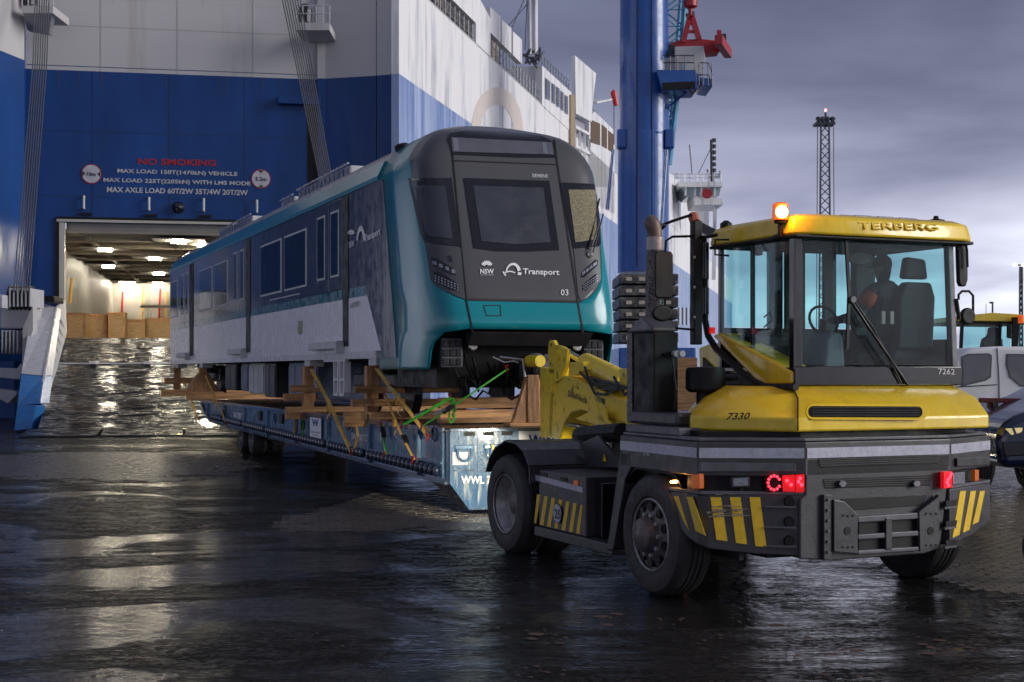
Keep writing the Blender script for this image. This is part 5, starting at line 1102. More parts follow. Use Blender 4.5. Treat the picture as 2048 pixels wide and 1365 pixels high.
# ---------------------------------------------------------------- driver
def person():
    r = thing('person', 'driver in dark cap and jacket with orange sleeves seated in the tractor cab', 'person', (8.72, 11.05, 2.1), fr=K)
    J = [((8.74, 11.08, 2.24), .15), ((8.72, 11.02, 2.45), .15), ((8.72, 10.99, 2.65), .165), ((8.72, 10.99, 2.78), .10), ((8.73, 11.0, 2.86), .055), ((8.74, 11.02, 2.97), .085), ((8.745, 11.03, 3.03), .08),
         ((8.54, 10.98, 2.74), .07), ((8.42, 11.06, 2.52), .05), ((8.36, 11.26, 2.48), .04), ((8.34, 11.33, 2.49), .032),
         ((8.90, 10.98, 2.74), .07), ((8.98, 11.1, 2.52), .05), ((8.7, 11.3, 2.45), .04), ((8.5, 11.33, 2.49), .032),
         ((8.64, 11.1, 2.24), .10), ((8.62, 11.5, 2.3), .075), ((8.62, 11.55, 2.05), .055), ((8.84, 11.1, 2.24), .10), ((8.84, 11.5, 2.3), .075), ((8.84, 11.55, 2.05), .055)]
    Ed = [(0, 1), (1, 2), (2, 3), (3, 4), (4, 5), (5, 6), (3, 7), (7, 8), (8, 9), (9, 10), (3, 11), (11, 12), (12, 13), (13, 14), (0, 15), (15, 16), (16, 17), (0, 18), (18, 19), (19, 20)]
    me = bpy.data.meshes.new('body'); me.from_pydata([j[0] for j in J], Ed, [])
    o = link(me, 'body', jacket, r, K)
    m = o.modifiers.new('skin', 'SKIN'); sv = me.skin_vertices[0].data
    for v, j in zip(sv, J): v.radius = (j[1], j[1])
    sv[0].use_root = True
    m2 = o.modifiers.new('sub', 'SUBSURF'); m2.levels = 2; m2.render_levels = 2
    # head: face, ears, nose on the neck
    hc = Vector((8.735, 11.03, 2.97))
    hv = []; seg = 16
    prof = [(-.125, .03), (-.11, .05), (-.07, .066), (-.02, .076), (.03, .08), (.075, .072), (.105, .05), (.12, .0)]
    h = part(MB().lathe(hc, (0, 0, 1), prof, 20), 'head', skin, r, K, smooth=True)
    part(MB().prism([hc+Vector((-.075, .04, -.01)), hc+Vector((-.10, .055, -.03)), hc+Vector((-.075, .05, -.04))], (.012, .012, 0)), 'nose', skin, h, K, .004)
    for s_ in (-1, 1): part(MB().lathe(hc+Vector((-.068, .045+s_*.028, .005)), (-1, .4, 0), [(0, .009), (.006, .006), (.007, 0)], 8), 'eye', black_matt, h, K)
    part(MB().lathe(hc+Vector((.0, .0, .015)), (0, 0, 1), [(0, .088), (.04, .092), (.085, .082), (.12, .045), (.13, 0)], 20), 'cap', jacket, r, K, smooth=True)
    part(MB().prism([hc+Vector(q) for q in ((-.06, -.05, .03), (-.15, .03, .015), (-.13, .09, .015), (-.03, .085, .03))], (0, 0, .01)), 'cap_peak', jacket, r, K, .004)
    part(MB().lathe((8.54, 10.98, 2.70), (-.12, .08, -.22), [(-.05, .07), (.02, .085), (.08, .078), (.1, .06)], 14), 'orange_sleeve', hivis, r, K, smooth=True)
    part(MB().lathe((8.93, 11.0, 2.70), (.08, .12, -.22), [(-.05, .07), (.02, .085), (.08, .078), (.1, .06)], 14), 'orange_sleeve', hivis, r, K, smooth=True)
    for z in (2.5,): 
        for k in (-1, 0, 1): part(B(8.66+k*.1, 8.70+k*.1, 10.815, 10.835, z-.06, z+.06), 'reflective_tape', stripe_refl, r, K)
    for hp, sgn in (((8.34, 11.34, 2.49), -1), ((8.5, 11.34, 2.49), 1)):       # hands closed on the steering wheel
        hb = Vector(hp); hd = part(MB().box(hb.x-.035, hb.x+.035, hb.y-.02, hb.y+.06, hb.z-.02, hb.z+.015), 'hand', skin, r, K, .012, seg=3)
        for f_ in range(4): a = hb+Vector((-.028+f_*.019, .055, 0)); part(MB().tube([a, a+Vector((0, .03, .01)), a+Vector((0, .045, -.012)), a+Vector((0, .03, -.03-.003*(f_ % 2)))], [.009, .009, .008, .007], 8), 'finger', skin, hd, K, smooth=True)
        a = hb+Vector((sgn*.035, .01, 0)); part(MB().tube([a, a+Vector((sgn*.018, .025, -.01)), a+Vector((sgn*.01, .045, -.025))], [.011, .010, .008], 8), 'thumb', skin, hd, K, smooth=True)
person()

# ================================================================ CARGO SHIP
wx = lambda x, y, d: PX(W_, x, y, u=d)
sh = thing('cargo_ship', 'huge blue and white vehicle carrier moored with its stern door open', 'ship', (-16, 75, 0))
dx_ = lambda x, y, u=72.88: PX(D, x, y, u=u)
rr0 = random.Random(4)
U_D = 72.88; DL0, DL1 = -10.77, 3.77
OX0 = dx_(119, 500)[0]; OX1 = OX0+10.4; OZ0 = 3.6; OZ1 = dx_(119, 444)[2]
ZP = 16.8
part(MB().box(DL0, OX0, U_D, U_D+.5, -1, ZP).box(OX1, DL1, U_D, U_D+.5, -1, ZP).box(OX0, OX1, U_D, U_D+.5, OZ1, ZP).box(OX0, OX1, U_D, U_D+.5, -1, OZ0), 'stern_wall_blue', ship_blue, sh, D)
part(B(DL0, DL1, U_D, U_D+.5, ZP, 32), 'stern_wall_white', ship_white, sh, D)
fr_ = part(MB().box(OX0, OX0+.25, U_D-.08, U_D+.3, OZ0, OZ1-.02).box(OX0-.12, OX1+.1, U_D-.12, U_D, OZ1, OZ1+.12), 'door_frame', int_white, sh, D)
part(MB().box(OX0-.18, OX0-.0, U_D-.1, U_D, OZ0, OZ1+.2).box(OX0-.1, OX1, U_D-.1, U_D-.02, OZ1+.122, OZ1+.25), 'door_seal', black_matt, sh, D)
part(B(OX0+.25, OX1, U_D+.52, U_D+1.2, OZ1-.45, OZ1+.1), 'door_header', int_white, sh, D, .1)
# faint weld seams on plating
for z in (13.2, 20.4, 9.9): part(B(DL0+.1, DL1-.1, U_D-.006, U_D, z, z+.03), 'weld_seam', ship_blue if z < ZP else ship_white, sh, D)
for l in (-5.5, -1, 2.0): part(B(l, l+.03, U_D-.006, U_D, 11, 32), 'weld_seam', ship_white, sh, D) if False else None
seam_b = M('seam_blue', (.003, .028, .115), .5); seam_w = M('seam_white', (.38, .37, .37), .6)
for z in (7.0+3.2*k for k in range(1, 4)): part(B(DL0+.1, DL1-.1, U_D-.012, U_D-.007, z+.4, z+.43), 'weld_seam', seam_b, sh, D)
for z in (19.0, 22.3): part(B(DL0+.1, DL1-.1, U_D-.012, U_D-.007, z, z+.03), 'weld_seam', seam_w, sh, D)
for l in (-7.6, -3.9, -.2, 2.9):
    part(B(l, l+.03, U_D-.016, U_D-.012, OZ1+.3, ZP), 'weld_seam', seam_b, sh, D); part(B(l+.4, l+.43, U_D-.016, U_D-.012, ZP, 30), 'weld_seam', seam_w, sh, D)
rst = M('rust_run', (.10, .06, .04), .7, var=.5, scale=6)
for k in range(26):
    l = rr0.uniform(DL0+.3, DL1-.3); z = rr0.choice((ZP+.0, ZP+5.4, ZP+8, 30)); h_ = rr0.uniform(.4, 2.6); w0 = rr0.uniform(.015, .04)
    part(MB().prism([(l, U_D-.02, z), (l+w0, U_D-.02, z), (l+w0*.3, U_D-.02, z-h_)], (0, .002, 0)), 'rust_run', rst, sh, D)
# wing to the left, pillar and side
def wallseg(a, b, zs, names, mats, th=.4):
    for (z0, z1), nm, mt in zip(zs, names, mats):
        a3, b3 = Vector((*a, z0)), Vector((*b, z0)); d = (b3-a3).normalized(); n_ = Vector((d.y, -d.x, 0)); n_ = n_ if n_.dot(a3) > 0 else -n_
        part(MB().prism([a3, b3, b3+Vector((0, 0, z1-z0)), a3+Vector((0, 0, z1-z0))], n_*th), nm, mt, sh, W_)
wn = ((-1, ZP), (ZP, 32)); nn_ = ('hull_blue', 'hull_white'); mm_ = (ship_blue, ship_white)
wallseg((-23.24, 67.78), (-24.6, 61.0), wn, nn_, mm_); wallseg((-24.6, 61.0), (-33, 61.0), wn, nn_, mm_)
part(MB().prism([(-23.24, 67.78, -1), (-23.9, 69.9, -1), (-26, 69.9, -1), (-26, 67.78, -1)], (0, 0, 33)), 'hull_corner', ship_blue, sh)
wallseg((-9.48, 72.3), (-9.45, 72.05), wn, nn_, mm_)
part(MB().prism([(-9.48, 72.07, -1), (-6.82, 71.34, -1), (-6.6, 72.0, -1), (-9.3, 72.9, -1)], (0, 0, ZP+1)), 'quarter_post_blue', ship_blue, sh)
part(MB().prism([(-9.48, 72.07, ZP), (-6.82, 71.34, ZP), (-6.6, 72.0, ZP), (-9.3, 72.9, ZP)], (0, 0, 15)), 'quarter_post_white', ship_white, sh)
part(MB().prism([(-6.78, 71.30, -1), (-5.64, 70.88, -1), (-5.5, 71.6, -1), (-6.6, 72, -1)], (0, 0, ZP+1)), 'quarter_post_blue', ship_blue, sh)
part(MB().prism([(-6.78, 71.30, ZP), (-5.64, 70.88, ZP), (-5.5, 71.6, ZP), (-6.6, 72, ZP)], (0, 0, 15)), 'quarter_post_white', ship_white, sh)
# side: frame with x across, y along the side from the corner
hc, hs_ = .976, .2176
CX, CY = -5.63, 70.86
def sidept(t, z, o=0.): return (CX+hs_*t+hc*o, CY+hc*t-hs_*o, z)
def tside(x): p = (x-1024)/F; return (p*CY-CX)/(hs_-hc*p)
def zside(x, y): t = tside(x); return 2+(742-y)*(CY+hc*t)/F
def sideslab(pts, name, mat, o=0., th=-.4, root=sh, **k):
    P = [sidept(t, z, o) for t, z in pts]; return part(MB().prism(P, (hc*th, -hs_*th, 0)), name, mat, root, W_, **k)
def spx(x, y): return (tside(x), zside(x, y))
sideslab([(0, -1), (250, -1), (250, ZP), (0, ZP)], 'side_blue', side_blue)
sideslab([(0, ZP), (250, ZP), (250, 21.8), (0, 21.8)], 'side_white', side_white)
sideslab([(0, 21.8), (tside(845), 21.8), (tside(845), 32), (0, 32)], 'bulwark', side_white)
t1, t2, t3, t4, t5 = tside(845), tside(952), tside(981), tside(1044), tside(1083)
sideslab([(t1, 23.1), (t2, 23.1), (t2, 27.5), (t1, 32)], 'bulwark_panel', side_white)
sideslab([(t2, 21.8), (t3, 21.8), (t3, 24.3), (t2, 25)], 'bulwark', side_white)
for xa, xb in ((981, 1001), (1003, 1023), (1026, 1044)): sideslab([(tside(xa), 23.4), (tside(xb), 23.4), (tside(xb), 25.1), (tside(xa), 25.0)], 'bulwark_panel', side_white)
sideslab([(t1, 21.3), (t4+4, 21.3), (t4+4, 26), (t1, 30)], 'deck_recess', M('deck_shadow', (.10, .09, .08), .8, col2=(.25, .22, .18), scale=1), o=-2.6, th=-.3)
part(MB().prism([sidept(t1, 21.79, 0), sidept(t5, 21.79, 0), sidept(t5, 21.79, -3), sidept(t1, 21.79, -3)], (0, 0, .1)), 'side_deck', ship_white, sh)
k = t1
while k < t4+6:
    part(MB().tube([sidept(k, 21.8, -.2), sidept(k, 23.2, -.2)], .05, 6), 'rail_post', roof_grey, sh); k += 1.05
for z in (22.3, 22.8): part(MB().tube([sidept(t1, z, -.2), sidept(t5, z, -.2)], .035, 6), 'handrail', roof_grey, sh)
for q in range(7): t = t1+.8+q*1.2; part(MB().lathe(sidept(t, 21.9, -1.2), (0, 0, 1), [(0, .35), (.6, .3), (.9, .4), (.9, 0)], 10), 'winch', darkmetal, sh)
# deck houses on the side
h1 = sideslab([spx(1083, 192), spx(1083, 132), spx(1142, 186), (tside(1142), 21.8), (t5, 21.8)], 'deck_house', side_white, o=.05, th=-8)
for x0, x1, y0, y1, y2, y3 in ((1088, 1098, 156, 164, 198, 202), (1101, 1108, 166, 171, 206, 209), (1110, 1117, 173, 178, 213, 216), (1119, 1125, 182, 186, 220, 223), (1127, 1134, 190, 194, 227, 230)):
    wv = sideslab([spx(x0, y0), spx(x1, y1), spx(x1, y3), spx(x0, y2)], 'window_frame', roof_grey, o=.10, th=-.1)
    sideslab([spx(x0+1, y0+3), spx(x1-1, y1+3), spx(x1-1, y3-3), spx(x0+1, y2-3)], 'window', vanglass, o=.13, th=-.05, root=wv)
for z0 in (.5, 1.0): part(MB().tube([sidept(t5, zside(1083, 132)+z0, -.2), sidept(tside(1142), zside(1142, 186)+z0, -.2)], .04, 6), 'handrail', roof_grey, sh)
for q in range(12): t = t5+(tside(1142)-t5)*q/11; part(MB().tube([sidept(t, 24.8, -.2), sidept(t, 25.9, -.2)], .04, 5), 'rail_post', roof_grey, sh)
sideslab([spx(1143, 112), spx(1186, 148), spx(1178, 215), spx(1177, 245), spx(1145, 228)], 'funnel_panel', side_white, o=.3, th=-.3)
sideslab([spx(1137, 190), spx(1145, 190), spx(1145, 300), spx(1137, 295)], 'funnel_edge', M('rusty_cream', (.32, .25, .16), .6), o=.2, th=-.5)
sideslab([spx(1145, 228), spx(1176, 245), spx(1176, 330), spx(1145, 310)], 'funnel_back', M('pale_grey_panel', (.30, .31, .35), .5), o=-.3, th=-3)
for q in range(4):
    t = tside(1147)+(tside(1176)-tside(1147))*q/3; part(MB().beam(sidept(t, 14, .1), sidept(t, 22.6, .1), .25), 'lattice_bar', side_white, sh)
for y in (262, 300): part(MB().beam(sidept(tside(1146), zside(1146, y-8), .1), sidept(tside(1176), zside(1176, y+8), .1), .25), 'lattice_bar', side_white, sh)
h2 = sideslab([spx(1178, 232), spx(1190, 224), spx(1229, 262), spx(1229, 430), spx(1178, 400)], 'deck_house', side_white, o=.0, th=-10)
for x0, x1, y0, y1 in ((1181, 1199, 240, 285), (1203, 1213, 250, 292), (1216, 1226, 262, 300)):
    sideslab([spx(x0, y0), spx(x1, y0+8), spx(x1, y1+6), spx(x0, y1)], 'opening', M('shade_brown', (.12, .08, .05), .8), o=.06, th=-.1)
for q in range(5):
    t = tside(1181)+(tside(1215)-tside(1181))*q/4; part(MB().tube([sidept(t, zside(1181, 232), -.3), sidept(t, zside(1181, 205), -.3)], .06, 5), 'rail_post', roof_grey, sh)
for dz in (0, 1.0): part(MB().tube([sidept(tside(1181), zside(1181, 207)-dz, -.3), sidept(tside(1215), zside(1181, 207)-dz, -.3)], .06, 5), 'handrail', roof_grey, sh)
part(MB().beam(sidept(tside(1183), zside(1183, 206), -.5), sidept(tside(1214), zside(1214, 204)+.2, -.5), 2.0, .15), 'canopy', side_white, sh)
# mast of ship + shrouds above the deck house
for x0 in (1060, 1071): part(MB().tube([wx(x0, 110, 104), wx(x0-1, -40, 104)], .18, 8), 'signal_mast', side_white, sh)
for a, b in (((1062, 0), (1010, 60)), ((1048, 0), (1020, 66)), ((1050, 100), (1055, -20))): part(MB().tube([wx(*a, 104), wx(*b, 104)], .03, 5), 'stay_wire', cable_m, sh)
for q in range(14):
    p = wx(rj.uniform(1046, 1080), rj.uniform(100, 133), 103); part(MB().tube([p, tuple(Vector(p)+Vector((rj.uniform(-1, 1), rj.uniform(-1, 1), rj.uniform(-.3, .8))))], .12, 6), 'deck_pipe', roof_grey, sh)
part(MB().tube([wx(1228, 290, 138), wx(1228, 180, 138)], .06), 'flag_staff', roof_grey, sh)
part(MB().lathe(wx(1232, 212, 138), (-.2, 0, 1), [(0, .0), (0, .25), (1.3, .3), (1.6, 0)], 10), 'life_float', M('signal_red', (.6, .02, .02), .4), sh)
# far hull and bridge
ta, tb = tside(1300), tside(1390)
sideslab([(tside(1250), 21.8), (tb, 21.8), (tb, 30.2), (tside(1250), 26.5)], 'side_white', side_white, o=.05)
sideslab([(tside(1357), 27), (tside(1361), 27), (tside(1361), 22), (tside(1357), 24)], 'side_port', roof_grey, o=.1, th=-.1)
bd = 196
bz = thing('ship_bridge', 'x', 'bridge', wx(1405, 500, bd)) if False else None
part(MB().prism([wx(1380, 408, bd+45), wx(1418, 408, bd+45), wx(1418, 640, bd+45), wx(1380, 640, bd+45)], (0, 12, 0)), 'bridge_tower', side_white, sh)
part(MB().prism([wx(1388, 392, bd-2), wx(1444, 398, bd-2), wx(1446, 410, bd-2), wx(1390, 410, bd-2)], (0, 8, 0)), 'bridge_wing', side_white, sh)
part(MB().prism([wx(1360, 374, bd-2), wx(1442, 374, bd-2), wx(1438, 392, bd-2), wx(1376, 392, bd-2)], (0, 8, 0)), 'bridge_windows', tglass2, sh)
for x in (1372, 1391, 1403, 1417, 1430): part(MB().beam(wx(x, 374, bd-2.2), wx(x-1, 392, bd-2.2), .25), 'window_post', side_white, sh)
part(MB().prism([wx(1356, 364, bd-3), wx(1444, 364, bd-3), wx(1445, 374, bd-3), wx(1358, 374, bd-3)], (0, 10, 0)), 'bridge_roof', side_white, sh)
part(MB().lathe(wx(1414, 388, bd-3.2), (0, -1, 0), [(0, .7), (.2, .7), (.2, 0)], 14), 'life_ring', red_paint, sh)
part(MB().beam(wx(1430, 410, bd), wx(1427, 560, bd), .5), 'bridge_leg', side_white, sh)
for y in (349, 356): part(MB().tube([wx(1345, y, bd), wx(1440, y, bd)], .12, 5), 'handrail', side_white, sh)
for x in range(1345, 1442, 12): part(MB().tube([wx(x, 349, bd), wx(x, 364, bd)], .1, 5), 'rail_post', side_white, sh)
part(MB().tube([wx(1424, 364, bd), wx(1423, 280, bd)], .25, 6), 'radar_mast', darkmetal, sh)
for q in range(6): part(MB().lathe(wx(1428, 285+q*12, bd), (0, 0, 1), [(0, .3), (.5, .3), (.5, 0)], 8), 'signal_lamp', darkmetal, sh)
part(MB().tube([wx(1384, 349, bd), wx(1379, 290, bd)], .07, 5), 'whip_antenna', cable_m, sh)
part(MB().tube([wx(1420, 300, bd), wx(1396, 350, bd)], .05, 5), 'stay_wire', cable_m, sh)
part(MB().tube([wx(1416, 345, bd), wx(1413, 340, bd), wx(1418, 352, bd), wx(1440, 352, bd), wx(1440, 342, bd)], .2, 5), 'radar_arm', side_white, sh)
part(MB().beam(wx(1394, 452, bd-4), wx(1430, 470, bd-4), 1.2), 'gangway', darkmetal, sh)
for q in range(4): sideslab([spx(1356+q*8, 615), spx(1359+q*8, 615), spx(1359+q*8, 650), spx(1356+q*8, 650)], 'side_mark', roof_grey, o=.2, th=-.05)
# arch logo on the side
o_, i_ = [], []
for k in range(25):
    t = k/24; ang = math.pi*t
    o_.append(spx(994-52*math.cos(ang), 278-103*math.sin(ang)**.8)); i_.append(spx(993-34*math.cos(ang), 278-68*math.sin(ang)**.8))
sideslab(o_+i_[::-1], 'arch_logo', beige, o=.02, th=-.01)
# lettering over the door
dt = lambda x, y: dx_(x, y, U_D-.02)
ptext('NO SMOKING', dt, 276, 330, 432, 333, 317, ltext_red, sh, D, (0, -.01, 0), bold=.03)
wl_ = M('lettering_white', (.42, .42, .46), .5)
ptext('MAX LOAD 150T(1470kN) VEHICLE', dt, 235, 348.5, 475, 355, 338, wl_, sh, D, (0, -.01, 0), bold=.025)
ptext('MAX LOAD 225T(2205kN) WITH LMS MODE', dt, 207, 366.5, 501, 374, 356, wl_, sh, D, (0, -.01, 0), bold=.025)
ptext('MAX AXLE LOAD 60T/2W 35T/4W 20T/2W', dt, 214, 385, 496, 391.5, 374, wl_, sh, D, (0, -.01, 0), bold=.025)
for cx_, cy_, s_, horiz in ((183, 348.5, '10m', True), (522, 358.5, '5.2m', False)):
    c_ = Vector(dt(cx_, cy_)); rr = 17.5/F*72
    sg = part(MB().lathe(c_, (0, -1, 0), [(0, rr*1.1), (.02, rr*1.1), (.021, 0)], 30), 'limit_sign', ltext_red, sh, D)
    part(MB().lathe(c_-Vector((0, .021, 0)), (0, -1, 0), [(0, rr), (.01, rr), (.011, 0)], 30), 'sign_face', wl_, sg, D)
    for s2 in (-1, 1):
        a = Vector((s2, 0, 0)) if horiz else Vector((0, 0, s2)); b = Vector((0, 0, 1)) if horiz else Vector((1, 0, 0))
        part(MB().prism([c_+a*rr*.96+b*rr*.3-Vector((0, .035, 0)), c_+a*rr*.96-b*rr*.3-Vector((0, .035, 0)), c_+a*rr*.66-Vector((0, .035, 0))], (0, -.005, 0)), 'arrow', txt_dark, sg, D)
    w2 = 9 if horiz else 11
    ptext(s_, dt, cx_-w2, cy_+4, cx_+w2, cy_+5, cy_-4, txt_dark, sh, D, (0, -.045, 0), bold=.02)
for x, y in ((172, 406), (302, 409), (411, 411), (517, 414)):
    c_ = Vector(dt(x, y)); hk = part(MB().tube([c_+Vector((-.08, 0, .3)), c_+Vector((-.08, -.25, .3)), c_+Vector((-.08, -.25, -.3)), c_+Vector((-.08, 0, -.3))], .06, 8), 'bulwark_hook', alu, sh, D)
    part(B(c_.x-.3, c_.x+.3, U_D-.15, U_D, c_.z-.62, c_.z-.5), 'hook_step', black_matt, sh, D)
part(MB().lathe(dt(357, 416), (0, -1, 0), [(0, .25), (.15, .3), (.3, .2), (.4, 0)], 14), 'stern_lamp', black_gloss, sh, D)
# recess and platform right of the door wall
part(B(*sorted((dx_(556, 200)[0], dx_(640, 200)[0])), U_D-.5, U_D, dx_(600, 212)[2], dx_(600, 197)[2]), 'ledge', ship_blue, sh, D, .02)
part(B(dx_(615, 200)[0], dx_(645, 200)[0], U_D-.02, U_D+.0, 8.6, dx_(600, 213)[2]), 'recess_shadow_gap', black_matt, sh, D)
for x0, x1, yt, yb, d in ((592, 659, 46, 82, 69.5), (44, 106, 12, 68, 66.5)):
    p0, p1 = wx(x0, yt, d), wx(x1, yb, d)
    pf = part(MB().prism([wx(x0, yt, d), wx(x1, yt, d), wx(x1, yt+15, d), wx(x0, yt+15, d)], (0, 2.4, 0)), 'platform', ship_white, sh)
    part(MB().prism([wx(x0+3, yt+15, d+.2), wx(x1-2, yt+15, d+.2), wx(x1-8, yb, d+2), wx(x0+10, yb-8, d+2)], (0, .5, 0)), 'bracket', ship_white, pf)
    for q in range(6):
        x = x0+(x1-x0)*q/5; part(MB().tube([wx(x, yt, d+.1), wx(x, yt-34, d+.1)], .035, 5), 'rail_post', wl_, pf)
    for dy in (18, 34): part(MB().tube([wx(x0, yt-dy, d+.1), wx(x1, yt-dy, d+.1)], .035, 5), 'handrail', wl_, pf)
    part(MB().lathe(wx((x0+x1)/2-15, yt, d+1), (0, 0, 1), [(0, .3), (.6, .35), (.9, .2), (.9, 0)], 10), 'winch', darkmetal, pf)
# hoist wires
for k in range(7):
    part(MB().tube([wx(72+k*4.6, -40, 66), wx(66+k*4.6, 130, 63), wx(28+k*5.0, 585, 52)], .028, 5), 'hoist_wire', cable_m, sh)
for k in range(8):
    part(MB().tube([wx(556+k*5.3, -40, 69), wx(588+k*4.5, 110, 66), wx(652+k*3.2, 420, 55)], .028, 5), 'hoist_wire', cable_m, sh)
# garage behind the door
gd = U_D+38
part(B(OX0-1.3, OX1+5, U_D+.5, gd+6, OZ0-.3, OZ0), 'garage_floor', int_floor, sh, D)
part(B(OX0-1.3, OX1+5, U_D+.5, gd+6, OZ1-.5, OZ1-.3), 'garage_ceiling', int_ceil, sh, D)
part(B(OX0-1.3, OX1+5, gd, gd+.3, OZ0, OZ1), 'garage_back_wall', int_white, sh, D)
part(B(OX0-1.2, OX0-.9, U_D+.6, gd, OZ0, OZ1), 'garage_side_wall', int_white, sh, D); part(B(OX1+4.8, OX1+5, U_D+.6, gd, OZ0, OZ1), 'garage_side_wall', int_white, sh, D)
for q in range(9):
    u = U_D+2.6+q*4.2; part(B(OX0-1, OX1+4.8, u, u+.3, OZ1-.72, OZ1-.5), 'ceiling_beam', int_ceil, sh, D)
for q in range(4):
    l = OX0+1.0+q*4.2; part(B(l, l+.25, U_D+1.7, gd, OZ1-.68, OZ1-.5), 'ceiling_girder', int_ceil, sh, D)
LZ = OZ1-.78
for x, y in ((352.7, 475.5), (211, 501), (310, 518.5), (217, 533.6), (151, 556.8), (192, 567), (249, 566), (268, 573), (324, 575), (128, 520), (318, 548), (410, 492), (420, 540)):
    c0, s0 = D; p = (x-1024)/F; q = -(y-742)/F; t = (LZ-2)/q; l, u = t*(c0*p+s0), t*(-s0*p+c0)
    if u > gd-1: u = gd-1
    if u < U_D+1: u = U_D+1.4
    fx = part(B(l-1.3, l+1.3, u-.9, u+1.3, LZ+.06, LZ+.10), 'lamp_panel', int_white, sh, D)
    part(B(l-.36, l+.36, u-.1, u+.1, LZ-.06, LZ+.06), 'deck_lamp', lampw1 if x in (352.7, 410) else lampw, fx, D)
for x, h, mt in ((127, 3.2, red), (243, 2.6, red), (284, 3, strap_y), (300, 2.4, alu), (318, 2.9, red), (330, 2.6, strap_y), (140, 1.5, strap_y)):
    p = dx_(x, 600, gd-.4 if x > 200 else U_D+6); part(MB().tube([(p[0], p[1], OZ0+2.0), (p[0]+.1, p[1], OZ0+2.0+h*.9)], .08, 6), 'lashing_rod', mt, sh, D)
part(B(dx_(280, 600, gd-2)[0], dx_(345, 600, gd-2)[0], gd-2, gd-1.4, OZ0+3.1, OZ0+3.3), 'shelf', int_white, sh, D)
# boxes in the garage
for lab, x0, x1, yt, d in (('leftmost plywood crate just inside the ship door', 132, 172, 628, 80), ('wide plywood crate second from the left inside the ship door', 174, 214, 631, 82), ('tallest plywood crate in the middle of the row in the ship', 216, 250, 627, 81.5), ('low plywood crate right of the tallest crate in the ship', 251, 290, 641, 83), ('plywood crate half hidden behind the railcar tail in the ship', 292, 350, 639, 84)):
    a, b = dx_(x0, yt, d), dx_(x1, yt, d); cr_ = thing('crate', lab, 'crate', ((a[0]+b[0])/2, d+.8, OZ0), 'plywood crates inside the ship', D)
    part(B(a[0], b[0], d, d+1.6, OZ0+.01, a[2]), 'box', plywood, cr_, D, .01)
    for l in (a[0]+.02, b[0]-.12): part(B(l, l+.1, d-.03, d, OZ0+.01, a[2]), 'batten', wood_end, cr_, D)
    part(B(a[0], b[0], d-.03, d-.001, a[2]-.1, a[2]-.0), 'batten', wood_end, cr_, D)
    part(B(a[0]-.02, b[0]+.02, d-.02, d+1.6, a[2]+.002, a[2]+.06), 'lid', wood, cr_, D)
# ramp
rp0, rp1 = OX0+.1, OX1
ra, rh, rb_ = dx_(131, 668)[0:2], None, None
RU = [(72.9, 3.62), (62.5, 2.30), (46.2, .14), (44.6, .03)]
def rampx(u):  # left and right edge lateral in frame D, skewing towards the foot
    t = (72.9-u)/(72.9-46.2); return OX0+.1+t*2.6, OX0+10.4-t*1.5
vs = []
for u, z in RU[:3]: a, b = rampx(u); vs += [(a, u, z), (b, u, z), (a, u, z-.35), (b, u, z-.35)]
ramp = part(MB().add(vs, [(0, 1, 5, 4), (4, 5, 9, 8), (2, 3, 7, 6), (6, 7, 11, 10), (0, 4, 6, 2), (4, 8, 10, 6), (1, 5, 7, 3), (5, 9, 11, 7), (8, 9, 11, 10), (0, 1, 3, 2)]), 'ramp', ramp_m, sh, D)
def rz(u): return float(np.interp(u, [46.2, 62.5, 72.9], [.14, 2.30, 3.62]))
a, b = rampx(62.5); part(B(a, b, 62.45, 62.6, 2.26, 2.34), 'hinge', alu, ramp, D)
for q in range(5): l = a+1.5+q*2.2; part(B(l, l+.25, 61.6, 63.4, rz(62.5)-.02, rz(62.5)+.10), 'hinge_lug', alu, ramp, D)
rr_ = random.Random(11)
for q in range(13):
    u = 49+q*1.55+rr_.uniform(-.3, .3); l = rampx(u)[0]+2.4+(q % 3)*.5+rr_.uniform(-.3, .3); z = rz(u)+.012; w_ = rr_.uniform(.7, 1.5)
    part(MB().prism([(l, u, z), (l+w_, u+.5, rz(u+.5)+.012), (l+w_+.1, u+.36, rz(u+.36)+.012), (l+.1, u-.14, rz(u-.14)+.012)], (0, 0, .018)), 'anti_slip_bar', ramp_m, ramp, D)
for q, (l0, l1) in enumerate(((-.3, 1.9), (2.0, 4.4), (4.5, 8.6), (8.7, 13.0))):
    a = rampx(46.2)[0]; part(MB().prism([(a+l0, 46.25, .15), (a+l1, 46.25, .15), (a+l1+.05, 44.3+.2*(q % 2), .012), (a+l0+.05, 44.1+.3*(q % 2), .012)], (0, 0, .035)), 'ramp_flap', ramp_m, ramp, D)
ri0 = [wx(131, 668, 71), wx(128, 612, 71)]
def girder(pxt, pxb, dt_, db, name, mat, th):
    a, b = wx(*pxt[0], dt_), wx(*pxt[1], dt_); c_, d_ = wx(*pxb[1], db), wx(*pxb[0], db)
    return part(MB().prism([a, b, c_, d_], (0, th, 0)), name, mat, sh, W_, .02)
girder(((66, 605), (108, 616)), ((42, 748), (88, 752)), 58, 51, 'ramp_beam', M('beam_white', (.42, .42, .46), .4), 1.0)
girder(((42, 749), (88, 753)), ((34, 812), (80, 808)), 51, 47.5, 'ramp_beam_blue', M('beam_blue', (.01, .13, .38), .4), 1.0)
part(MB().prism([wx(34, 812, 47), wx(72, 812, 47), wx(64, 858, 46), wx(28, 862, 46)], (0, 1, 0)), 'ramp_foot', MATS['beam_blue'], sh, W_, .03)
part(MB().prism([wx(109, 616, 58), wx(128, 600, 70), wx(131, 664, 70), wx(84, 835, 48), wx(86, 750, 51)], (.08, 0, 0)), 'ramp_side_plate', ship_white, sh)
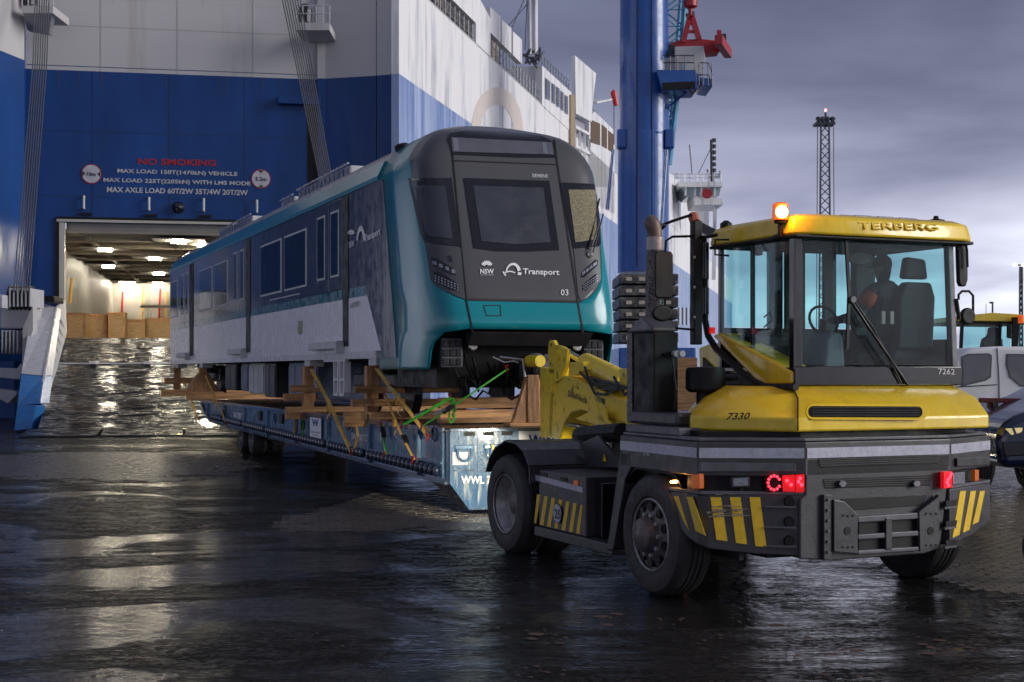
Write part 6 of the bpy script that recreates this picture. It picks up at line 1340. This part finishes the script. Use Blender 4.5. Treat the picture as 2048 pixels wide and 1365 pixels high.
part(MB().tube([wx(131, 664, 69.9), wx(84, 836, 47.9)], .06, 6), 'ramp_edge', wl_, sh)
for q in range(9):
    t = q/8; a = Vector(wx(112, 620, 58)).lerp(Vector(wx(86, 760, 50.5)), t); b = Vector(wx(131, 664, 69.8)).lerp(Vector(wx(84, 835, 48)), t); part(MB().tube([a, b], .05, 5), 'side_stiffener', wl_, sh)
part(MB().prism([wx(72, 592, 57.5), wx(108, 592, 57.5), wx(110, 606, 57.5), wx(72, 604, 57.5)], (0, 1.2, 0)), 'beam_cap', black_matt, sh, W_, .05)
# sheave blocks and linkages on the left edge
sv = part(MB().prism([wx(0, 612, 55), wx(60, 615, 55), wx(58, 630, 55), wx(46, 658, 55), (wx(0, 658, 55))], (0, 1.5, 0)), 'sheave_housing', ship_white, sh, W_, .05)
for q in range(6):
    x = 18+q*8; part(MB().prism([wx(x, 577, 54.6), wx(x+2.6, 577, 54.6), wx(x+2.6, 614, 54.6), wx(x, 614, 54.6)], (0, 1.6, 0)), 'sheave_plate', wl_, sv)
    part(MB().lathe(wx(x+3, 598, 55.2), (1, 0, 0), [(0, .5), (.05, .5), (.08, .4), (.1, .5), (.1, 0)], 16), 'sheave', darkmetal, sv)
for q in range(5):
    x = 3+q*7.6; part(MB().prism([wx(x, 661, 54.6), wx(x+2.6, 661, 54.6), wx(x+2.6, 700, 54.6), wx(x, 708, 54.6)], (0, 1.6, 0)), 'sheave_plate', wl_, sv)
part(MB().box(-27, -21, 60, 61, -1, 2.4), 'fender_block', ship_blue, sh)
part(MB().prism([wx(0, 590, 54), wx(4, 590, 54), wx(4, 616, 54), wx(0, 616, 54)], (0, 1, 0)), 'sheave_plate', wl_, sv)
part(MB().prism([wx(-10, 736, 54), wx(34, 738, 54), wx(42, 726, 54), wx(46, 734, 54), wx(40, 760, 54), wx(-10, 755, 54)], (0, .8, 0)), 'link_arm', wl_, sh, W_, .03)
part(MB().prism([wx(-10, 778, 54), wx(32, 783, 54), wx(34, 790, 54), wx(16, 808, 54), wx(-10, 794, 54)], (0, .8, 0)), 'link_arm', wl_, sh, W_, .03)
part(MB().prism([wx(46, 655, 54.5), wx(66, 612, 54.5), wx(66, 660, 54.5), wx(44, 735, 54.5)], (0, .5, 0)), 'link_plate', ship_white, sh)

# ================================================================ HARBOUR CRANE
YC = 90
cr = thing('harbour_crane', 'tall blue harbour crane column with white cabin and pale blue lattice boom', 'crane', (8.3, YC, 0))
def oct_(xc, yc, r, z0, z1, r2=None, name='column', seg=28): return part(MB().lathe((xc, yc, z0), (0, 0, 1), [(0, r), (z1-z0, r2 or r)], seg), name, crane_blue, cr, smooth=True)
xc = (1288-1024)/F*YC
oct_(xc-.05, YC, 1.62, 8.2, 17.0, 1.62); oct_(xc, YC, 1.58, 16.9, 40, 1.42)
part(MB().lathe((xc, YC, 16.8), (0, 0, 1), [(0, 1.66), (.12, 1.66)], 10), 'flange', crane_blue, cr)
for sx in (-1, 1): part(B(xc+sx*1.5-.3, xc+sx*1.5+.3, YC-1.2, YC-.4, 15.9, 17.1), 'pivot_lug', crane_blue, cr, W_, .1)
for a in (-.6, .35): part(MB().tube([(xc+a, YC-1.55, 8.5), (xc+a, YC-1.56, 16.8), (xc+a*.9, YC-1.5, 40)], .03, 5), 'conduit', black_matt, cr)
for a, b in (((1228, 300), (1217, 420)), ((1225, 300), (1213, 420)), ((1334, 300), (1322, 480)), ((1331, 300), (1320, 480))): part(MB().tube([wx(*a, YC-2), wx(*b, YC-2)], .06, 5), 'hydraulic_line', crane_blue, cr)
# counterweight slabs
for q in range(6):
    y = 548+q*23.5; a = wx(1238, y, YC-3); b = wx(1357, y+20, YC-3); s_ = part(B(a[0], b[0], YC-3, YC+3, b[2], a[2]), 'counterweight_slab', M('slab_dark', (.035, .035, .04), .6, col2=(.15, .14, .12), scale=2), cr, W_, .06)
    for k in range(4):
        x = 1252+k*26; c0, c1 = wx(x, y+7, YC-3.05), wx(x+12, y+14, YC-3.05); part(B(c0[0], c1[0], YC-3.06, YC-3, c1[2], c0[2]), 'stencil', M('stencil_pale', (.5, .42, .33), .5), s_)
part(B(6.5, 11.2, YC-3.5, YC+4, 0, 3.4), 'chassis', crane_blue, cr, W_, .1)
# cabin platform
pf = part(MB().prism([wx(1313, 140, YC-2), wx(1392, 140, YC-2), wx(1396, 178, YC-2), (wx(1325, 182, YC-2))], (0, 3, 0)), 'cabin_platform', crane_blue, cr, W_, .05)
part(MB().prism([wx(1398, 155, YC-2), wx(1425, 158, YC-2), wx(1425, 175, YC-2), wx(1405, 172, YC-2)], (0, 3, 0)), 'platform_step', crane_blue, pf, W_, .05)
part(MB().prism([wx(1325, 166, YC-2.1), wx(1390, 163, YC-2.1), wx(1390, 176, YC-2.1), wx(1325, 182, YC-2.1)], (0, .1, 0)), 'platform_underside', black_matt, pf)
cbn = part(MB().prism([wx(1350, 94, YC-1), wx(1407, 92, YC-1), wx(1411, 118, YC-1), wx(1404, 150, YC-1), wx(1350, 142, YC-1)], (0, 2.4, 0)), 'cabin', ship_white, cr, W_, .03)
part(MB().prism([wx(1362, 125, YC-1.05), wx(1373, 125, YC-1.05), wx(1373, 138, YC-1.05), wx(1362, 138, YC-1.05)], (0, .05, 0)), 'cabin_window', tglass2, cbn)
part(MB().prism([wx(1340, 115, YC-1), wx(1350, 115, YC-1), wx(1350, 142, YC-1), wx(1326, 142, YC-1), wx(1326, 118, YC-1)], (0, 2, 0)), 'cabin_annex', roof_grey, cbn)
for x in (1326, 1340, 1354, 1370, 1389, 1398, 1406, 1416, 1424): part(MB().tube([wx(x, 112 if x < 1392 else 126, YC-2), wx(x, 142 if x < 1392 else 172, YC-2)], .035, 5), 'rail_post', darkmetal, pf)
for y in (112, 126): part(MB().tube([wx(1326, y, YC-2), wx(1389, y, YC-2)], .035, 5), 'handrail', darkmetal, pf)
for y in (126, 150): part(MB().tube([wx(1400, y, YC-2), wx(1418, y+1, YC-2), wx(1424, y+22, YC-2)], .035, 5), 'handrail', darkmetal, pf)
# lattice boom: two chords and diagonals narrowing to the foot
ch = [[(1325, -60), (1327, 330)], [(1374, -60), (1364, 95), (1352, 210), (1338, 330)]]
part(MB().tube([wx(*p, YC+1) for p in ch[0]], .10, 8), 'boom_chord', boom_m, cr); part(MB().tube([wx(*p, YC+1) for p in ch[1]], .19, 8), 'boom_chord', boom_m, cr)
part(MB().tube([wx(1366, -60, YC+3), wx(1345, 210, YC+3), wx(1336, 330, YC+2)], .14, 8), 'boom_chord', boom_m, cr)
def rx(y): return float(np.interp(y, [-60, 95, 210, 330], [1374, 1364, 1352, 1338]))
y = -50; k = 0
while y < 320:
    st_ = 34-.03*y; a = (1326, y) if k % 2 == 0 else (rx(y), y); b = (rx(y+st_), y+st_) if k % 2 == 0 else (1326, y+st_)
    part(MB().tube([wx(*a, YC+1), wx(*b, YC+1)], .06, 6), 'boom_lacing', boom_m, cr); part(MB().tube([wx(a[0]+2, a[1]+12, YC+2.5), wx(b[0]-2, b[1]+12, YC+2.5)], .05, 6), 'boom_lacing', boom_m, cr)
    part(MB().tube([wx(1326, y+st_, YC+1), wx(rx(y+st_), y+st_, YC+1)], .04, 6), 'boom_lacing', boom_m, cr); y += st_; k += 1
part(MB().tube([wx(1376, 182, YC-1), wx(1340, 212, YC-.5)], .07), 'platform_brace', crane_blue, cr)
part(MB().prism([wx(1320, 208, YC-1), wx(1340, 208, YC-1), wx(1340, 216, YC-1), wx(1320, 216, YC-1)], (0, 1, 0)), 'maintenance_step', crane_blue, cr)
part(MB().tube([wx(1384, 172, YC-2.2), wx(1379, 182, YC-2.2), wx(1386, 188, YC-2.2), wx(1392, 180, YC-2.2)], .06), 'cable_loop', black_matt, cr)
for dx in (-3, 3): part(MB().tube([wx(1381+dx, -60, YC), wx(1381+dx*.3, 5, YC)], .04, 5), 'hoist_rope', cable_m, cr)
# spreader hanging beside the boom
sr = thing('container_spreader', 'red container spreader hanging from the crane hook beside the cabin', 'spreader', wx(1390, 80, YC))
part(MB().lathe(wx(1381, 3, YC), (0, 0, -1), [(-.3, .3), (0, .45), (.35, .45), (.5, .15), (1.0, .12), (1.1, .25), (1.3, .12), (1.35, 0)], 12), 'hook_block', red_paint, sr)
part(MB().tube([wx(1374, 28, YC), wx(1376, 34, YC), wx(1381, 36, YC), wx(1386, 33, YC), wx(1386, 24, YC)], .12, 8), 'hook', darkmetal, sr)
for a, b, w2 in (((1380, 32), (1366, 86), .32), ((1383, 32), (1398, 80), .32), ((1372, 64), (1391, 64), .18), ((1373, 48), (1387, 48), .15)): part(MB().beam(wx(*a, YC), wx(*b, YC), w2), 'frame_leg', red_paint, sr)
part(MB().prism([wx(1334, 90, YC), wx(1360, 80, YC), wx(1400, 78, YC), wx(1438, 82, YC), wx(1440, 104, YC), wx(1395, 108, YC), wx(1334, 102, YC)], (0, 1.4, 0)), 'main_beam', red_paint, sr, W_, .05)
part(MB().beam(wx(1437, 80, YC-2), wx(1456, 108, YC+3), .5, .6), 'end_beam', red_paint, sr, W_, .04)
part(MB().prism([wx(1434, 61, YC), wx(1442, 60, YC), wx(1444, 78, YC), wx(1436, 80, YC)], (0, .3, 0)), 'guide_flap', red_paint, sr)
part(MB().prism([wx(1443, 68, YC+1), wx(1452, 68, YC+1), wx(1453, 84, YC+1), wx(1448, 90, YC+1)], (0, .3, 0)), 'guide_flap', darkmetal, sr)
part(MB().prism([wx(1331, 88, YC-.5), wx(1352, 92, YC-.5), wx(1350, 112, YC-.5), wx(1331, 108, YC-.5)], (0, 1, 0)), 'motor_box', darkmetal, sr)

# ================================================================ FAR MASTS, LAMPS
def mast(name, label, cat, d, xc, yt, yb, wpx, n_, grp=None):
    r = thing(name, label, cat, wx(xc, 742+2*F/d, d)); w2 = wpx/2
    for dx in (-w2, w2):
        for dd in (0, 1.2): part(MB().tube([wx(xc+dx*1.25, yb, d+dd), wx(xc+dx*.8, yt, d+dd)], .09, 5), 'leg', lat_m, r)
    for k in range(n_):
        y0 = yt+(yb-yt)*k/n_; y1 = yt+(yb-yt)*(k+1)/n_; s_ = 1 if k % 2 else -1; f0 = .8+.45*k/n_; f1 = .8+.45*(k+1)/n_
        part(MB().tube([wx(xc+s_*w2*f0, y0, d), wx(xc-s_*w2*f1, y1, d)], .045, 4), 'lacing', lat_m, r); part(MB().tube([wx(xc-s_*w2*f0, y0, d+1.2), wx(xc+s_*w2*f1, y1, d+1.2)], .045, 4), 'lacing', lat_m, r)
    return r
m_ = mast('lattice_mast', 'tall lattice floodlight mast with a red lamp at its tip', 'mast', 130, 1650, 248, 720, 20, 26)
part(MB().prism([wx(1632, 244, 130), wx(1671, 244, 130), wx(1671, 249, 130), wx(1632, 249, 130)], (0, 1.5, 0)), 'head_platform', lat_m, m_)
for x in (1637, 1645, 1655, 1665): part(MB().lathe(wx(x, 244, 130), (0, 0, 1), [(0, .15), (.3, .3), (.45, .15), (.45, 0)], 8), 'floodlight', lat_m, m_)
part(MB().tube([wx(1652, 244, 130), wx(1651, 226, 130)], .12), 'tip_pole', lat_m, m_); part(MB().lathe(wx(1651, 221, 130), (0, 0, 1), [(-.12, 0), (-.1, .1), (.1, .1), (.12, 0)], 10), 'tip_lamp', tip_red, m_)
for dx in (-16, 16): part(MB().tube([wx(1651+dx, 250, 130), wx(1651+dx*1.15, 720, 130)], .04, 4), 'hoist_line', lat_m, m_)
m_ = mast('lattice_mast', 'slim lattice light mast with two lit lamps at the right edge', 'mast', 120, 2042, 534, 720, 5, 16)
for x in (2030, 2047): part(MB().lathe(wx(x, 530, 119), (0, 0, 1), [(-.1, .05), (-.08, .16), (.06, .16), (.1, .05), (.1, 0)], 12), 'lamp', lampw2, m_)
part(MB().tube([wx(2026, 530, 120), wx(2060, 532, 120)], .06), 'cross_arm', lat_m, m_)
m_ = thing('lamp_post', 'thin street lamp far behind the second tractor', 'lamp post', wx(1984, 780, 140)); part(MB().tube([wx(1985, 720, 140), wx(1985, 607, 140)], .09), 'pole', lat_m, m_); part(MB().prism([wx(1981, 604, 140), wx(1987, 604, 140), wx(1987, 608, 140), wx(1981, 607, 140)], (0, .4, 0)), 'lamp_head', lat_m, m_)
m_ = part(MB().tube([wx(1972, 720, 140), wx(1972, 608, 140)], .03, 5), 'antenna_pole', lat_m); tag(m_, 'needle thin pole left of the far street lamp', 'pole')

# ================================================================ SECOND TRACTOR, VAN, CAR, BARRIER
t2 = thing('terminal_tractor', 'second yellow tractor parked behind the white van with dark cab', 'tractor', wx(2000, 742+2*F/24, 24))
d = 24
part(MB().prism([wx(1915, 640, d), wx(1921, 632, d), wx(1985, 626, d), wx(2036, 629, d), wx(2060, 634, d), wx(2060, 644, d), wx(1915, 642, d)], (0, 1.8, 0)), 'roof', yel, t2, W_, .03)
part(MB().prism([wx(1918, 642, d), wx(2060, 644, d), wx(2060, 649, d), wx(1918, 647, d)], (0, 1.7, 0)), 'roof_liner', black_matt, t2)
for x in (1924, 2000, 2032): part(MB().beam(wx(x, 646, d), wx(x-3, 706, d), .05 if x != 2032 else .08), 'pillar', black_matt, t2)
part(MB().prism([wx(1926, 650, d+.05), wx(2020, 650, d+.05), wx(2020, 704, d+.05), wx(1923, 704, d+.05)], (0, .02, 0)), 'window', cabglass_f, t2)
part(MB().prism([wx(1928, 650, d+1.6), wx(2060, 650, d+1.6), wx(2060, 704, d+1.6), wx(1926, 704, d+1.6)], (0, .02, 0)), 'window', cabglass, t2)
part(MB().prism([wx(1963, 697, d+.7), wx(1967, 678, d+.7), wx(1978, 672, d+.7), wx(1980, 655, d+.7), wx(1998, 655, d+.7), wx(2000, 672, d+.7), wx(2006, 680, d+.7), wx(2008, 700, d+.7)], (0, .15, 0)), 'seat', seat_m, t2, W_, .03)
part(B(wx(1920, 700, d)[0], wx(2060, 700, d)[0], d-.2, d+2, .9, wx(1920, 704, d)[2]), 'body', yel, t2, W_, .04)
part(B(wx(1925, 700, d)[0], wx(2070, 700, d)[0], d-.4, d+3.5, .5, .9), 'chassis', tgrey, t2, W_, .04)
for x in (1950, 2060): p = wx(x, 800, d); tyre_wheel(t2, W_, p[0], d+.3, .5, .3, -1, 'hub')
part(MB().beam(wx(2029, 635, d-.1), wx(2029, 705, d-.1), .08, .08), 'mast_column', black_matt, t2)
part(MB().lathe(wx(2041, 640, d-.1), (0, 0, 1), [(-.06, .06), (.06, .06), (.09, 0)], 12), 'beacon', beacond, t2, W_, smooth=True)
part(MB().prism([wx(2015, 650, d-.2), wx(2024, 650, d-.2), wx(2024, 678, d-.2), wx(2015, 676, d-.2)], (0, .06, 0)), 'side_mirror', black_matt, t2, W_, .01)

van = thing('van', 'white panel van parked behind the tractor at the right edge', 'van', wx(2030, 742+2*F/17.5, 17.5))
d = 17.5
prof = [(1880, 742), (1895, 735), (1925, 705), (1945, 696), (2000, 693), (2120, 695), (2200, 720), (2215, 860), (1880, 862)]
part(MB().prism([wx(x, y, d) for x, y in prof], (0, 1.9, 0)), 'body', van_w, van, W_, .05, smooth=35, seg=3)
def win(q, nm='window'):
    f_ = slab([wx(x, y, d-.004) for x, y in q], nm+'_seal', black_gloss, van, W_, (0, .01, 0)); cxm = sum(p[0] for p in q)/len(q); cym = sum(p[1] for p in q)/len(q)
    slab([wx(cxm+(x-cxm)*.88, cym+(y-cym)*.88, d-.012) for x, y in q], nm, vanglass, f_, W_, (0, .006, 0)); return f_
win([(1922, 714), (1936, 708), (1978, 707), (1984, 712), (1982, 755), (1972, 762), (1922, 774)]); win([(2012, 708), (2080, 709), (2080, 775), (2040, 774), (2018, 755), (2011, 730)])
for pts in ([(1994, 696), (1998, 760), (1999, 858)], [(1905, 775), (1994, 770)]): part(MB().tube([wx(x, y, d-.002) for x, y in pts], .006, 5), 'door_gap', black_matt, van)
slab([wx(1967, 797, d-.03), wx(1983, 796, d-.03), wx(1983, 801, d-.03), wx(1967, 802, d-.03)], 'door_handle', van_w, van, W_, (0, .02, 0), bevel=.005)
lettering('LOGISTICS', wx(1955, 822, d-.01), wx(1982, 822, d-.01), wx(1955, 816, d-.01), txt_grey, van, W_, (0, -.003, 0))
slab([wx(1900, 845, d-.01), wx(2120, 848, d-.01), wx(2120, 860, d-.01), wx(1900, 860, d-.01)], 'sill', black_matt, van, W_, (0, .05, 0))
for x in (1920, 2150):
    p = wx(x, 800, d); part(MB().lathe((p[0], d-.02, .33), (0, 1, 0), [(0, .2), (-.0, .24), (-.02, .3), (0, .34), (.2, .34), (.2, 0)], 28), 'wheel', rubber, van, W_, smooth=True)
    part(MB().lathe((p[0], d-.03, .33), (0, 1, 0), [(0, 0), (0, .05), (.02, .08), (.01, .2), (.05, .2)], 20), 'wheel_rim', rim_m, van, W_, smooth=True)

bar = thing('guard_rail', 'rusty red pipe barrier wrapped with cable between van and blue car', 'barrier', wx(1985, 742+2*F/14.5, 14.5)); d = 14.5
part(MB().beam(wx(1984, 800, d), wx(1984, 930, d), .09), 'post', rust_red, bar, W_, .008); part(MB().beam(wx(1958, 801, d-.05), wx(2080, 803, d-.05), .05), 'rail', rust_red, bar, W_, .008)
part(MB().beam(wx(1995, 860, d-.02), wx(2080, 862, d-.02), .05), 'rail', rust_red, bar, W_, .008); part(MB().beam(wx(2110, 800, d), wx(2110, 930, d), .09), 'post', rust_red, bar, W_, .008)
for k in range(5): part(MB().tube([wx(1986+k*3+3*math.sin(t*2+k), 805+t*18, d-.1) for t in np.linspace(0, 3.2+k*.6, 14)], .008, 5), 'hanging_cable', lat_m, bar)

cr2 = thing('car', 'dark blue parked car with lit angular headlight at the right edge', 'car', wx(2040, 742+2*F/13.3, 13.3)); d = 13.3
cpf = [(1998, 905), (1996, 880), (2000, 862), (2012, 845), (2030, 833), (2060, 822), (2140, 800), (2220, 760), (2300, 760), (2300, 925), (2010, 938), (2000, 925)]
part(MB().prism([wx(x, y, d) for x, y in cpf], (0, 1.8, 0)), 'body', car_b, cr2, W_, .08, smooth=50, seg=4)
hl = slab([wx(2012, 858, d-.02), wx(2046, 856, d-.02), wx(2044, 865, d-.02), wx(2024, 871, d-.02)], 'headlight', M('headlight_gold', (.5, .42, .22), .2, emis=(1, .8, .4), es=.35), cr2, W_, (0, .05, 0), bevel=.01)
for k in range(1): slab([wx(2024+k*12, 857, d-.03), wx(2029+k*12, 857, d-.03), wx(2035+k*12, 872, d-.03), wx(2030+k*12, 872, d-.03)], 'divider', car_b, hl, W_, (0, .01, 0))
slab([wx(2004, 885, d-.01), wx(2080, 882, d-.01), wx(2080, 910, d-.01), wx(2010, 914, d-.01)], 'lower_grille', black_gloss, cr2, W_, (0, .05, 0), bevel=.01)
p = wx(2130, 900, d); part(MB().lathe((p[0], d-.02, .33), (0, 1, 0), [(0, .2), (-.02, .3), (0, .34), (.2, .34), (.2, 0)], 28), 'wheel', rubber, cr2, W_, smooth=True)
tag(part(B(9.6, 11.4, 28, 29, 0, 1.2), 'timber_stack', wood, None, W_, .02), 'stack of timber seen far behind the tractor mirror', 'timber') if False else None
o = part(MB().box(wx(1330, 700, 40)[0], wx(1395, 700, 40)[0], 40, 42, .02, wx(1330, 716, 40)[2]), 'timber_crate', wood, None, W_, .02); tag(o, 'stack of pale timber planks seen between exhaust and mast column', 'timber')

S.cycles.use_denoising = True
